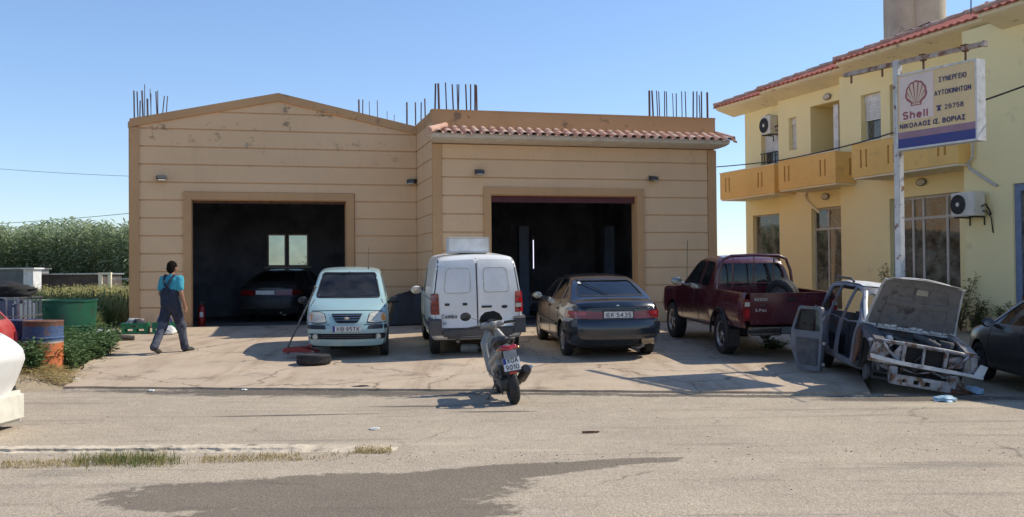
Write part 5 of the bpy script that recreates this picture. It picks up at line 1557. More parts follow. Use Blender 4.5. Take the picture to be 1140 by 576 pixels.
# ---------------------------------------------------------------- maroon pickup
def pickup():
    h = 90 + 7.8
    f = V((math.cos(R(h)), math.sin(R(h)))); rear = V((4.66, 16.85)); c = rear + f * 2.48
    root = car_root('pickup_truck', c.x, c.y, h, 'maroon extended-cab pickup truck with chrome rear bumper and a spare tyre in its bed', 'pickup truck')
    P = paint('maroon_paint', (.075, .006, .013), dust=(.22, .14, .11), amt=.16, rough=.25, coat=.8)
    # cab and bonnet as one body, bed separate
    S = dict(x=(-.72, 2.72), wroof=.60, fz=.8, rz=.2, cf=.2, cr=.03, mid=.55, crown=.05, shoulder=.97,
             bot=[(-.7, .42), (2.4, .42), (2.72, .5)],
             top=[(-.72, 1.56), (-.68, 1.64), (-.5, 1.70), (.1, 1.72), (.42, 1.67), (1.05, 1.20), (1.15, 1.15), (2.1, 1.10), (2.55, 1.02), (2.72, .85)],
             belt=[(-.72, 1.13), (1.0, 1.10), (2.2, 1.0)],
             w=[(-.72, .80), (-.3, .82), (1.0, .83), (2.2, .82), (2.72, .74)], fwin=.6, rwin=-.5, well=.5,
             tail=[(.4, 0), (1.13, 0), (1.68, .05)])
    rw = [(-.62, 1.17), (.62, 1.17), (.55, 1.58), (-.55, 1.58)]
    sides = [[(.88, 1.17), (.02, 1.17), (.02, 1.62), (.42, 1.6)], [(-.08, 1.17), (-.52, 1.17), (-.50, 1.6), (-.08, 1.62)]]
    body, bv = make_body(root, S, P, [(1.62, .37)], .43, sides, [(-.64, 1.2), (.64, 1.2), (.56, 1.63), (-.56, 1.63)], rw, gl=glass('pickup_glass', (.62, .68, .66), dust=.05), name='cab')
    # bed: hollow tub
    b = MB()
    tub = [(.80, .62), (.84, .74), (.84, 1.0), (.80, 1.13)]
    X0, X1 = -2.42, -.76
    inner = [(.70, .66), (.76, .8), (.76, 1.115)]
    b2 = bmesh.new()
    def sec(x):
        k = max(0, (X0 + .18 - x) / .18); sh = .03 * k * k
        o_ = [(x, s * 1, 0) for s in (1,)]
        pts = [(-(.80 - sh), .55), (-(.84 - sh), .7), (-(.845 - sh), .95), (-(.80 - sh), 1.10), (-(.78 - sh), 1.13), (-(.73 - sh), 1.125), (-(.74 - sh), .70), (0, .68)]
        return [(x, y, z) for y, z in pts] + [(x, -y, z) for y, z in pts[:-1][::-1]]
    m_ = MB(); rows = []
    for x in fr(X0, X1, 30): rows.append([m_.bm.verts.new(p) for p in sec(x)])
    for r0, r1 in zip(rows, rows[1:]):
        for i in range(len(r0) - 1): m_.bm.faces.new((r0[i], r0[i + 1], r1[i + 1], r1[i]))
    me = m_.mesh()
    tmp = bpy.data.objects.new('t', me); col.objects.link(tmp)
    sl = tmp.modifiers.new('s', 'SOLIDIFY'); sl.thickness = .02; sl.offset = 0
    me2 = from_mods(tmp); bpy.data.objects.remove(tmp)
    me2 = boolean(me2, [cyl_mesh((-1.33, .37), .44, -1.2, 1.2)])
    bed = link('truck_bed', me2, P, root, 35)
    l = MB(); l.prism([(-1.33 + .425 * math.cos(R(t)), .37 + .425 * math.sin(R(t))) for t in range(0, 181, 12)], 'Y', -.80, .80); l.build('wheel_well', M['matt_black'], root, 40)
    b = MB(); b.rng(X1 - .01, X1 + .015, -.77, .77, .66, 1.12); b.build('bed_front', P, bed)
    # tailgate
    b = MB(); b.box((X0 - .02, 0, .865), (.045, 1.42, .52), bev=.015); b.box((X0 - .02, 0, 1.12), (.06, 1.44, .03), bev=.01)
    b.box((X0 - .045, 0, .99), (.012, 1.3, .012)); b.box((X0 - .045, 0, .72), (.012, 1.3, .012))
    tg = b.build('tailgate', P, root, 30)
    lm = M['chrome']
    text('lettering', 'mazda', .13, frame((X0 - .053, -.33, .885), (0, -1, 0), (0, 0, 1)), M['frame'], tg, .004, .36)
    text('lettering', 'B2500', .07, frame((X0 - .053, .53, 1.03), (0, -1, 0), (0, 0, 1)), M['frame'], tg, .003, .22)
    text('lettering', '4x4', .06, frame((X0 - .053, .50, .94), (0, -1, 0), (0, 0, 1)), M['greyplastic'], tg, .003, .1)
    text('lettering', 'S.Pac', .07, frame((X0 - .053, .53, .85), (0, -1, 0), (0, 0, 1)), M['frame'], tg, .003, .2)
    b = MB(); b.box((X0 - .05, 0, 1.03), (.02, .18, .05), bev=.008); b.build('tailgate_handle', M['black'], tg, 30)
    for s in (1, -1):
        b = MB(); b.box((X0 - .0, s * .765, .85), (.09, .105, .36), bev=.015); o = b.build('tail_light', M['darkredlens'], root, 30)
        b = MB(); b.box((X0 - .047, s * .765, .95), (.006, .085, .07)); b.build('reversing_lens', M['clearlens'], o)
        b = MB(); b.box((X0 - .047, s * .765, .80), (.006, .085, .12)); b.build('brake_lens', M['redlens'], o)
        mirror_unit(root, .82, s * .97, 1.2, M['chrome'], s, 1.15)
        b = MB(); b.box((-1.33, s * .82, .44 + .37), (.9, .03, .03)); 
        pts = [(-1.33 + .45 * math.cos(R(t)), s * .855, .37 + .45 * math.sin(R(t))) for t in range(-5, 186, 10)]
        b = MB(); b.tube(pts, .022, 6); b.build('arch_trim', M['black'], root, 40)
        b = MB(); b.box((-1.80, s * .76, .33), (.02, .22, .3)); b.build('mud_flap', M['black'], root)
    # chrome bumper with step, plate between
    for s in (1, -1):
        b = MB(); b.box((X0 - .12, s * .49, .55), (.09, .56, .055), bev=.015); b.box((X0 - .12, s * .49, .455), (.09, .56, .045), bev=.015)
        b.box((X0 - .10, s * .3, .50), (.04, .04, .06)); b.build('chrome_bumper', M['chrome'], root, 30)
    b = MB(); b.box((X0 - .10, 0, .50), (.06, 1.56, .09), bev=.01); b.box((X0 + .02, .5, .48), (.2, .05, .06)); b.box((X0 + .02, -.5, .48), (.2, .05, .06)); b.build('bumper_beam', M['black'], root, 30)
    number_plate(root, X0 - .14, .0, .52, '', -1, .42, .12, euro=False, base=mk('dull_plate', (.12, .15, .14), (.08, .09, .09), rough=.5))
    # window guard bars and roll bar behind the cab
    b = MB(); pts = [(-.86, .72, 1.12), (-.85, .68, 1.45), (-.84, .60, 1.66), (-.84, .45, 1.72), (-.84, 0, 1.735), (-.84, -.45, 1.72), (-.84, -.60, 1.66), (-.85, -.68, 1.45), (-.86, -.72, 1.12)]
    b.tube(pts, .028, 10); b.build('roll_bar', P, root, 50)
    b = MB()
    for y in (.42, .02, -.36): b.cyl((-.85, y, 1.15), (-.845, y, 1.72), .012, .012, 8)
    b.tube([(-.86, .70, 1.22), (-.86, -.70, 1.22)], .012, 8); b.build('guard_bar', P, root, 40)
    seat(root, .1, .38, .72, 1); seat(root, .1, -.38, .72, 1)
    b = MB(); b.box((.78, 0, 1.03), (.3, 1.3, .16), bev=.04); b.build('dashboard', M['seat'], root, 30)
    b = MB(); b.rng(-.6, 1.0, -.7, .7, .5, .55); b.rng(-2.4, 2.2, -.45, -.35, .42, .54); b.rng(-2.4, 2.2, .35, .45, .42, .54); b.build('chassis_rail', M['matt_black'], root)
    b = MB(); b.cyl((-1.33, -.65, .37), (-1.33, .65, .37), .045); b.ball((-1.33, .0, .37), .13, 2); b.cyl((-1.33, 0, .37), (.6, 0, .48), .03); b.build('rear_axle', M['dirtysteel'], root, 40)
    b = MB(); b.cyl((-.4, -.5, .42), (-2.3, -.52, .4), .03); b.build('exhaust', M['dirtysteel'], root, 40)
    for sd in ('+y', '-y'):
        seams('door_gap', bv, [[(.92, 1.12), (.98, .75), (.9, .46)], [(-.04, 1.62), (-.05, .46)], [(-.05, .455), (.9, .455)]], sd, root, .012)
        decal('door_handle', bv, roundpoly([(.03, 1.0), (.2, 1.0), (.2, 1.04), (.03, 1.04)], .01), sd, M['black'], root, .01, .015)
    for (x, y) in ((1.62, .72), (1.62, -.72), (-1.33, .72), (-1.33, -.72)): wheel(root, x, y, .36, .36, .24, 'alloy', rimc=M['alu'])
    b = MB(); b.tube([(.95, .7, 1.15), (.93, .72, 1.3), (.88, .72, 2.0)], .006, 5); b.build('aerial', M['black'], root)
    return root, h
pk, pk_h = pickup()
pm = Matrix.Translation(pk.location) @ pk.rotation_euler.to_matrix().to_4x4()
def loose_wheel(name, mat4, label, r=.3, w=.2, style='steel', rimc=None, cat='wheel'):
    o = empty(name, mat4.translation, 0, label, cat); o.rotation_euler = mat4.to_euler()
    q = wheel(o, 0, 0, 0, r, w, style, rimc=rimc, flip=1)
    for ch in list(q.children): ch.parent = o
    bpy.data.objects.remove(q)
    return o
loose_wheel('spare_wheel', pm @ Matrix.Translation((-1.12, -.42, .98)) @ Matrix.Rotation(R(28), 4, 'Z') @ Matrix.Rotation(R(-10), 4, 'X'), 'spare wheel standing in the pickup bed against the cab', .33, .21, rimc=M['dirtysteel'])
# ---------------------------------------------------------------- stripped wreck with its bonnet up
def wreck():
    h = -94
    f = V((math.cos(R(h)), math.sin(R(h)))); nose = V((5.34, 13.35)); c = nose - f * 1.67
    root = car_root('wrecked_car', c.x, c.y, h, 'stripped grey-blue car wreck with its bonnet up, nose parts missing and a door hanging open', 'car wreck', dz=-.14, roll=R(-9.5))
    root.scale = (.9, .9, .9)
    P = mk('faded_grey_paint', (.095, .105, .13), (.16, .165, .18), scale=3, rough=.5, coat=.1, spot=(.15, .085, .05), sscale=4, slo=.54, shi=.62, bump=.5, bscale=7, bdist=.02)
    PW = mk('sunlit_pale_paint', (.70, .69, .67), (.5, .49, .48), scale=4, rough=.5, spot=(.2, .18, .17), sscale=6, slo=.6, shi=.72)  # pale copy of the body paint: sunlight on roof and edges put into colour
    DK = mk('charred_metal', (.06, .06, .062), (.11, .105, .1), scale=7, rough=.8, spot=(.12, .07, .045), sscale=6, bump=.3, bscale=30)
    GR = mk('bare_grey_metal', (.40, .40, .41), (.22, .22, .225), scale=6, rough=.5, metal=.3, spot=(.14, .075, .045), sscale=7, slo=.5, shi=.6, bump=.5, bscale=18)
    S = dict(x=(-1.9, 1.9), wroof=.60, fz=.8, rz=.25, cf=.2, cr=.06, mid=.5, crown=.05, shoulder=.96,
             bot=[(-1.9, .42), (-1.6, .32), (1.9, .32)],
             top=[(-1.9, 1.3), (-1.86, 1.52), (-1.7, 1.62), (-.9, 1.67), (.1, 1.64), (.32, 1.56), (.9, 1.12), (1.05, 1.08), (1.9, .98)],
             belt=[(-1.9, 1.04), (1.0, 1.0), (1.9, .9)],
             w=[(-1.9, .74), (-1.6, .79), (1.2, .80), (1.9, .74)])
    outer = body_mesh(S); bv = bvh_of(outer)
    box = MB(); box.rng(.98, 2.3, -1.2, 1.2, 0, 1.5)
    cuts = [body_mesh(S, .028), box.mesh()]
    for p in ([(-1.70, 1.07), (-1.07, 1.05), (-1.03, 1.55), (-1.52, 1.52)], [(-.98, 1.04), (-.15, 1.03), (-.15, 1.58), (-.95, 1.57)], [(.82, 1.05), (-.07, 1.03), (-.07, 1.58), (.30, 1.52)]):
        cuts.append(prism_mesh(roundpoly(p, .06), 'Y', -1.2, 1.2))
    cuts.append(prism_mesh(roundpoly([(.86, .44), (.86, 1.02), (-.02, 1.02), (-.02, .44)], .09), 'Y', -1.2, -.4))       # front door gone
    cuts.append(prism_mesh(roundpoly([(-.18, .46), (-.18, 1.02), (-.92, 1.03), (-.85, .75), (-.62, .46)], .09), 'Y', -1.2, -.4))  # rear door open
    cuts.append(prism_mesh(roundpoly([(-.62, 1.1), (.62, 1.1), (.54, 1.53), (-.54, 1.53)], .06), 'X', .1, 2.5))
    cuts.append(prism_mesh(roundpoly([(-.58, 1.08), (.58, 1.08), (.52, 1.5), (-.52, 1.5)], .06), 'X', -3, -1.5))
    cuts.append(cyl_mesh((-1.15, .34), .37, -1.2, 1.2))
    me = boolean(outer, cuts)
    for v in me.vertices:   # bent, dented sheet metal
        n_ = noise.noise(v.co * 2.3 + V((3, 1, 7))); k = .03 if v.co.x > .2 else .015
        v.co += V((0, n_ * k, n_ * k))
        if v.co.z > 1.3 and v.co.x > -.1: v.co.z -= .05 * sstep(-.1, .5, v.co.x) * (1 + noise.noise(v.co * 5))
    link('body', me, P, root, 35)
    # added roof sheet over the shell, pale to paint in the sunlight
    rfp = roundpoly([(-1.75, -.56), (.12, -.55), (.16, .55), (-1.75, .56)], .08)
    o = decal('sunlit_roof_sheet', bv, rfp, '+z', PW, root, .012, .008, .14)
    for v in o.data.vertices:
        n_ = noise.noise(v.co * 2.3 + V((3, 1, 7))); v.co.z += n_ * .015
        if v.co.x > -.1: v.co.z -= .05 * sstep(-.1, .5, v.co.x)
    for s in (1, -1):
        b = MB(); b.tube([(-1.55, s * .58, 1.64), (-1.45, s * .59, 1.69), (-.5, s * .60, 1.70), (-.35, s * .59, 1.65)], .02, 8); b.build('roof_rail', DK, root, 40)
    l = MB(); l.prism([(-1.15 + .36 * math.cos(R(t)), .36 + .36 * math.sin(R(t))) for t in range(0, 181, 12)], 'Y', -.5, .5); l.build('wheel_well', M['matt_black'], root, 40)
    b = MB(); b.rng(-1.75, .95, -.7, .7, .33, .38); b.rng(.9, .94, -.66, .66, .38, 1.03); b.build('floor_pan', DK, root)
    b = MB(); b.box((.55, 0, .95), (.3, 1.25, .18), bev=.05); b.tube([(.45, .35, .95), (.2, .33, 1.0)], .03); b.lathe([(.16, -.01), (.18, 0), (.16, .01), (.145, 0)], c=(.2, .33, 1.0), axis='X', n=24, closed=True); b.build('dashboard', DK, root, 40)
    seat(root, -.2, .34, .38); seat(root, -.25, -.32, .3)
    b = MB(); b.tube([(.9, -.64, 1.06), (.55, -.60, 1.33), (.3, -.55, 1.52)], .035, 8); b.build('bent_pillar', PW, root, 40)
    b = MB(); b.tube([(.15, -.45, 1.5), (.28, -.2, 1.42), (.22, .1, 1.5), (.3, .3, 1.4)], .03, 6); b.tube([(.3, -.4, 1.45), (.4, -.3, 1.2), (.42, -.38, 1.05)], .015, 6); b.build('torn_headlining', PW, root, 40)
    # cowl strip, jagged and pale
    b = MB(); rn = random.Random(3)
    for i in range(14): 
        y = -.66 + i * .1; b.box((.97 + rn.uniform(-.02, .03), y, 1.06 + rn.uniform(-.012, .02)), (.1, .09, .03), rz=rn.uniform(-.3, .3), rx=rn.uniform(-.2, .2))
    b.box((.96, 0, 1.03), (.08, 1.42, .04)); b.build('cowl', PW, root)
    # inner wings, strut towers and rails
    for s in (1, -1):
        b = MB()
        b.prism([(.98, .42), (1.25, .58), (1.55, .58), (1.80, .42), (1.84, .86), (1.45, .95), (.98, 1.02)], 'Y', s * .60, s * .63)
        b.prism([(.98, 1.0), (1.45, .93), (1.84, .84), (1.84, .88), (1.45, .98), (.98, 1.05)], 'Y', s * .58, s * .74)
        me_ = b.build('inner_wing', DK if s < 0 else GR, root)
        b = MB(); b.lathe([(0, 0), (.1, 0), (.12, -.03), (.13, -.25), (.15, -.45)], c=(1.35, s * .46, .97), n=20); b.build('strut_tower', DK, root, 40)
        b = MB(); b.box((1.3, s * .42, .5), (1.1, .09, .12), bev=.01); b.prism([(1.75, .56), (1.93, .52), (1.97, .34), (1.88, .30), (1.80, .44)], 'Y', s * .38, s * .47); b.build('chassis_leg', GR, root, 30)
        b = MB(); b.lathe([(0, -.04), (.12, -.04), (.12, .0), (.06, .02), (.06, .07), (0, .07)], axis='Y', n=24); b.cyl((0, -s * .06, .02), (-.02, -s * .12, .5), .03); b.box((0, -s * .2, -.05), (.1, .32, .04)); o = b.build('wheel_hub', DK, root, 40); o.location = (1.32, s * .62, .38 + s * .06)
    b = MB(); b.box((1.38, .05, .68), (.45, .6, .38), bev=.05); b.box((1.3, -.1, .86), (.3, .34, .08), bev=.03); b.cyl((1.5, -.3, .78), (1.5, -.12, .8), .07); b.cyl((1.2, .3, .85), (1.25, .42, .85), .08)
    b.tube([(1.15, -.3, .8), (1.4, -.35, .92), (1.65, -.1, .85), (1.72, .2, .8)], .022); b.tube([(1.1, .1, .9), (1.3, .25, 1.0), (1.6, .3, .84)], .018); b.build('engine_block', DK, root, 40)
    # front panel: light grey frame around the gaps for lamps and radiator
    X = 1.86
    def bar(pts, r=.03, m=GR, name='radiator_support'): pass
    b = MB()
    b.tube([(X - .12, -.80, .84), (X - .05, -.66, .86), (X, -.3, .87), (X, .3, .86), (X - .05, .66, .84), (X - .12, .80, .82)], .028, 8)
    b.prism([(-.80, .55), (.80, .53), (.80, .59), (.3, .575), (-.3, .585), (-.80, .62)], 'X', X - .03, X + .03)
    for y, wd in ((-.31, .05), (.30, .05), (-.02, .035)): b.box((X, y, .715), (.05, wd, .27), bev=.006)
    b.prism([(-.80, .60), (-.74, .84), (-.60, .85), (-.48, .72), (-.60, .60)], 'X', X - .06, X - .035)
    b.prism([(.80, .58), (.76, .82), (.64, .84), (.70, .66), (.62, .58)], 'X', X - .06, X - .035)
    b.tube([(X, -.62, .84), (X + .01, -.5, .72), (X, -.36, .6)], .022, 6); b.tube([(X, .62, .83), (X + .01, .52, .7), (X, .36, .6)], .022, 6)
    b.prism([(-.46, .70), (-.36, .84), (-.34, .84), (-.34, .60), (-.42, .60)], 'X', X - .045, X - .02)
    b.build('radiator_support', GR, root, 30)
    b = MB(); b.prism([(-.78, .60), (-.55, .575), (-.3, .56), (.3, .545), (.55, .55), (.84, .53), (.84, .575), (.3, .60), (-.3, .61), (-.80, .66)], 'X', X + .032, X + .09)
    b.prism([(.72, .575), (.86, .575), (.90, .72), (.80, .74)], 'X', X + .0, X + .04); b.build('front_crossmember', PW, root, 30)
    b = MB(); b.rng(X - .1, X - .07, -.28, .27, .60, .83); 
    b.build('radiator', M['matt_black'], root)
    b = MB(); b.wall((-.46, .40), (.27, .42), [(-.14, -.06, .31, .37), (.02, .10, .31, .37), (-.3, -.26, .32, .36)], 0, .06)
    me_ = b.mesh(); me_.transform(Matrix(((0, 1, 0, X + .06), (1, 0, 0, 0), (0, 0, 1, 0), (0, 0, 0, 1)))); link('bumper_beam', me_, GR, root)
    b = MB(); b.box((X + .0, -.42, .40), (.14, .10, .26), rx=.2, bev=.01); b.box((X - .0, .43, .34), (.14, .10, .34), rx=-.25, bev=.01); b.box((X + .04, .43, .2), (.1, .16, .05), rx=.2)
    b.tube([(X, .5, .3), (X + .05, .62, .25), (X - .05, .72, .3), (X - .1, .6, .45)], .012, 6); b.tube([(X - .05, .3, .45), (X + .05, .4, .5), (X + .04, .5, .42), (X, .42, .3)], .014, 6)
    b.tube([(X - .05, -.3, .5), (X + .02, -.1, .46), (X, .15, .52), (X + .03, .3, .47)], .012, 6)
    b.build('bent_bracket', GR, root, 40)
    # loose looms and hoses hanging in the empty nose
    rn2 = random.Random(8)
    for k in range(9):
        y0 = rn2.uniform(-.6, .6); x0 = rn2.uniform(1.2, 1.8); pts = [V((x0, y0, .86))]
        for q in range(5): pts.append(pts[-1] + V((rn2.uniform(-.02, .07), rn2.uniform(-.12, .12), rn2.uniform(-.14, .03))))
        b = MB(); b.tube(pts, rn2.choice((.007, .010, .016)), 6); b.build('hanging_hose', rn2.choice((M['rubber'], DK, GR, M['rust'])), root, 50)
    for (nm, c_, d_, m__) in (('battery_box', (1.22, -.36, .84), (.26, .17, .2), M['ink']), ('air_box', (1.62, .34, .80), (.26, .3, .14), M['black']), ('fuse_box', (1.15, .42, .94), (.16, .12, .08), M['greyplastic']), ('coolant_bottle', (1.5, -.44, .86), (.16, .1, .16), M['whiteplastic'])):
        b = MB(); b.box(c_, d_, rz=rn2.uniform(-.2, .2), rx=rn2.uniform(-.15, .15), bev=.02); b.build(nm, m__, root, 30)
    b = MB(); b.tube([(1.2, .05, .93), (1.35, .0, .98), (1.5, .1, .95), (1.6, .28, .88)], .05, 12); b.build('intake_duct', DK, root, 40)
    b = MB(); b.prism([(.96, .40), (1.02, .98), (1.22, .92), (1.30, .66), (1.18, .42)], 'Y', -.80, -.775); me_ = b.mesh()
    for v in me_.vertices: v.co.y += .05 * noise.noise(v.co * 6)
    link('crushed_panel', me_, M['rust'], root)
    for s in (1, -1):
        b = MB(); b.prism([(1.02, .62), (1.1, .98), (1.5, .95), (1.78, .84), (1.72, .72), (1.62, .80), (1.35, .86), (1.12, .80), (1.06, .60)], 'Y', s * .735, s * .755); me_ = b.mesh()
        for v in me_.vertices: v.co.y += .03 * noise.noise(v.co * 4); v.co.z += .03 * noise.noise(v.co * 3)
        link('torn_wing', me_, P if s < 0 else PW, root)  # sunward wing pale, the other dark: light and shade by colour
    for (c_, d_, q_) in (((1.7, .5, .70), (.14, .22, .16), .2), ((1.74, -.56, .72), (.08, .16, .14), -.2)):
        b = MB(); b.box(c_, d_, rx=q_, bev=.02); b.build('lamp_shell', GR, root, 30)
    # bonnet standing open, its ribbed inside towards the street
    hm = Matrix.Translation((1.0, 0, 1.07)) @ Matrix.Rotation(R(-66), 4, 'Y')
    # local: x from hinge outwards along the panel, z = inner side towards the engine... built flat then turned
    n = 24
    bmh = bmesh.new(); g = []
    Lh, W0, W1 = .86, .70, .60
    for i in range(n + 1):
        t = i / n; row = []
        for j in range(n + 1):
            s = j / n * 2 - 1
            wv = W0 + (W1 - W0) * t
            x = t * Lh - .07 * s * s * t; y = s * wv
            z = .05 * (1 - s * s) * .8 + .03 * math.sin(t * math.pi) - .05 * max(0, t - .9) * 10 * .8
            z += .012 * noise.noise(V((x * 4, y * 4, 2)))
            row.append(bmh.verts.new((x, y, z)))
        g.append(row)
    fs = [bmh.faces.new((g[i][j], g[i + 1][j], g[i + 1][j + 1], g[i][j + 1])) for i in range(n) for j in range(n)]
    r = bmesh.ops.extrude_face_region(bmh, geom=fs)
    bmesh.ops.translate(bmh, vec=(0, 0, -.018), verts=[q for q in r['geom'] if isinstance(q, bmesh.types.BMVert)])
    bmesh.ops.recalc_face_normals(bmh, faces=bmh.faces)
    me_ = bpy.data.meshes.new('b'); bmh.to_mesh(me_); bmh.free()
    bo = link('bonnet', me_, PW, root, 50); bo.matrix_local = hm
    inner = mk('bonnet_inside', (.14, .13, .122), (.21, .195, .18), scale=5, rough=.85, spot=(.07, .065, .06), sscale=5, slo=.55, shi=.65, bump=.4, bscale=12)
    # inner frame: raised edge band, cross ribs with pockets between
    def zin(x, y):
        t = min(1, max(0, x / Lh)); s = y / (W0 + (W1 - W0) * t)
        return .05 * (1 - s * s) * .8 + .03 * math.sin(t * math.pi) - .05 * max(0, t - .9) * 8 - .02
    holes = [[(.12, -.5), (.12, -.1), (.34, -.06), (.38, -.48)], [(.12, .5), (.12, .1), (.34, .06), (.38, .48)], [(.46, -.46), (.42, -.05), (.70, -.09), (.70, -.4)], [(.46, .46), (.42, .05), (.70, .09), (.70, .4)]]
    om = roundpoly([(.02, -.66), (.82, -.56), (.86, 0), (.82, .56), (.02, .66)], .05)
    def curved(poly, dz, th):
        m_ = MB(); m_.prism(poly, 'Z', 0, th); bm2 = m_.bm
        for k in range(1, 14):
            bmesh.ops.bisect_plane(bm2, geom=bm2.verts[:] + bm2.edges[:] + bm2.faces[:], plane_co=(k * .06, 0, 0), plane_no=(1, 0, 0))
        for k in range(-9, 10):
            bmesh.ops.bisect_plane(bm2, geom=bm2.verts[:] + bm2.edges[:] + bm2.faces[:], plane_co=(0, k * .07, 0), plane_no=(0, 1, 0))
        for v in bm2.verts: v.co.z = zin(v.co.x, v.co.y) - dz - v.co.z
        return m_.mesh()
    me_ = curved(om, .004, .022)
    cut = [prism_mesh(roundpoly(hh, .05), 'Z', -.3, -.02 + .3) for hh in holes]
    me_ = boolean(me_, [prism_mesh(roundpoly(hh, .05), 'Z', -.4, .4) for hh in holes])
    link('bonnet_frame', me_, inner, bo, 40)
    me_ = curved(roundpoly([(.04, -.64), (.80, -.54), (.84, 0), (.80, .54), (.04, .64)], .05), .001, .004); link('sound_liner', me_, inner, bo, 40)
    b = MB(); b.box((.62, .02, zin(.62, 0) - .034), (.09, .17, .004)); b.build('paper_label', mk('old_label', (.42, .37, .28), (.3, .26, .2), rough=.9), bo)
    # holes along the lip
    lip = MB(); lip.wall((-.60, .60), (0, .07), [(-.5 + k * .2 - .035, -.5 + k * .2 + .035, .02, .05) for k in range(6)], 0, .012)
    me_ = lip.mesh(); me_.transform(Matrix(((0, 0, -.6, .855), (1, 0, 0, 0), (0, 1, .8, -.05), (0, 0, 0, 1))));
    for v in me_.vertices: v.co.x -= .06 * (v.co.y / .6)**2
    link('bonnet_lip', me_, PW, bo)
    b = MB(); b.tube([(1.1, -.55, .98), (1.28, -.5, 1.5)], .008, 6); b.build('bonnet_stay', DK, root)
    # open door: outer skin, window frame with dusty pane, hinge straps
    dm = Matrix.Translation((-.14, -.90, -.30)) @ Matrix.Rotation(R(-150), 4, 'Z') @ Matrix.Rotation(R(-3), 4, 'X') @ Matrix.Rotation(R(5), 4, 'Y')
    m_ = MB(); m_.prism(roundpoly([(.0, .38), (.0, 1.0), (-.02, 1.02), (.05, 1.46), (.6, 1.46), (.76, 1.02), (.74, .75), (.55, .38)], .05), 'Y', -.03, .03)
    me_ = boolean(m_.mesh(), [prism_mesh(roundpoly([(.05, 1.04), (.10, 1.41), (.57, 1.41), (.69, 1.04)], .05), 'Y', -.1, .1)])
    do = link('open_door', me_, P, root, 30); do.matrix_local = dm
    m_ = MB(); m_.prism(roundpoly([(.045, 1.035), (.095, 1.415), (.575, 1.415), (.695, 1.035)], .05), 'Y', -.004, .004); m_.build('pane', M['darkglass'], do)
    m_ = MB(); m_.prism(roundpoly([(.08, .46), (.08, .92), (.62, .92), (.60, .70), (.48, .46)], .05), 'Y', .031, .045); m_.build('door_card', DK, do, 30)
    m_ = MB(); m_.box((.62, -.04, .93), (.14, .03, .03), bev=.008); m_.build('door_handle', M['black'], do, 30)
    m_ = MB(); m_.box((-.03, .0, .5), (.08, .03, .05)); m_.box((-.03, .0, .85), (.08, .03, .05)); m_.build('hinge', GR, do)
    wheel(root, -1.15, -.66, .40, .32, .2, 'steel', rimc=DK); wheel(root, -1.15, .66, .52, .32, .2, 'steel', rimc=DK)
    return root
wr = wreck()
# bits torn from the wreck lying in front of it
def litter(name, px, py, label, cat, build, m, dz=.006, rz=0):
    p = gat(px, py); z = gz(p.x, p.y) + dz
    b = MB(); build(b); o = b.build(name, m, None, 40); o.location = (p.x, p.y, z); o.rotation_euler = (0, 0, rz)
    return tag(o, label, cat)
M['blueplastic'] = mk('pale_blue_plastic', (.25, .45, .6), (.4, .5, .55), scale=20, rough=.5)
def crumple(b, r=.12, seed=1, sz=.5):
    rn = random.Random(seed)
    bmesh.ops.create_icosphere(b.bm, subdivisions=3, radius=r)
    for v in b.bm.verts:
        n_ = noise.noise(v.co * (9 / r * .1) * 2.2 + V((seed, 0, 0)))
        v.co *= 1 + .45 * n_; v.co.z = max(-r * .3, v.co.z) * sz + r * .3 * sz
litter('plastic_rag', 1052, 447, 'light blue plastic rag on the ground under the front of the wreck', 'rag', lambda b: crumple(b, .14, 3, .35), M['blueplastic'])
litter('plastic_rag', 1083, 438, 'bluish crumpled plastic bag on the ground between the wreck and the black car', 'bag', lambda b: crumple(b, .13, 5, .5), M['blueplastic'])
litter('metal_scrap', 1068, 441, 'dark twisted metal scrap on the ground at the right corner of the wreck', 'scrap', lambda b: (b.tube([(-.1, 0, .03), (0, .05, .12), (.1, -.02, .05), (.18, .04, .02)], .02), b.box((.02, 0, .04), (.16, .1, .02), rx=.3)), M['rust'])

# ---------------------------------------------------------------- black sedan at the right edge
bk = car_root('black_car', 7.53, 13.51, 88, 'dusty black car at the right edge, seen along its side with a door mirror', dz=-.01)
bk.scale = (.92, .92, .92)
sedan(bk, paint('dusty_black_paint', (.014, .014, .016), dust=(.16, .135, .1), amt=.16, rough=.32, coat=.5), False, M['darkredlens'], '', M['greyplastic'])
for ch in bk.children:
    if ch.name.startswith('door_mirror'):
        for g2 in ch.children: g2.data = g2.data.copy(); g2.data.materials.clear(); g2.data.materials.append(M['chrome'])

# ---------------------------------------------------------------- red hatchback and white car at the left edge
def plain_hatch(root, P, S, sides, wheels, r=.28, rear=None, red=True):
    body, bv = make_body(root, S, P, wheels, r + .05, sides, [(-.55, 1.0), (.55, 1.0), (.48, 1.3), (-.48, 1.3)], rear)
    floorpan(root, S['x'][0] + .3, S['x'][1] - .3, .6, .22)
    for sd in ('+y', '-y'):
        seams('door_gap', bv, [[(.75, .95), (.8, .5), (.7, .3)], [(-.35, .95), (-.35, .3)], [(-.35, .3), (.7, .3)]], sd, root)
        decal('rub_strip', bv, [(1.0, .52), (-1.0, .52), (-1.0, .57), (1.0, .57)], sd, M['black'], root, .003, .012, .2)
        for pl in sides: rubber_frame('window_rubber', bv, pl, sd, root, .025)
        decal('door_handle', bv, roundpoly([(-.1, .83), (-.26, .83), (-.26, .86), (-.1, .86)], .01), sd, M['black'], root, .01, .015)
    for (x, z) in wheels:
        for s in (1, -1): wheel(root, x, s * (S['w'][2][1] - .1), r, r, .17, 'steel')
    seat(root, .1, .34, .3); seat(root, .1, -.34, .3)
    return bv
rc = car_root('red_hatchback', -9.5, 15.15, 182, 'faded red hatchback whose rear end enters the photo at the left edge')
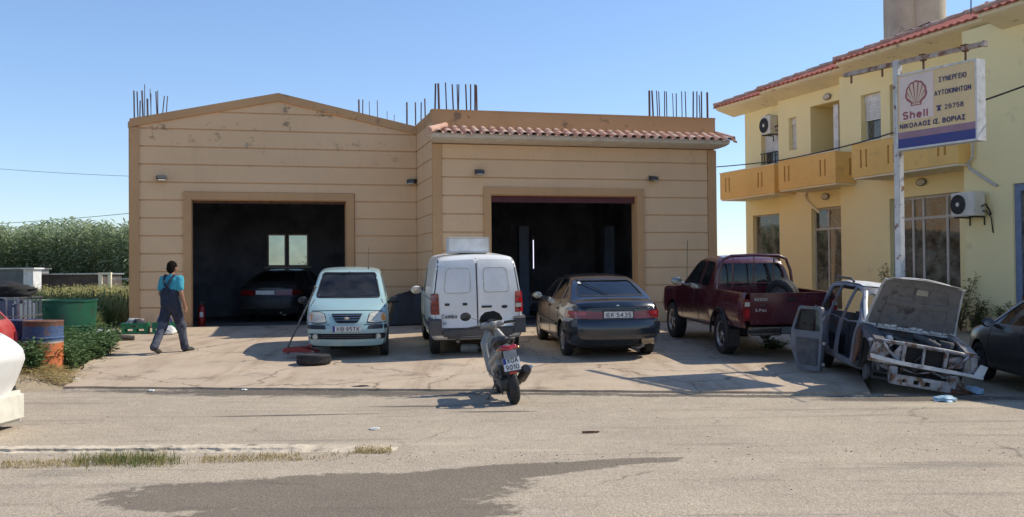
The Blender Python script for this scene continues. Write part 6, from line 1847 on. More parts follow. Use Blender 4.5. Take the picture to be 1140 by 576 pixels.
Srd = dict(x=(-1.78, 1.8), wroof=.55, fz=.75, rz=.5, cf=.18, cr=.12, mid=.55, crown=.04,
    bot=[(-1.78, .36), (-1.5, .25), (1.5, .22), (1.8, .28)], top=[(-1.78, .80), (-1.74, .92), (-1.62, 1.04), (-1.25, 1.33), (-1.0, 1.37), (-.2, 1.39), (.3, 1.34), (1.0, .95), (1.7, .82), (1.8, .65)],
    belt=[(-1.78, .88), (-1, .90), (.8, .87), (1.7, .74)], w=[(-1.78, .70), (-1.5, .76), (-.8, .79), (.9, .79), (1.5, .76), (1.8, .68)])
rbv = plain_hatch(rc, paint('faded_red_paint', (.42, .035, .035), dust=(.45, .25, .2), amt=.4, rough=.4, coat=.3), Srd, [[(.8, .93), (-.25, .95), (-.25, 1.29), (.25, 1.27)], [(-.35, .95), (-1.3, .98), (-1.12, 1.24), (-.9, 1.29), (-.35, 1.3)]], [(1.2, .28), (-1.1, .28)], rear=[(-.5, .98), (.5, .98), (.44, 1.26), (-.44, 1.26)])
for s in (1, -1):
    decal('tail_light', rbv, roundpoly([(s * .5, .62), (s * .74, .62), (s * .74, .78), (s * .5, .78)], .02), '-x', M['darkredlens'], rc, .004, .015, .05)
    decal('corner_lens', rbv, roundpoly([(-1.6, .62), (-1.74, .62), (-1.74, .78), (-1.6, .78)], .015), '+y' if s > 0 else '-y', M['greyplastic'], rc, .004, .01, .05)
b = MB(); b.box((-1.78, 0, .45), (.12, 1.5, .17), bev=.04); b.build('rear_bumper', M['greyplastic'], rc, 30)
wc = car_root('white_car', -7.02, 10.55, -3, 'dented white car with a dark side moulding, only its nose reaching into the left edge')
Swh = dict(x=(-1.9, 1.72), wroof=.56, fz=.75, rz=.5, cf=.16, cr=.12, mid=.62, crown=.05,
    bot=[(-1.9, .30), (-1.5, .22), (1.3, .22), (1.72, .28)], top=[(-1.9, .9), (-1.8, 1.1), (-1.5, 1.38), (-.9, 1.45), (-.1, 1.43), (.25, 1.36), (.9, 1.16), (1.2, 1.12), (1.5, 1.0), (1.66, .88), (1.72, .76)],
    belt=[(-1.9, .95), (-1, .95), (.8, .93), (1.3, .9), (1.7, .78)], w=[(-1.9, .72), (-1.5, .79), (-.8, .81), (.9, .81), (1.4, .79), (1.72, .72)],
    nose=[(.2, -.2), (.4, -.16), (.6, -.08), (.85, .02)])
PWc = paint('chalky_white_paint', (.80, .80, .77), dust=(.5, .44, .36), amt=.3, rough=.4, coat=.3)
wbv = plain_hatch(wc, PWc, Swh, [[(.75, 1.0), (-.25, 1.0), (-.25, 1.34), (.15, 1.32)]], [(1.18, .27), (-1.2, .27)])
decal('moulding', wbv, [(-.4, .845), (1.6, .80), (1.6, .82), (-.4, .87)], '-y', M['greyplastic'], wc, .004, .012, .1)
seams('panel_crease', wbv, [[(.8, .52), (1.5, .53)], [(1.3, .93), (1.62, .87)], [(1.25, .985), (1.62, .95)]], '-y', wc, .012, M['greyplastic'])
b = MB(); b.box((1.50, 0, .21), (.12, 1.50, .34), bev=.04); b.build('loose_bumper', mk('cream_bumper', (.72, .68, .56), (.6, .56, .46), scale=6, rough=.6), wc, 30)
# ================================================================ THINGS ON THE FORECOURT
def fold(me, amp=.008, sc_=7, seed=0):
    for v in me.vertices:
        p = V((v.co.x * sc_, v.co.y * sc_, v.co.z * sc_ * .55 + seed)); n_ = noise.noise(p) + .5 * noise.noise(p * 2.3)
        v.co += v.normal * n_ * amp
    return me
def capsules(segs, voxel=.012, smooth=3):
    """union of tapered capsules -> one continuous surface"""
    b = MB()
    for sg in segs:
        if len(sg) == 3:      # ball: centre, radius, scale
            b.ball(sg[0], sg[1], 2, sg[2]); continue
        p0, p1, r0, r1 = sg
        b.cyl(p0, p1, r0, r1, 14); b.ball(p0, r0, 2); b.ball(p1, r1, 2)
    return remesh(b.mesh(), voxel, smooth)

# ---- man in dungarees
def man():
    root = empty('person', (-6.44, 18.98, gz(-6.44, 18.98) + .032), R(70), 'man in a turquoise t-shirt and navy dungarees walking towards the left bay', 'person')
    hp = [V((0, .09, .90)), V((0, -.09, .90))]
    kn = [V((-.10, .11, .49)), V((.17, -.10, .49))]
    an = [V((-.36, .10, .13)), V((.27, -.10, .085))]
    to = [V((-.22, .11, .035)), V((.46, -.11, .03))]
    sh = [V((.02, .19, 1.39)), V((.02, -.19, 1.39))]
    el = [V((.03, .265, 1.12)), V((-.04, -.265, 1.12))]
    wr_ = [V((.17, .215, .92)), V((.06, -.27, .88))]
    seg = [(V((0, 0, .94)), V((.02, 0, 1.18)), .135, .14), (V((.02, .07, 1.2)), V((.02, .09, 1.32)), .11, .10), (V((.02, -.07, 1.2)), V((.02, -.09, 1.32)), .11, .10), (V((.02, 0, 1.38)), V((.04, 0, 1.52)), .062, .055),
           (V((0, .07, .92)), V((0, -.07, .92)), .13, .13),
           (V((.055, 0, 1.605)), .098, (1.08, .84, 1.2)), (V((.085, 0, 1.56)), .07, (.9, .8, 1)),           # skull and jaw
           (V((.155, 0, 1.595)), .018, (1.1, .7, 1.6)), (V((.15, 0, 1.555)), .02, (.6, 1.4, .5)), (V((.14, 0, 1.525)), .026, (.8, 1, .8)),  # nose, mouth, chin
           (V((.045, .085, 1.59)), .022, (.8, .4, 1.4)), (V((.045, -.085, 1.59)), .022, (.8, .4, 1.4))]
    for i in (0, 1):
        seg += [(sh[i], el[i], .058, .042), (el[i], wr_[i], .042, .028), (hp[i], kn[i], .088, .062), (kn[i], an[i], .058, .04), (an[i], to[i], .042, .032), (V((0.02, sh[i].y * .4, 1.4)), sh[i], .07, .06)]
    body_me = capsules(seg, .011, 2)
    o = link('body', body_me, M['skin'], root, 60)
    for i in (0, 1):   # hands: palm and five bent fingers, each its own tapered chain, merged into one surface
        d = (wr_[i] - el[i]).normalized(); s = 1 if i == 0 else -1
        side = V((1, 0, 0)); side = (side - d * side.dot(d)).normalized(); inn = d.cross(side) * s
        hb = [(wr_[i], wr_[i] + d * .05, .024, .024), (wr_[i] + d * .05 + side * .018, wr_[i] + d * .085 + side * .026, .016, .013), (wr_[i] + d * .05 - side * .018, wr_[i] + d * .085 - side * .024, .016, .013)]
        for k in range(4):
            b0 = wr_[i] + d * .09 + side * (.03 - k * .02); L_ = (.062, .07, .066, .052)[k]
            b1 = b0 + d * L_ * .5 + inn * .006; b2 = b1 + d * L_ * .38 + inn * .022
            hb += [(b0, b1, .009, .008), (b1, b2, .008, .0065)]
        t0 = wr_[i] + d * .03 + side * .024; t1 = t0 + d * .035 + side * .022; hb += [(t0, t1, .012, .010), (t1, t1 + d * .03 + inn * .006, .010, .008)]
        h_ = link('hand', capsules(hb, .005, 1), M['skin'], o, 60)
    hair = capsules([(V((.035, 0, 1.63)), .104, (1.08, .88, 1.08)), (V((-.01, 0, 1.585)), .085, (.85, .95, 1.1))], .01, 2)
    hair = boolean(hair, [prism_mesh([(.075, 1.45), (.3, 1.45), (.3, 1.665), (.10, 1.665)], 'Y', -.2, .2)])
    link('hair', hair, mk('dark_hair', (.008, .006, .005), (.02, .015, .012), scale=40, rough=1, bump=.5, bscale=120, spec=.05), root, 60)
    sh_m = mk('turquoise_cotton', (.06, .36, .43), (.045, .28, .35), scale=9, rough=.95, bump=.5, bscale=14, bdist=.02)
    seg = [(V((0, .04, .98)), V((.02, .06, 1.2)), .13, .135), (V((0, -.04, .98)), V((.02, -.06, 1.2)), .13, .135), (V((.02, .08, 1.2)), V((.015, .10, 1.34)), .125, .11), (V((.02, -.08, 1.2)), V((.015, -.10, 1.34)), .125, .11),
           (V((.02, .0, 1.38)), V((.015, .15, 1.39)), .078, .07), (V((.02, .0, 1.38)), V((.015, -.15, 1.39)), .078, .07), (V((.02, 0, 1.40)), V((.025, 0, 1.445)), .075, .066)]
    for i in (0, 1): seg += [(sh[i], sh[i] + (el[i] - sh[i]) * .68, .072, .068)]
    link('t_shirt', fold(capsules(seg, .011, 3), .012, 9), sh_m, root, 60)
    nv = mk('navy_workwear', (.018, .024, .042), (.035, .042, .062), scale=7, rough=.95, bump=.6, bscale=12, bdist=.02, spot=(.09, .095, .11), sscale=3, slo=.56, shi=.72)
    gy = mk('faded_trouser_cloth', (.06, .068, .092), (.10, .105, .13), scale=6, rough=.95, bump=.7, bscale=12, bdist=.02, spot=(.02, .024, .04), sscale=5, slo=.5, shi=.6)
    seg = [(V((0, .06, .92)), V((0, -.06, .92)), .152, .152), (V((0, .05, .95)), V((.01, .06, 1.12)), .150, .152), (V((0, -.05, .95)), V((.01, -.06, 1.12)), .150, .152)]
    for i in (0, 1): seg += [(hp[i], hp[i] + (kn[i] - hp[i]) * .72, .115, .098)]
    link('dungarees', fold(capsules(seg, .012, 3), .012, 8, 3), nv, root, 60)
    for i in (0, 1):
        k0 = hp[i] + (kn[i] - hp[i]) * .62
        link('trouser_leg', fold(capsules([(k0, kn[i], .098, .090), (kn[i], kn[i] + (an[i] - kn[i]) * .5, .090, .078), (kn[i] + (an[i] - kn[i]) * .5, an[i] + V((0, 0, .0)), .078, .078)], .012, 3), .016, 9, i * 5), gy, root, 60)
        d = (to[i] - an[i]); 
        s_ = capsules([(an[i] + V((-.02, 0, -.02)), to[i] + V((.0, 0, .015)), .052, .042), (an[i], an[i] + V((0, 0, .05)), .05, .055), (to[i], to[i] + V((.05, 0, .0)), .04, .034)], .01, 2)
        zmin = .0 if i else .0
        link('shoe', s_, mk('shoe_leather', (.02, .018, .016), (.06, .055, .05), scale=14, rough=.7), root, 60)
    b = MB()   # crossing straps
    for s in (1, -1):
        b.tube([(-.125, -s * .02, 1.20), (-.135, s * .03, 1.28), (-.11, s * .075, 1.37), (-.04, s * .10, 1.465), (.06, s * .10, 1.455), (.13, s * .085, 1.36), (.158, s * .08, 1.2)], .019, 6)
    b.box((-.135, 0, 1.17), (.03, .16, .12), bev=.012); b.box((.165, 0, 1.16), (.02, .24, .22), bev=.01)
    b.build('straps', nv, root, 50)
man()

# ---- trolley jack and the wheel taken off the blue hatchback
def jack():
    p = gat(335, 391); z = gz(p.x, p.y) + .031
    h = empty('trolley_jack', (-3.83, 18.05, z), R(10), 'red trolley jack with a long upright handle beside the blue hatchback', 'jack')
    RD = mk('jack_red', (.30, .015, .02), (.16, .015, .015), scale=12, rough=.5, spot=(.05, .03, .03), sscale=9)
    for s in (1, -1):
        b = MB(); b.prism([(-.28, .05), (-.24, .13), (.05, .15), (.32, .09), (.34, .05)], 'Y', s * .10, s * .115); b.build('side_plate', RD, h)
    b = MB(); b.rng(-.22, -.02, -.099, .099, .055, .13); b.cyl((-.02, 0, .09), (.12, 0, .1), .035); b.build('pump', RD, h, 40)
    b = MB(); b.box((.16, 0, .15), (.32, .06, .04), ry=R(-14)); b.build('lifting_arm', RD, h)
    b = MB(); b.cyl((.31, 0, .18), (.31, 0, .22), .055, .06, 16); b.build('saddle', M['dirtysteel'], h, 40)
    for x, y, r in ((.30, .13, .045), (.30, -.13, .045), (-.25, .12, .03), (-.25, -.12, .03)):
        b = MB(); b.cyl((x, y - .015, r), (x, y + .015, r), r, r, 16); b.build('castor', M['dirtysteel'], h, 40)
    b = MB(); top = V((.30, .06, 1.22)); b.tube([(-.22, 0, .12), (-.18, 0, .2), tuple(top)], [.022, .016, .016], 10); b.cyl((.30, .10, 1.22), (.32, -.07, 1.22), .016); b.build('handle', M['dirtysteel'], h, 40)
    h.rotation_euler = (0, 0, R(-8))
jack()
wz = gz(-3.38, 17.14) + .03 + .088
loose_wheel('loose_wheel', Matrix.Translation((-3.40, 17.2, wz)) @ Matrix.Rotation(R(88), 4, 'X') @ Matrix.Rotation(R(20), 4, 'Y'), 'wheel lying flat on the concrete in front of the blue hatchback', .285, .17, 'alloy', rimc=M['alu'])

# ---- scooter
def scooter():
    h = 90 + 9
    f = V((math.cos(R(h)), math.sin(R(h))))
    c = V((.02, 12.78)) + f * .62
    root = empty('motor_scooter', (c.x, c.y, .004), 0, 'grey scooter on its side stand at the forecourt edge, seen from behind', 'scooter')
    root.rotation_euler = (R(-8.5), 0, R(h))
    root.rotation_euler = (R(-8.5) * -1 * -1, 0, R(h))
    G = mk('scooter_grey', (.20, .195, .185), (.28, .265, .24), scale=5, rough=.4, coat=.4)
    B = M['black']
    # wheels
    def sw(x, r, w):
        o = bpy.data.objects.new('wheel', None); col.objects.link(o); o.parent = root; o.location = (x, 0, r)
        t = MB(); h_ = w / 2
        t.lathe([(r * .62, -h_ * .7), (r * .85, -h_), (r * .95, -h_ * .75), (r, -h_ * .3), (r, h_ * .3), (r * .95, h_ * .75), (r * .85, h_), (r * .62, h_ * .7)], axis='Y', n=36, closed=True)
        for k in range(36):
            a = 2 * math.pi * k / 36; t.box((math.cos(a) * r, .0, math.sin(a) * r), (.008, w * .5, r * .08), ry=-a)
        t.build('tyre', M['rubber'], o, 40)
        b = MB(); b.lathe([(r * .63, -h_ * .6), (r * .58, -h_ * .5), (r * .58, h_ * .5), (r * .63, h_ * .6)], axis='Y', n=30, closed=True)
        b.cyl((0, -h_ * .7, 0), (0, h_ * .7, 0), .04, .04, 14)
        for k in range(5):
            a = 2 * math.pi * k / 5; b.box((math.cos(a) * r * .32, 0, math.sin(a) * r * .32), (r * .6, .03, .03), ry=-a)
        b.build('rim', M['greyplastic'], o, 40)
    sw(-.62, .245, .125); sw(.64, .23, .105)
    # rear body: tail fairing widening to the sides
    seg = [(V((-.15, .09, .52)), V((-.62, .06, .68)), .11, .07), (V((-.15, -.09, .52)), V((-.62, -.06, .68)), .11, .07), (V((-.62, 0, .69)), V((-.80, 0, .72)), .085, .05), (V((-.1, 0, .45)), V((-.45, 0, .56)), .12, .10),
           (V((-.2, .12, .42)), V((-.5, .10, .52)), .06, .05), (V((-.2, -.12, .42)), V((-.5, -.10, .52)), .06, .05)]
    link('tail_fairing', capsules(seg, .013, 4), G, root, 60)
    seg = [(V((.12, 0, .72)), V((-.15, 0, .735)), .10, .11), (V((-.15, .04, .735)), V((-.55, .02, .79)), .08, .06), (V((-.15, -.04, .735)), V((-.55, -.02, .79)), .08, .06), (V((-.40, 0, .79)), V((-.62, 0, .82)), .075, .05)]
    link('seat', capsules(seg, .013, 3), mk('vinyl_seat', (.018, .018, .02), (.05, .048, .045), scale=9, rough=.6), root, 60)
    # grab rail
    b = MB(); b.tube([(-.38, .12, .74), (-.55, .125, .80), (-.76, .10, .83), (-.80, 0, .835), (-.76, -.10, .83), (-.55, -.125, .80), (-.38, -.12, .74)], .017, 10); b.build('grab_rail', B, root, 50)
    # tail light
    seg = [(V((-.815, .075, .735)), V((-.84, 0, .715)), .036, .045), (V((-.815, -.075, .735)), V((-.84, 0, .715)), .036, .045)]
    link('tail_light', capsules(seg, .008, 2), M['redlens'], root, 60)
    for s in (1, -1):
        b = MB(); b.ball((-.78, s * .125, .72), .028, 2, (1.3, .8, .7)); b.build('indicator', M['amber'], root, 50)
    # rear mudguard, plate
    b = MB(); b.box((-.86, 0, .56), (.03, .20, .30), ry=R(12), bev=.01); b.box((-.80, 0, .44), (.14, .12, .05), bev=.01); b.build('rear_mudguard', B, root, 30)
    b = MB(); b.box((-.885, 0, .655), (.012, .17, .10), ry=R(12), bev=.004); b.build('plate_bracket', G, root, 30)
    pl = MB(); pl.box((0, 0, 0), (.006, .21, .165), bev=.002); po = pl.build('number_plate', M['plate'], root, 30); po.location = (-.905, 0, .535); po.rotation_euler = (0, R(12), 0)
    e = MB(); e.box((-.0045, .085, .041), (.002, .035, .075)); e.build('euro_band', M['plateblue'], po)
    text('plate_number', 'XOA', .085, frame((-.005, -.015, .042), (0, -1, 0), (0, 0, 1)), M['ink'], po, .0015, .14, .001)
    text('plate_number', '9010', .085, frame((-.005, -.0, -.04), (0, -1, 0), (0, 0, 1)), M['ink'], po, .0015, .17, .001)
    b = MB(); b.box((-.905, 0, .425), (.02, .10, .035), bev=.008); b.build('reflector', M['redlens'], root, 30)
    # engine, swing arm, exhaust on the right
    b = MB(); b.box((-.35, .09, .27), (.52, .09, .16), bev=.03); b.cyl((-.55, .05, .26), (-.55, .14, .26), .09, .085, 20); b.box((-.15, 0, .30), (.24, .22, .2), bev=.03); b.cyl((-.60, .11, .34), (-.48, .11, .60), .02); b.build('engine', M['greyplastic'], root, 40)
    b = MB(); b.tube([(-.15, -.1, .25), (-.3, -.15, .2), (-.42, -.17, .27)], .02, 8); b.build('exhaust_pipe', M['dirtysteel'], root, 50)
    b = MB(); b.tube([(-.34, -.16, .26), (-.42, -.17, .28), (-.76, -.19, .42), (-.80, -.19, .435)], [.03, .062, .068, .045], 18); mo = b.build('muffler', M['black'], root, 50)
    b = MB(); b.tube([(-.46, -.235, .33), (-.74, -.262, .445)], .02, 8); b.box((-.60, -.245, .385), (.3, .02, .075), ry=R(-22) * -1, bev=.01); b.build('heat_shield', M['chrome'], mo, 40)
    # floor, leg shield, front apron
    b = MB(); b.box((.20, 0, .30), (.50, .30, .07), bev=.02); b.box((.20, 0, .345), (.44, .26, .02), bev=.005); b.build('footboard', G, root, 30)
    seg = [(V((.40, .12, .36)), V((.47, .15, .72)), .05, .045), (V((.40, -.12, .36)), V((.47, -.15, .72)), .05, .045), (V((.44, .0, .36)), V((.50, .0, .78)), .06, .06), (V((.47, .15, .72)), V((.50, .06, .86)), .045, .05), (V((.47, -.15, .72)), V((.50, -.06, .86)), .045, .05),
           (V((.55, 0, .55)), V((.52, 0, .85)), .09, .07), (V((.45, .14, .55)), V((.48, .12, .75)), .05, .05), (V((.45, -.14, .55)), V((.48, -.12, .75)), .05, .05)]
    link('leg_shield', capsules(seg, .014, 4), G, root, 60)
    seg = [(V((.78, 0, .46)), V((.5, 0, .48)), .055, .05), (V((.64, 0, .5)), V((.60, 0, .52)), .07, .06)]
    link('front_mudguard', capsules(seg, .013, 3), G, root, 60)
    b = MB(); 
    for s in (1, -1): b.cyl((.64, s * .07, .23), (.54, s * .05, .6), .018)
    b.cyl((.53, 0, .55), (.44, 0, .93), .025); b.build('fork', M['dirtysteel'], root, 40)
    # handlebar cowl, grips, levers, visor, speedometer
    seg = [(V((.42, .0, .97)), V((.50, 0, .95)), .075, .07), (V((.43, .0, .97)), V((.42, .14, .965)), .055, .04), (V((.43, .0, .97)), V((.42, -.14, .965)), .055, .04)]
    link('handlebar_cowl', capsules(seg, .012, 3), G, root, 60)
    b = MB(); b.ball((.55, 0, .95), .07, 2, (.5, 1, .8)); b.build('headlamp', M['clearlens'], root, 50)
    for s in (1, -1):
        b = MB(); b.tube([(.42, s * .14, .965), (.38, s * .22, .97), (.36, s * .34, .965)], [.016, .019, .019], 10); b.build('grip', B, root, 50)
        b = MB(); b.tube([(.43, s * .15, .955), (.43, s * .22, .95), (.42, s * .33, .945)], .007, 6); b.build('brake_lever', M['chrome'], root, 50)
    vp = [(-.15, .98), (-.165, 1.03), (-.13, 1.10), (-.06, 1.145), (.06, 1.145), (.13, 1.10), (.165, 1.03), (.15, .98)]
    b = MB(); b.prism(vp, 'X', 0, .008); me_ = b.mesh()
    for v in me_.vertices: v.co.x += .52 - 1.6 * v.co.y ** 2 - (v.co.z - .98) * .35
    link('visor', me_, M['matt_black'], root)
    b = MB(); b.box((.40, 0, 1.01), (.07, .13, .05), ry=R(30), bev=.015); b.build('speedometer', B, root, 30)
    # one round mirror on a long stalk on the left
    b = MB(); b.tube([(.42, .13, .98), (.40, .19, 1.06), (.38, .30, 1.12)], .006, 6); so = b.build('mirror_stalk', B, root, 50)
    b = MB(); b.lathe([(0, 0), (.055, 0), (.062, .008), (.05, .025), (0, .03)], axis='X', n=24); mo = b.build('mirror_shell', B, so, 50); mo.location = (.37, .345, 1.13); mo.scale = (1, 1.2, .95)
    b = MB(); b.lathe([(0, -.003), (.052, -.003), (.052, -.001), (0, -.001)], axis='X', n=24); q = b.build('mirror_glass', M['chrome'], so, 30); q.location = (.368, .345, 1.13); q.scale = (1, 1.2, .95); q.rotation_euler = (0, R(-24), 0)
    # side stand and centre stand
    b = MB(); b.tube([(-.05, .12, .26), (-.1, .2, .13), (-.12, .27, .055)], .012, 8); b.box((-.12, .275, .045), (.06, .05, .012)); b.build('side_stand', M['dirtysteel'], root, 40)
    b = MB()
    for s in (1, -1): b.tube([(-.3, s * .07, .22), (-.42, s * .11, .12)], .012, 8)
    b.cyl((-.36, -.09, .17), (-.36, .09, .17), .01); b.build('centre_stand', M['dirtysteel'], root, 40)
    return root
scooter()

# ---- hanging shop sign on its post
def sign():
    P0 = V((6.27, 16.25, 0)); e = V((.49, -.87, 0)).normalized(); nn = V((-.87, -.49, 0)).normalized()
    base = gz(6.27, 16.25)
    root = empty('shop_sign', (P0.x, P0.y, base), math.atan2(e.y, e.x), 'weathered beige workshop sign with a shell emblem, hanging from an arm on a pale post', 'sign')
    # local: x along the panel, y into the back, z up
    zt, zb = 4.79 - base, 3.57 - base; W = 1.46; x0 = .05
    RW = mk('rusty_white_paint', (.62, .6, .56), (.5, .48, .45), scale=6, rough=.7, spot=(.2, .1, .06), sscale=7, slo=.56, shi=.64)
    b = MB(); b.box((0, .0, 2.46), (.11, .11, 4.96), bev=.006); b.build('post', RW, root, 30)
    b = MB(); b.rng(-1.10, 1.56, -.03, .03, 4.86, 4.93); b.rng(1.56, 1.60, -.04, .04, 4.85, 4.94); b.build('arm', mk('rusty_arm', (.48, .42, .36), (.3, .22, .17), scale=7, rough=.8, spot=(.2, .09, .05), sscale=9, slo=.5, shi=.6), root)
    for x in (-.95, -.30, .55 - .05, 1.25):
        b = MB(); b.rng(x - .012, x + .012, -.012, .012, 4.73 if x < 0 else 4.70, 4.86)
        if x > 0: b.rng(x - .05, x + .05, -.05, .05, 4.93, 4.945); b.rng(x - .04, x + .04, -.03, .03, 4.84, 4.86)
        b.build('hanger', M['rust'], root)
    fm = mk('sign_frame', (.66, .65, .62), (.5, .49, .46), scale=8, rough=.6, spot=(.25, .18, .13), sscale=8)
    d0, d1 = -.11, .09
    b = MB(); b.rng(x0, x0 + .03, d0, d1, zb, zt); b.rng(x0 + W - .03, x0 + W, d0, d1, zb, zt); b.rng(x0 + .03, x0 + W - .03, d0, d1, zb, zb + .03); b.rng(x0 + .03, x0 + W - .03, d0, d1, zt - .03, zt)
    fr_ = b.build('sign_box', fm, root)
    faded = mk('faded_beige_sheet', (.74, .55, .28), (.66, .48, .25), scale=2.5, rough=.5)
    b = MB(); b.rng(x0 + .03, x0 + W - .03, d0 + .012, d0 + .02, zb + .03, zt - .03); b.rng(x0 + .03, x0 + W - .03, d1 - .02, d1 - .012, zb + .03, zt - .03); b.build('face_sheet', faded, fr_)
    H = zt - zb
    def U(u, v): return (x0 + u * W, zt - v * H)
    yF = d0 + .011
    def patch(name, u0, u1, v0, v1, m, dy=.0):
        b = MB(); a = U(u0, v0); c_ = U(u1, v1); b.rng(a[0], c_[0], yF - .003 - dy, yF - .0005 - dy, c_[1], a[1]); return b.build(name, m, fr_)
    patch('violet_band', .022, .978, .765, .85, mk('faded_violet', (.33, .19, .24), (.28, .16, .2), scale=5, rough=.5))
    patch('blue_band', .022, .978, .852, .974, mk('sign_blue', (.03, .04, .22), (.04, .045, .18), scale=5, rough=.5))
    patch('logo_field', .045, .48, .04, .62, mk('faded_pink_white', (.78, .62, .54), (.7, .56, .49), scale=4, rough=.5))
    rd = mk('faded_red', (.36, .10, .10), (.3, .085, .09), scale=6, rough=.5); cr = mk('faded_cream', (.66, .50, .36), rough=.5)
    # shell emblem: scalloped fan with seven rays
    cx, cz = U(.262, .0)[0], U(0, .315)[1]; r = .20
    k_ = .98
    pts = []
    NL = 7; a0, a1 = R(-20), R(200)
    for i in range(NL):
        for t in fr(0, 1, 7)[:-1]:
            a = a0 + (a1 - a0) * (i + t) / NL
            rr = r * (1.0 + .06 * math.sin(math.pi * t)) 
            pts.append((cx + rr * math.cos(a) * k_, cz + rr * math.sin(a) * 1.0 + .03))
    pts = pts + [(cx - r * .86, cz - r * .30), (cx - r * .52, cz - r * .52), (cx - r * .50, cz - r * .78), (cx + r * .50, cz - r * .78), (cx + r * .52, cz - r * .52), (cx + r * .86, cz - r * .30)]
    b = MB(); b.prism(pts[::1], 'Y', yF - .006, yF - .0035); lg = b.build('shell_emblem', rd, fr_)
    b = MB()
    for i in range(NL):
        am = a0 + (a1 - a0) * (i + .5) / NL; hw = (a1 - a0) / NL * .36
        tip = (cx + .04 * math.cos(am), cz - r * .55)
        L_ = []
        for t in fr(-1, 1, 5):
            a = am + hw * t; L_.append((cx + r * .87 * math.cos(a) * k_, cz + r * .87 * math.sin(a) + .03 + r * .06 * (1 - t * t)))
        b.prism([(tip[0] + .006, tip[1])] + L_ + [(tip[0] - .006, tip[1])], 'Y', yF - .0085, yF - .0065)
    b.prism([(cx - r * .4, cz - r * .70), (cx - r * .4, cz - r * .60), (cx + r * .4, cz - r * .60), (cx + r * .4, cz - r * .70)], 'Y', yF - .0085, yF - .0065)
    b.build('shell_rays', cr, lg)
    nv = mk('faded_navy', (.045, .04, .12), (.06, .05, .13), scale=8, rough=.5)
    def T(txt, u0, u1, v, size, m, bold=.17):
        x, z = U((u0 + u1) / 2, v)
        text('lettering', txt, size, frame((x, yF - .004, z), (1, 0, 0), (0, 0, 1)), m, fr_, bold, (u1 - u0) * W, .0015)
    T('Shell', .085, .41, .555, .18, rd, .22)
    T('ΣΥΝΕΡΓΕΙΟ', .55, .88, .17, .115, nv)
    T('ΑΥΤΟΚΙΝΗΤΩΝ', .49, .93, .335, .115, nv)
    T('28758', .615, .84, .525, .105, nv, .15)
    T('ΝΙΚΟΛΑΟΣ ΙΣ. ΒΟΡΙΑΣ', .045, .86, .69, .115, nv, .2)
    b = MB(); x, z = U(.545, .525)
    b.prism([(x - .045, z + .04), (x + .045, z + .04), (x + .045, z + .015), (x + .02, z + .015), (x + .02, z + .0), (x + .035, z - .045), (x - .035, z - .045), (x - .02, z), (x - .02, z + .015), (x - .045, z + .015)], 'Y', yF - .005, yF - .0025)
    b.build('telephone_mark', nv, fr_)
    return root
sign()

# ---- in and around the bays
def lift():
    base = garp(2.9, 5.2, .012)
    for k, (x, lab) in enumerate(((3.35, 'blue-grey lift column in the middle of the right bay'), (5.9, 'blue-grey lift column near the right wall of the right bay'))):
        o = empty('lift_column', garp(x, 4.6, .012), GRZ + (math.pi if k else 0), lab, 'car lift', 'car lift columns')
        b = MB(); b.rng(-.14, .14, -.12, .12, .03, 2.55, bev=.01); b.build('column', mk('lift_blue', (.13, .17, .24), (.09, .12, .17), scale=4, rough=.6), o, 30)
        b = MB(); b.rng(-.25, .25, -.25, .25, 0, .03); b.build('base_plate', M['dirtysteel'], o)
        b = MB(); b.box((.18, 0, .5), (.1, .2, .4), bev=.02); b.box((.55, -.15, .42), (.8, .07, .06), rz=-.3); b.box((.55, .15, .42), (.8, .07, .06), rz=.3); b.build('lifting_arm', M['dirtysteel'], o, 30)
    o = empty('glow_strip', garp(3.60, 4.42, .012), GRZ, 'narrow vertical glowing strip added by the lift column for a gleam of daylight', 'glowing strip')
    b = MB(); b.cyl((0, 0, 1.35), (0, 0, 2.15), .012, .012, 10); b.build('tube', emit('strip_glow', (.75, .72, 1.0), 1.1), o, 40)  # glow imitates a reflected gleam of daylight; no lamp stands here
    b = MB(); b.rng(-.05, -.015, -.02, .02, 1.25, 2.25); b.rng(-.05, .03, -.025, .025, 2.16, 2.28); b.rng(-.05, .03, -.025, .025, 1.22, 1.34); b.rng(-.11, -.05, -.01, .01, 1.7, 1.74); b.build('housing', M['greyplastic'], o)  # casing made up to carry the glowing strip
    o = empty('hanging_cable', garp(2.75, 3.5, .0), GRZ, 'thin grey cable hanging from the ceiling of the right bay', 'cable')
    b = MB(); b.tube([(0, 0, 3.69), (.01, 0, 3.2), (-.02, .02, 2.7), (0, 0, 2.35)], .007, 6); b.box((0, 0, 2.32), (.03, .03, .07)); b.build('cable', M['greyplastic'], o, 40)
    o = empty('tool_trolley', garp(2.3, 5.6, .012), GRZ, 'open-framed metal tool stand in the dark of the right bay', 'tool stand')
    for x in (-.3, .3):
        for y in (-.2, .2):
            b = MB(); b.rng(x - .015, x + .015, y - .015, y + .015, .0, 1.35); b.build('leg', M['dirtysteel'], o)
    for z in (.3, .8, 1.33): b = MB(); b.rng(-.32, .32, -.22, .22, z, z + .02); b.build('shelf', M['dirtysteel'], o)
    b = MB(); b.box((-.1, 0, .9), (.3, .2, .14), bev=.02); b.build('tool_box', M['darkredlens'], o, 30)
lift()
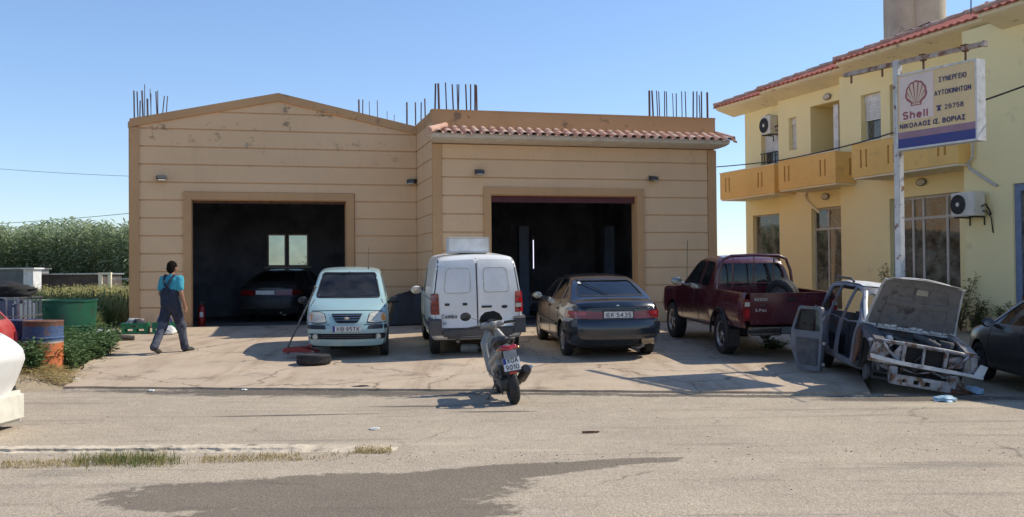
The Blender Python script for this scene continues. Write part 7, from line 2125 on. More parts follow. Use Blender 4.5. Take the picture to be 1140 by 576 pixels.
def bench():
    o = empty('workbench', garp(-5.9, 4.2, .012), GRZ, 'cluttered workbench along the left wall inside the left bay', 'workbench')
    b = MB(); b.rng(-.6, .25, -.8, 1.2, .82, .88, bev=.005); b.build('top', M['rust'], o)
    for y in (-.7, 1.1):
        for x in (-.5, .18): b = MB(); b.rng(x - .03, x + .03, y - .03, y + .03, 0, .82); b.build('leg', M['dirtysteel'], o)
    b = MB(); b.rng(-.55, .2, -.75, 1.15, .3, .33); b.build('shelf', M['rust'], o)
    v = empty('bench_vice', garp(-5.75, 3.7, .892), GRZ, 'steel vice on the near end of the workbench', 'vice')
    b = MB(); b.box((0, 0, .05), (.14, .1, .1), bev=.01); b.box((.02, 0, .14), (.2, .08, .08), bev=.01); b.build('jaw', M['dirtysteel'], v, 30)
    b = MB(); b.cyl((.1, 0, .12), (.24, 0, .12), .015); b.cyl((.23, -.07, .12), (.23, .07, .12), .008); b.build('screw_handle', M['alu'], v, 40)
    for i, (x, y, h_, r, m, lb) in enumerate(((-5.85, 4.1, .26, .09, M['whiteplastic'], 'white oil jug at the middle of the workbench'), (-6.0, 4.6, .2, .08, M['blueplastic'], 'pale blue can at the far end of the workbench'))):
        q = empty('oil_can', garp(x, y, .892), GRZ, lb, 'can')
        b = MB(); b.lathe([(0, 0), (r, 0), (r, h_ * .8), (r * .4, h_ * .95), (r * .35, h_), (0, h_)], n=18); b.build('can', m, q, 40)
        b = MB(); b.cyl((0, 0, h_), (0, 0, h_ + .03), r * .38, r * .38, 12); b.build('cap', M['ink'], q, 40)
    q = empty('fire_extinguisher', garp(-5.25, 2.9, .012), GRZ, 'red fire extinguisher standing just inside the left jamb of the left bay', 'fire extinguisher')
    b = MB(); b.lathe([(0, 0), (.08, 0), (.085, .02), (.085, .42), (.06, .48), (.025, .50), (.025, .53), (0, .53)], n=22); b.build('cylinder', mk('extinguisher_red', (.35, .015, .015), (.2, .01, .01), scale=9, rough=.35), q, 40)
    b = MB(); b.box((0, 0, .55), (.03, .03, .05)); b.box((.04, 0, .58), (.13, .025, .02), ry=.2); b.build('valve', M['black'], q)
    b = MB(); b.tube([(0, 0, .54), (-.07, -.03, .5), (-.1, -.03, .3), (-.09, -.03, .12)], .012, 6); b.build('hose', M['rubber'], q, 40)
    b = MB(); b.box((0, -.086, .28), (.08, .004, .12)); b.build('label_patch', M['plate'], q)
bench()
# stack under black sheet between the two bays
def dark_stack():
    p = at(456, 366, 24.6)
    o = empty('sheeted_stack', (p.x, p.y, .45), GRZ, 'low stack under a black plastic sheet against the wall between hatchback and van', 'covered stack')
    bm = bmesh.new(); g = []
    nx, ny = 26, 22
    for i in range(nx + 1):
        row = []
        for j in range(ny + 1):
            u = i / nx * 2 - 1; v = j / ny * 2 - 1
            k = max(abs(u), abs(v)); top = 1 if k < .72 else max(0, 1 - ((k - .72) / .28) ** .6)
            x = u * (.52 if k < .72 else .52 + .0 * (k)) ; y = v * .36
            n_ = noise.noise(V((u * 2, v * 2, 4)))
            row.append(bm.verts.new((x * (1 + .05 * n_), y * (1 + .05 * n_), (.78 + .10 * n_ + .12 * u) * top)))
        g.append(row)
    for i in range(nx):
        for j in range(ny): bm.faces.new((g[i][j], g[i + 1][j], g[i + 1][j + 1], g[i][j + 1]))
    me = bpy.data.meshes.new('s'); bm.to_mesh(me); bm.free(); link('sheet', me, mk('black_sheet', (.012, .012, .014), (.02, .02, .022), rough=.45), o, 60)
    b = MB(); b.rng(-.36, .36, -.24, .24, .02, .62); b.build('stack', M['rubber'], o)
dark_stack()
# green crates of junk by the corner, blue jug, white sacks
def crate(x, y, rz, label, w=.56, d=.38, h=.26):
    o = empty('plastic_crate', (x, y, gz(x, y) + .0), rz, label, 'crate', 'green plastic crates at the garage corner')
    gm = mk('crate_green', (.015, .22, .09), (.01, .15, .06), scale=8, rough=.5)
    b = MB()
    hs = [(-.2, -.04, .07, .13), (.04, .2, .07, .13), (-.08, .08, .17, .21)]
    b.wall((-w / 2, w / 2), (0, h), hs, -d / 2, -d / 2 + .015); b.wall((-w / 2, w / 2), (0, h), hs, d / 2 - .015, d / 2)
    b.rng(-w / 2, -w / 2 + .015, -d / 2 + .016, d / 2 - .016, 0, h); b.rng(w / 2 - .015, w / 2, -d / 2 + .016, d / 2 - .016, 0, h); b.rng(-w / 2 + .016, w / 2 - .016, -d / 2 + .016, d / 2 - .016, 0, .015)
    b.build('shell', gm, o)
    b = MB()
    b.rng(-w / 2 - .012, w / 2 + .012, -d / 2 - .014, -d / 2, h - .03, h); b.rng(-w / 2 - .012, w / 2 + .012, d / 2, d / 2 + .014, h - .03, h); b.build('rim', gm, o)
    return o
zc = gz(-8.1, 22.4)
crate(-8.42, 22.5, R(12), 'green plastic crate of rags at the foot of the garage corner, left of its twin')
crate(-7.80, 22.62, R(20), 'green plastic crate beneath the blue jug, next to the walking man')
def blobby(name, x, y, z, r, sc_, m, label, cat, seed):
    b = MB(); bmesh.ops.create_icosphere(b.bm, subdivisions=4, radius=r)
    for v in b.bm.verts:
        n_ = noise.noise(v.co / r * 1.6 + V((seed, 0, 0))) + .4 * noise.noise(v.co / r * 5 + V((seed, 3, 0)))
        v.co *= 1 + .3 * n_; v.co.x *= sc_[0]; v.co.y *= sc_[1]; v.co.z *= sc_[2]; v.co.z = max(v.co.z, -r * sc_[2] * .6)
    o = b.build(name, m, None, 70); o.location = (x, y, z + r * sc_[2] * .6); return tag(o, label, cat)
blobby('rag_heap', -8.42, 22.5, gz(-8.24, 22.55) + .16, .17, (1.3, .9, .8), mk('rags', (.5, .47, .42), (.05, .05, .055), scale=6, lo=.45, hi=.55, rough=.95), 'pale and dark rags heaped in the left green crate', 'rags', 2)
o = empty('blue_jug', (-7.84, 22.6, gz(-7.7, 22.6) + .02), R(15), 'dark blue plastic jug standing in the right green crate', 'jug')
b = MB(); b.lathe([(0, 0), (.12, 0), (.135, .03), (.135, .3), (.1, .38), (.045, .42), (.045, .45), (0, .45)], n=20); b.build('body', mk('jug_blue', (.01, .035, .12), (.02, .05, .14), rough=.3), o, 40)
b = MB(); b.tube([(.09, 0, .37), (.16, 0, .34), (.17, 0, .22), (.13, 0, .18)], .016, 8); b.build('handle', M['plateblue'], o, 50)
b = MB(); b.cyl((0, 0, .45), (0, 0, .48), .05, .05, 14); b.build('cap', M['ink'], o, 40)
blobby('white_sack', -7.62, 22.25, gz(-7.6, 22.2) + .03, .13, (1.3, 1, .95), M['whiteplastic'], 'white sack on the ground in front of the crates beyond the walking man', 'sack', 5)
blobby('black_rubbish_bag', -8.98, 22.3, gz(-8.8, 22.3), .2, (1.3, 1, .6), M['black'], 'black rubbish bag at the far left of the green crates', 'rubbish bag', 9)

# ================================================================ LEFT VERGE: containers
def drum(x, y, label, body, band=None, lower=None, h=.87, r=.31, name='oil_drum', rz=0, z=None):
    z = gz(x, y) if z is None else z
    o = empty(name, (x, y, z - .02), rz, label, 'barrel')
    b = MB(); b.lathe([(r - .03, .02), (r, .0), (r + .006, .012), (r, .03), (r, .28), (r + .012, .29), (r + .012, .305), (r, .315), (r, .57), (r + .012, .58), (r + .012, .595), (r, .605), (r, h - .03), (r + .008, h - .012), (r, h), (r - .03, h - .02), (0, h - .022)], n=40)
    b.build('shell', body, o, 35)
    return o
# banded paint: height-keyed like the real drum's two coats
def bandmat(name, cols, cuts, rough=.7):
    m, nt, b = nodes(name); tc = nd(nt, 'ShaderNodeTexCoord'); vec = tc.outputs['Object']
    sx = nd(nt, 'ShaderNodeSeparateXYZ'); nt.links.new(vec, sx.inputs[0])
    c = None
    z = math_(nt, 'ADD', sx.outputs[2], math_(nt, 'MULTIPLY', math_(nt, 'SUBTRACT', noise_fac(nt, vec, 12, .2, .8), .5), .03))
    c = cols[0]
    for k, cut in enumerate(cuts):
        f = math_(nt, 'GREATER_THAN', z, cut); c = mixc(nt, f, c, cols[k + 1])
    c = mixc(nt, math_(nt, 'MULTIPLY', noise_fac(nt, vec, 5, .52, .62, 9, .7), .85), c, (.13, .055, .03))
    c = mixc(nt, math_(nt, 'MULTIPLY', noise_fac(nt, vec, 20, .5, .7, 9, .7), .5), c, (.3, .22, .16))
    nt.links.new(c, b.inputs['Base Color']); b.inputs['Roughness'].default_value = rough
    return m
drum(-7.74, 16.6, 'rusty drum painted orange below and blue above, standing in the weeds', z=.10, body= bandmat('drum_paint', [(.5, .13, .035), (.42, .36, .3), (.04, .09, .2), (.14, .06, .035)], [.50, .53, .78]))
drum(-8.28, 17.0, 'dark blue drum half hidden behind the orange and blue one', z=.10, body= bandmat('drum_blue', [(.02, .04, .11), (.03, .05, .12)], [.5]))
def tank():
    o = empty('green_tank', (-9.12, 20.3, gz(-8.9, 20.3) - .02), R(15), 'large dark green open-topped metal tank behind the drums', 'tank')
    gm = mk('tank_green', (.012, .10, .05), (.008, .065, .035), scale=2.5, rough=.45, spot=(.05, .06, .04), sscale=5, slo=.58, shi=.7, bump=.15, bscale=8)
    b = MB(); r = .68
    b.lathe([(0, .03), (r - .02, .0), (r, .02), (r, .42), (r + .012, .43), (r + .012, .45), (r, .46), (r, .92), (r + .015, .93), (r + .02, .97), (r - .01, .97), (r - .02, .95), (r - .02, .10), (0, .10)], n=48)
    me = b.mesh()
    for v in me.vertices:
        n_ = noise.noise(v.co * 1.6); k = 1 + .03 * n_; v.co.x *= k * 1.0; v.co.y *= k; v.co.z += .015 * noise.noise(v.co * 3)
    link('shell', me, gm, o, 40)
    for a in (.4, 2.6, 4.4):
        b = MB(); b.box((math.cos(a) * (r + .04), math.sin(a) * (r + .04), .80), (.05, .12, .04), rz=a); b.build('lug', gm, o)
tank()
def ibc():
    o = empty('caged_tank', (-9.2, 17.95, gz(-8.6, 18) + .06), R(4), 'grey plastic tank in a metal cage behind the red car', 'tank')
    b = MB()
    for y in (-.45, 0, .45): b.rng(-.6, .6, y - .05, y + .05, 0, .1)
    for x in (-.5, 0, .5): b.rng(x - .06, x + .06, -.5, .5, .1, .13)
    b.build('pallet', mk('pallet_wood', (.3, .22, .14), (.2, .15, .1), scale=8, rough=.9), o)
    b = MB(); b.rng(-.52, .52, -.44, .44, .14, 1.06, bev=.06); b.lathe([(0, 0), (.11, 0), (.11, .05), (0, .05)], c=(0, 0, 1.06), n=20); b.build('bottle', mk('dull_grey_plastic', (.14, .165, .21), (.10, .12, .16), scale=3, rough=.5), o, 30)
    cg = MB()
    for x in fr(-.56, .56, 7):
        cg.box((x, -.48, .62), (.022, .022, .98)); cg.box((x, .48, .62), (.022, .022, .98))
    for y in fr(-.48, .48, 6): cg.box((-.58, y, .62), (.022, .022, .98)); cg.box((.58, y, .62), (.022, .022, .98))
    for z in (.2, .48, .78, 1.11):
        cg.box((0, -.50, z), (1.18, .022, .022)); cg.box((0, .50, z), (1.18, .022, .022)); cg.box((-.60, 0, z), (.022, 1.0, .022)); cg.box((.60, 0, z), (.022, 1.0, .022))
    cg.build('cage', M['alu'], o)
ibc()
blobby('black_tarpaulin', -9.0, 17.9, gz(-8.6, 18) + 1.17, .30, (1.5, 1, .55), M['matt_black'], 'bundled black tarpaulin lying on top of the caged tank', 'tarpaulin', 4)
# stones, log, rubble
ston = mk('pale_stone', (.5, .44, .34), (.36, .31, .23), scale=5, rough=.95, bump=.5, bscale=14)
p = gat(56, 411); blobby('stone_block', p.x, p.y, gz(p.x, p.y) - .03, .17, (1.75, .9, .75), ston, 'brownish stone block lying in dry straw below the drums', 'stone', 11)
p = gat(113, 378); blobby('white_stone', p.x, p.y, gz(p.x, p.y), .17, (1.5, 1, .75), M['whiteplastic'], 'white crumpled sack right of the green tank', 'sack', 12)
p = gat(127, 381); 
tag(MB().tube([(-.35, -.05, .07), (0, 0, .085), (.4, .07, .07)], [.075, .08, .06], 12).build('log', mk('bark', (.07, .055, .045), (.13, .1, .075), scale=9, rough=.95, bump=.6, bscale=25), None, 50), 'dark log lying on the ground left of the forecourt', 'log').location = (p.x, p.y, gz(p.x, p.y))
p = gat(84, 425); blobby('pale_rock', p.x, p.y, gz(p.x, p.y) - .02, .07, (1.3, 1, .7), ston, 'small pale rock at the left corner of the forecourt', 'stone', 15)
# litter on the street
for i, (px, py, r, lb) in enumerate(((272, 435, .045, 'pale scrap of paper on the street at the forecourt edge, below the blue hatchback'), (168, 436, .05, 'pale wet scrap on the street at the forecourt edge, left of the paper scrap'),
                                     (417, 479, .05, 'pale scrap beside a dark mark in the middle of the street'))):
    p = gat(px, py); b = MB(); crumple(b, r, i + 20, .3); o = b.build('paper_scrap', M['plate'], None, 60); o.location = (p.x, p.y, gz(p.x, p.y) + .008); tag(o, lb, 'litter')
p = gat(404, 432); b = MB(); crumple(b, .09, 31, .35); o = b.build('oily_rag', M['matt_black'], None, 60); o.location = (p.x, p.y - .05, .012); o.scale = (1.6, .7, 1); tag(o, 'black oily rag on the forecourt lip left of the scooter', 'rag')
p = gat(655, 483); b = MB(); b.box((0, 0, .012), (.13, .03, .018), rz=.1, bev=.004); b.box((.09, .02, .01), (.05, .02, .014), rz=.6); o = b.build('wood_splinter', M['rust'], None); o.location = (p.x, p.y, .006); tag(o, 'small brown splinter of wood lying in the middle of the street', 'litter')
# black padded seat on rusty legs behind the black car
sp = at(1137, 331, 15.5)
o = empty('upturned_stool', (sp.x + .12, 15.5, gz(sp.x, 15.5)), 0, 'round black cushion on thin rusty legs showing above the black car', 'stool')
b = MB(); b.lathe([(0, 1.17), (.22, 1.16), (.27, 1.20), (.27, 1.27), (.2, 1.33), (0, 1.35)], n=28); q = b.build('cushion', M['matt_black'], o, 50); q.rotation_euler = (R(6), R(10), 0)
for a in (.3, 1.9, 3.4, 5.0):
    b = MB(); b.tube([(math.cos(a) * .10, math.sin(a) * .10, 1.18), (math.cos(a) * .16, math.sin(a) * .16, .8), (math.cos(a) * .24, math.sin(a) * .24, 0)], .014, 6); b.build('leg', M['rust'], o, 40)
b = MB(); b.tube([(-.19, 0, .95), (-.08, .1, 1.0), (-.22, .12, .88), (-.1, -.05, 1.05)], .02, 6); b.build('bent_bracket', M['rust'], o, 40)
# cables
def wire(name, pts, r, label, sag=0.0):
    L_ = []
    for k in range(len(pts) - 1):
        for t in fr(0, 1, 14)[:(None if k == len(pts) - 2 else -1)]:
            p = V(pts[k]).lerp(V(pts[k + 1]), t); p.z -= sag * 4 * t * (1 - t); L_.append(p)
    b = MB(); b.tube(L_, r, 6); o = b.build(name, M['ink'], None, 60); tag(o, label, 'cable')
wire('overhead_cable', [at(-60, 183, 62), at(165, 197, 58)], .012, 'upper thin power line in the sky left of the garage', .1)
wire('overhead_cable', [at(-60, 252, 62), at(165, 235.5, 58)], .016, 'lower thin power line in the sky above the reeds', .1)
wire('service_cable', [at(798, 186, 26.5), at(867, 179, 24.0), at(941, 163, 21.0), at(1000, 146, 18.5), at(1098, 111, 15.8), at(1200, 73, 13.8)], .014, 'black cable running from the garage past the balconies and behind the sign', .01)
# ================================================================ VEGETATION
def leafmat(name, a, b, c=None, scale=.6, trans=.25):
    m, nt, bs = nodes(name); tc = nd(nt, 'ShaderNodeTexCoord'); vec = tc.outputs['Object']
    base = mixc(nt, noise_fac(nt, vec, scale, .38, .62, 6), a, b)
    if c: base = mixc(nt, noise_fac(nt, vec, scale * 7, .5, .68, 4), base, c)
    nt.links.new(base, bs.inputs['Base Color']); bs.inputs['Roughness'].default_value = .75; bs.inputs['Specular IOR Level'].default_value = .2
    tl = nd(nt, 'ShaderNodeBsdfTranslucent'); nt.links.new(base, tl.inputs[0])
    mx = nd(nt, 'ShaderNodeMixShader'); mx.inputs[0].default_value = trans
    out = nt.nodes['Material Output']; nt.links.new(bs.outputs[0], mx.inputs[1]); nt.links.new(tl.outputs[0], mx.inputs[2]); nt.links.new(mx.outputs[0], out.inputs[0])
    return m

class Blades:
    def __init__(s, seed=1): s.v = []; s.f = []; s.r = random.Random(seed)
    def blade(s, p, h, w, az, lean, droop=.5):
        dx, dy = math.cos(az), math.sin(az); px, py = -dy * w / 2, dx * w / 2
        i = len(s.v)
        a = (p[0], p[1], p[2]); m = (p[0] + dx * lean * h * .4, p[1] + dy * lean * h * .4, p[2] + h * .6); t = (p[0] + dx * lean * h, p[1] + dy * lean * h, p[2] + h * (1 - droop * lean * .5))
        s.v += [(a[0] - px, a[1] - py, a[2]), (a[0] + px, a[1] + py, a[2]), (m[0] + px * .8, m[1] + py * .8, m[2]), (m[0] - px * .8, m[1] - py * .8, m[2]), t]
        s.f += [(i, i + 1, i + 2, i + 3), (i + 3, i + 2, i + 4)]
    def leaf(s, p, d, l, w):
        """flat pointed leaf from p along d"""
        d = V(d).normalized(); side = d.cross(V((s.r.uniform(-.4, .4), s.r.uniform(-.4, .4), 1))).normalized() * w / 2
        q = V(p) + d * l * .45 + V((0, 0, l * .04)); e = V(p) + d * l - V((0, 0, l * .12)); i = len(s.v)
        s.v += [tuple(p), tuple(q + side), tuple(e), tuple(q - side)]; s.f += [(i, i + 1, i + 2, i + 3)]
    def mesh(s, name='b'):
        me = bpy.data.meshes.new(name); me.from_pydata(s.v, [], s.f); me.update(); return me

# -- dry and green weed field on the left, behind and beside the garage
rn = random.Random(11)
fieldA = Blades(2); fieldB = Blades(3)
def in_field(x, y):
    if x < -9.35 - .26 * (y - 22.5) and y > 20.8: return True
    return False
n = 0
while n < 11500:
    y = 20.8 + (rn.random() ** 1.3) * 34; x = -9.3 - .26 * (y - 22.5) - rn.random() * (9 + (y - 20) * .55)
    if not in_field(x, y): continue
    if y < 22.3 and x > -10.4: continue
    n += 1
    nn_ = noise.noise(V((x * .35, y * .35, 1))); z = groundh(x, y)
    hgt = (.62 + .35 * nn_ + .3 * rn.random()) * (1.0 if y > 24 else .8)
    green = noise.noise(V((x * .2, y * .25, 9))) + (.5 if y < 25.5 and x > -11.5 else 0) > .25
    B = fieldB if green else fieldA
    for k in range(5):
        B.blade((x + rn.uniform(-.15, .15), y + rn.uniform(-.15, .15), z), hgt * rn.uniform(.6, 1.15), .03 + .035 * rn.random(), rn.uniform(0, 6.28), rn.uniform(.1, .5))
    for k in range(6):
        a = rn.uniform(0, 6.28); B.leaf(V((x + rn.uniform(-.12, .12), y + rn.uniform(-.12, .12), z + hgt * rn.uniform(.25, 1))), (math.cos(a), math.sin(a), rn.uniform(-.2, .7)), rn.uniform(.06, .16), .05)
tag(link('weed_field', fieldA.mesh(), leafmat('dry_weeds', (.50, .44, .17), (.36, .35, .13), (.62, .52, .27), .5, .4)), 'dry yellowish weeds covering the field left of the garage', 'weeds', None, 'stuff')
tag(link('green_weeds', fieldB.mesh(), leafmat('green_weeds', (.15, .20, .07), (.24, .26, .09), (.34, .32, .14), .5, .4)), 'green weeds growing in patches in the field left of the garage', 'weeds', None, 'stuff')

# -- reed thicket
reed = Blades(5); stalk = Blades(6)
for i in range(1900):
    t = rn.random(); y = 53 + rn.random() ** 1.5 * 7; x = -40 + 20.5 * rn.random()
    z = -.0 + .4; H = 4.0 + .75 * noise.noise(V((x * .22, y * .3, 3))) + rn.uniform(-.45, .35) + .25 * noise.noise(V((x * 1.2, y, 3)))
    lx, ly = rn.uniform(-.25, .25), rn.uniform(-.25, .25)
    stalk.blade((x, y, z), H * .97, .035, rn.uniform(0, 6.28), .06, 0)
    for k in range(22):
        s = .1 + .9 * (k / 21) ** .9; a = rn.uniform(0, 6.28)
        p = V((x + lx * s * .5, y + ly * s * .5, z + H * s * .95))
        up = rn.uniform(.2, 1.0) if k > 16 else rn.uniform(-.35, .6)
        reed.leaf(p, (math.cos(a), math.sin(a), up), rn.uniform(.5, .85) * (1.05 - .35 * s), .10)
r_ = link('reed_thicket', reed.mesh(), leafmat('reed_leaf', (.28, .36, .19), (.38, .44, .26), (.52, .55, .38), .45, .5))
tag(r_, 'tall dense green reed thicket closing the field on the left', 'reeds', None, 'stuff')
st_ = link('stalks', stalk.mesh(), leafmat('reed_stalk', (.2, .22, .11), (.12, .14, .06)), r_)

# -- low buildings and fence at the far edge of the field
def far_box(name, px0, px1, pyt, Y, zb, dep, m, label, cat, roof=None):
    a = at(px0, pyt, Y); c = at(px1, pyt, Y); o = empty(name, ((a.x + c.x) / 2, Y, zb), 0, label, cat)
    w_ = c.x - a.x; h_ = a.z - zb
    b = MB(); b.rng(-w_ / 2, w_ / 2, 0, dep, 0, h_); b.build('wall', m, o)
    b = MB(); b.rng(-w_ / 2 - .1, w_ / 2 + .1, -.12, dep + .1, h_ + .002, h_ + .07); b.build('roof', roof or M['alu'], o)
    return o
far_box('low_shed', -40, 27, 300.5, 47, .35, 2.5, mk('grey_block_wall', (.2, .2, .19), (.15, .15, .14), scale=2, rough=.95), 'low grey block shed at the far edge of the weed field', 'shed')
far_box('long_shed', 30, 113, 306.5, 48.5, .35, 2.5, mk('dark_board_wall', (.06, .05, .045), (.12, .09, .07), scale=2, rough=.95), 'long dark low shed with a thin pale roof edge behind the weeds', 'shed')
o = far_box('white_box', 26, 37, 300, 46, .35, .8, M['whiteplastic'], 'bright white box between the grey and the dark low sheds', 'box', M['whiteplastic'])
a = at(117, 306, 46.8)
g = empty('cream_gate_post', (a.x, 46.8, .35), 0, 'cream gate frame at the right end of the dark shed', 'gate post')
for s in (-.22, .22): b = MB(); b.rng(s - .07, s + .07, -.07, .07, 0, a.z - .35); b.build('upright', M['soffit'], g)
b = MB(); b.rng(-.3, .3, -.08, .08, a.z - .349, a.z - .25); b.build('lintel', M['soffit'], g)
f0 = at(122, 312, 46.9)
g = empty('rail_fence', (f0.x, 46.9, .35), 0, 'thin grey rail fence running behind the weeds to the garage', 'fence')
for k in range(6): b = MB(); b.rng(k * 1.1 - .03, k * 1.1 + .03, -.03, .03, 0, 1.3); b.build('post', M['alu'], g)
for z in (1.2, .8): b = MB(); b.rng(0, 5.6, -.045, -.032, z, z + .05); b.build('rail', M['alu'], g)

# -- leafy weeds by the drums
def leafy(name, pts, m, label, cat, seed=1, hr=(.2, .45), nl=46, lw=.05, ll=(.07, .14), group=None, kind=None, spread=.14, stem=True):
    B = Blades(seed); r = random.Random(seed)
    for (x, y, k) in pts:
        z = gz(x, y) - .02 + mound(x, y); h = r.uniform(*hr) * k
        for i in range(nl):
            a = r.uniform(0, 6.28); s = r.random() ** .7; rr = spread * k * r.random() * (.4 + s)
            p = V((x + math.cos(a) * rr, y + math.sin(a) * rr, z + h * s))
            B.leaf(p, (math.cos(a), math.sin(a), r.uniform(-.3, .8)), r.uniform(*ll), lw)
        if stem:
            for i in range(6): B.blade((x, y, z), h * r.uniform(.7, 1.1), .012, r.uniform(0, 6.28), r.uniform(.1, .4), 0)
    return tag(link(name, B.mesh(), m), label, cat, group, kind)
gm1 = leafmat('weed_green', (.08, .15, .055), (.12, .19, .075), (.19, .25, .12), 3)
pts = []
for i in range(210):
    px = rn.uniform(26, 126); py = 418 - (px - 26) * .30 + rn.uniform(-9, 9)
    p = gat(px, py); pts.append((p.x, p.y, rn.uniform(.7, 1.25)))
for i in range(75):
    p = gat(rn.uniform(26, 80), rn.uniform(398, 415)); pts.append((p.x, p.y, rn.uniform(.8, 1.2)))
leafy('verge_weeds', pts, gm1, 'bushy green weeds along the left side of the forecourt in front of the drums', 'weeds', 4, (.22, .45), 60, .05, (.06, .13), kind='stuff')
dm_ = leafmat('straw', (.42, .32, .13), (.32, .25, .1), (.5, .4, .2), 4)
B = Blades(8)
for i in range(1500):
    px = rn.gauss(55, 18); py = 421 - (px - 55) * .04 + rn.uniform(-9, 9)
    if px > 88 or px < 18: continue
    p = gat(px, py); a = rn.uniform(0, 6.28)
    B.leaf(V((p.x, p.y, gz(p.x, p.y) - .02 + mound(p.x, p.y) + rn.uniform(0, .07))), (math.cos(a), math.sin(a) * .5, rn.uniform(-.05, .35)), rn.uniform(.1, .28), .014)
tag(link('straw', B.mesh(), dm_), 'dry straw strewn at the left corner of the forecourt', 'straw', None, 'stuff')
# kerb grass: green tuft patch and dry patch
B = Blades(9)
for i in range(1500):
    t = rn.random(); px = rn.choice((rn.gauss(125, 14), rn.gauss(165, 13), rn.uniform(80, 200))); py = 515 + rn.gauss(0, 3)
    p = gat(px, py); B.blade((p.x, p.y, .0), rn.uniform(.03, .11) * (.4 + rn.random()), .005, rn.uniform(0, 6.28), rn.uniform(.2, .9))
tag(link('kerb_grass', B.mesh(), leafmat('kerb_green', (.16, .18, .06), (.3, .25, .1), (.12, .17, .05), 5)), 'half-green grass tuft growing along the broken kerb on the left', 'grass', None, 'stuff')
B = Blades(10)
for i in range(2400):
    t = rn.random(); px = rn.choice((rn.uniform(225, 335), rn.uniform(60, 430), rn.uniform(395, 435), rn.uniform(0, 100))); py = 513 - (px - 225) * .028 + rn.uniform(-4, 4)
    if px > 395: py = 503 + rn.uniform(-3, 3)
    p = gat(px, py); B.blade((p.x, p.y, .0), rn.uniform(.015, .06), .005, rn.uniform(0, 6.28), rn.uniform(.3, 1.1))
tag(link('dry_kerb_grass', B.mesh(), dm_), 'dry straw-coloured grass along the front of the kerb', 'grass', None, 'stuff')
# plant under the pickup
p = gat(861, 390)
leafy('low_plant', [(p.x + dx, p.y + dy, 1) for dx, dy in ((0, 0), (.12, .05), (-.13, .02), (.02, .14), (-.05, -.06), (.18, .1))], leafmat('bright_leaf', (.07, .15, .04), (.10, .19, .05), (.14, .2, .07), 5), 'bright green low plant growing under the rear of the pickup', 'plant', 12, (.14, .24), 60, .05, (.05, .1), spread=.12)
# shrubs along the yellow wall
def shrub(x, y, h, label, seed, m, n=5):
    o = empty('wall_shrub', (x, y, gz(x, y) - .02), 0, label, 'shrub', 'weedy shrubs at the yellow wall')
    r = random.Random(seed); B = Blades(seed); S_ = MB()
    for k in range(n):
        a = r.uniform(0, 6.28); L_ = h * r.uniform(.6, 1); tipx, tipy = math.cos(a) * .28 * h, math.sin(a) * .28 * h
        S_.tube([(0, 0, 0), (tipx * .4, tipy * .4, L_ * .5), (tipx, tipy, L_)], .012, 5, r2=.004)
        for i in range(95):
            s = r.uniform(.1, 1); p = V((tipx * s + r.uniform(-.1, .1), tipy * s + r.uniform(-.1, .1), L_ * s + r.uniform(-.06, .06))); b_ = r.uniform(0, 6.28)
            B.leaf(p, (math.cos(b_), math.sin(b_), r.uniform(-.1, .9)), r.uniform(.06, .14), .03)
    S_.build('stem', M['rust'], o); link('foliage', B.mesh(), m, o)
sm_ = leafmat('shrub_leaf', (.09, .13, .045), (.15, .17, .06), (.24, .22, .09), 3)
def wallpt(a, b): q = yp(a, b, 0); return q.x, q.y
for i, (a, b_, h_, lb) in enumerate(((17.6, 1.15, 1.35, 'tall yellow-green weedy shrub right of the raised bonnet, near the cellar vent'), (18.9, .55, 1.15, 'weedy shrub behind the raised bonnet in front of the wide shopfront'),
                                    (17.2, 1.15, .8, 'low dry shrub just below the cellar vent'), (20.4, .5, 1.5, 'tall thin shrub in front of the shopfront door'), (16.3, 1.25, .7, 'low shrub in front of the blue-framed opening'))):
    x, y = wallpt(a, b_); shrub(x, y, h_, lb, 30 + i, sm_, 7)
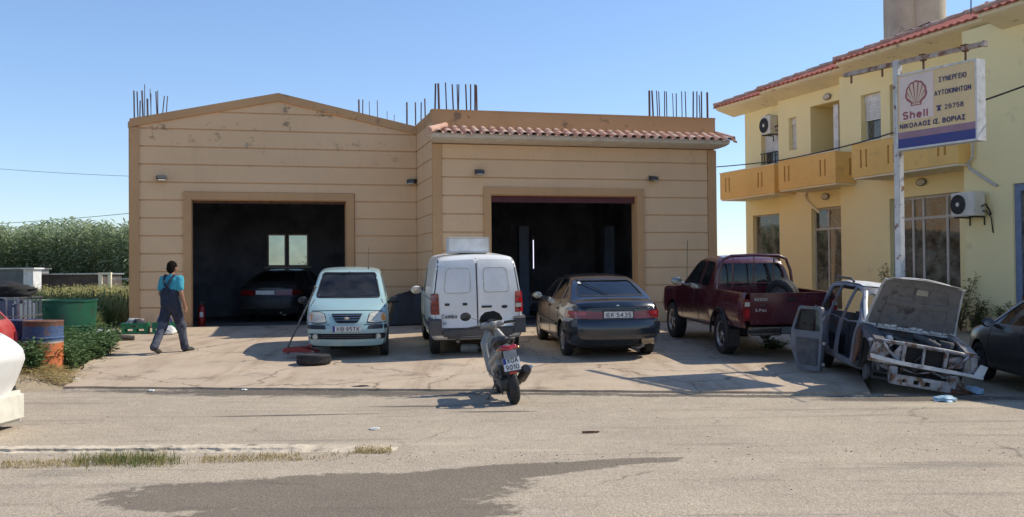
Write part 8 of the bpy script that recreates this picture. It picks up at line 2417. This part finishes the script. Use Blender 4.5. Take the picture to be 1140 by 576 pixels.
# far shrubs seen through the back windows and in the gap between the buildings
def far_tree(x, y, h, label, seed, m):
    o = empty('distant_tree', (x, y, .3), 0, label, 'tree', 'trees far behind the garage')
    r = random.Random(seed); B = Blades(seed)
    b = MB(); b.tube([(0, 0, 0), (.1, 0, h * .3), (0, .1, h * .6)], [.18, .13, .06], 8)
    for k in range(6): a = k * 1.05; b.tube([(0, 0, h * .3), (math.cos(a) * h * .15, math.sin(a) * h * .15, h * .55), (math.cos(a) * h * .28, math.sin(a) * h * .28, h * .7)], [.07, .05, .02], 6)
    b.build('trunk', M['rust'], o)
    for c in range(34):
        a, e_ = r.uniform(0, 6.28), r.random(); R_ = h * .38 * math.sqrt(r.random()); cz = h * (.38 + .55 * e_); k = math.sqrt(max(0.05, 1 - ((e_ - .4) / .65) ** 2))
        cc = V((math.cos(a) * R_ * k, math.sin(a) * R_ * k, cz))
        for i in range(90):
            q = cc + V((r.gauss(0, .1), r.gauss(0, .1), r.gauss(0, .08))) * h * .8; b_ = r.uniform(0, 6.28)
            B.leaf(q, (math.cos(b_), math.sin(b_), r.uniform(-.4, .6)), r.uniform(.1, .24), .09)
    link('crown', B.mesh(), m, o)
tm = leafmat('tree_leaf', (.04, .075, .02), (.07, .1, .03), (.1, .12, .04), .8)
pA = at(338, 292, 52); far_tree(pA.x + 1.3, 52, 2.6, 'dark green tree seen through the right pane of the back window', 51, tm)
pB = at(306, 292, 60); far_tree(pB.x, 60, 1.9, 'low tree seen through the left pane of the back window', 52, tm)

# loose gravel and grit on the street and along the kerb
g = MB()
for i in range(900):
    x = rn.uniform(-8, 8)
    y = (edgeY(x) - .03 - abs(rn.gauss(0, .3))) if i < 420 else ((9.1 + rn.gauss(0, .3)) if i < 740 else rn.uniform(5.2, 13.5))
    r = rn.uniform(.004, .010)
    g.ball((x, y, .004 + r * .4), r, 1, (rn.uniform(.8, 1.4), rn.uniform(.7, 1.1), rn.uniform(.5, .8)))
tag(g.build('gravel', mk('grit', (.5, .42, .32), (.3, .25, .19), scale=25, rough=.95)), 'loose gravel and grit scattered over the street', 'gravel', None, 'stuff')
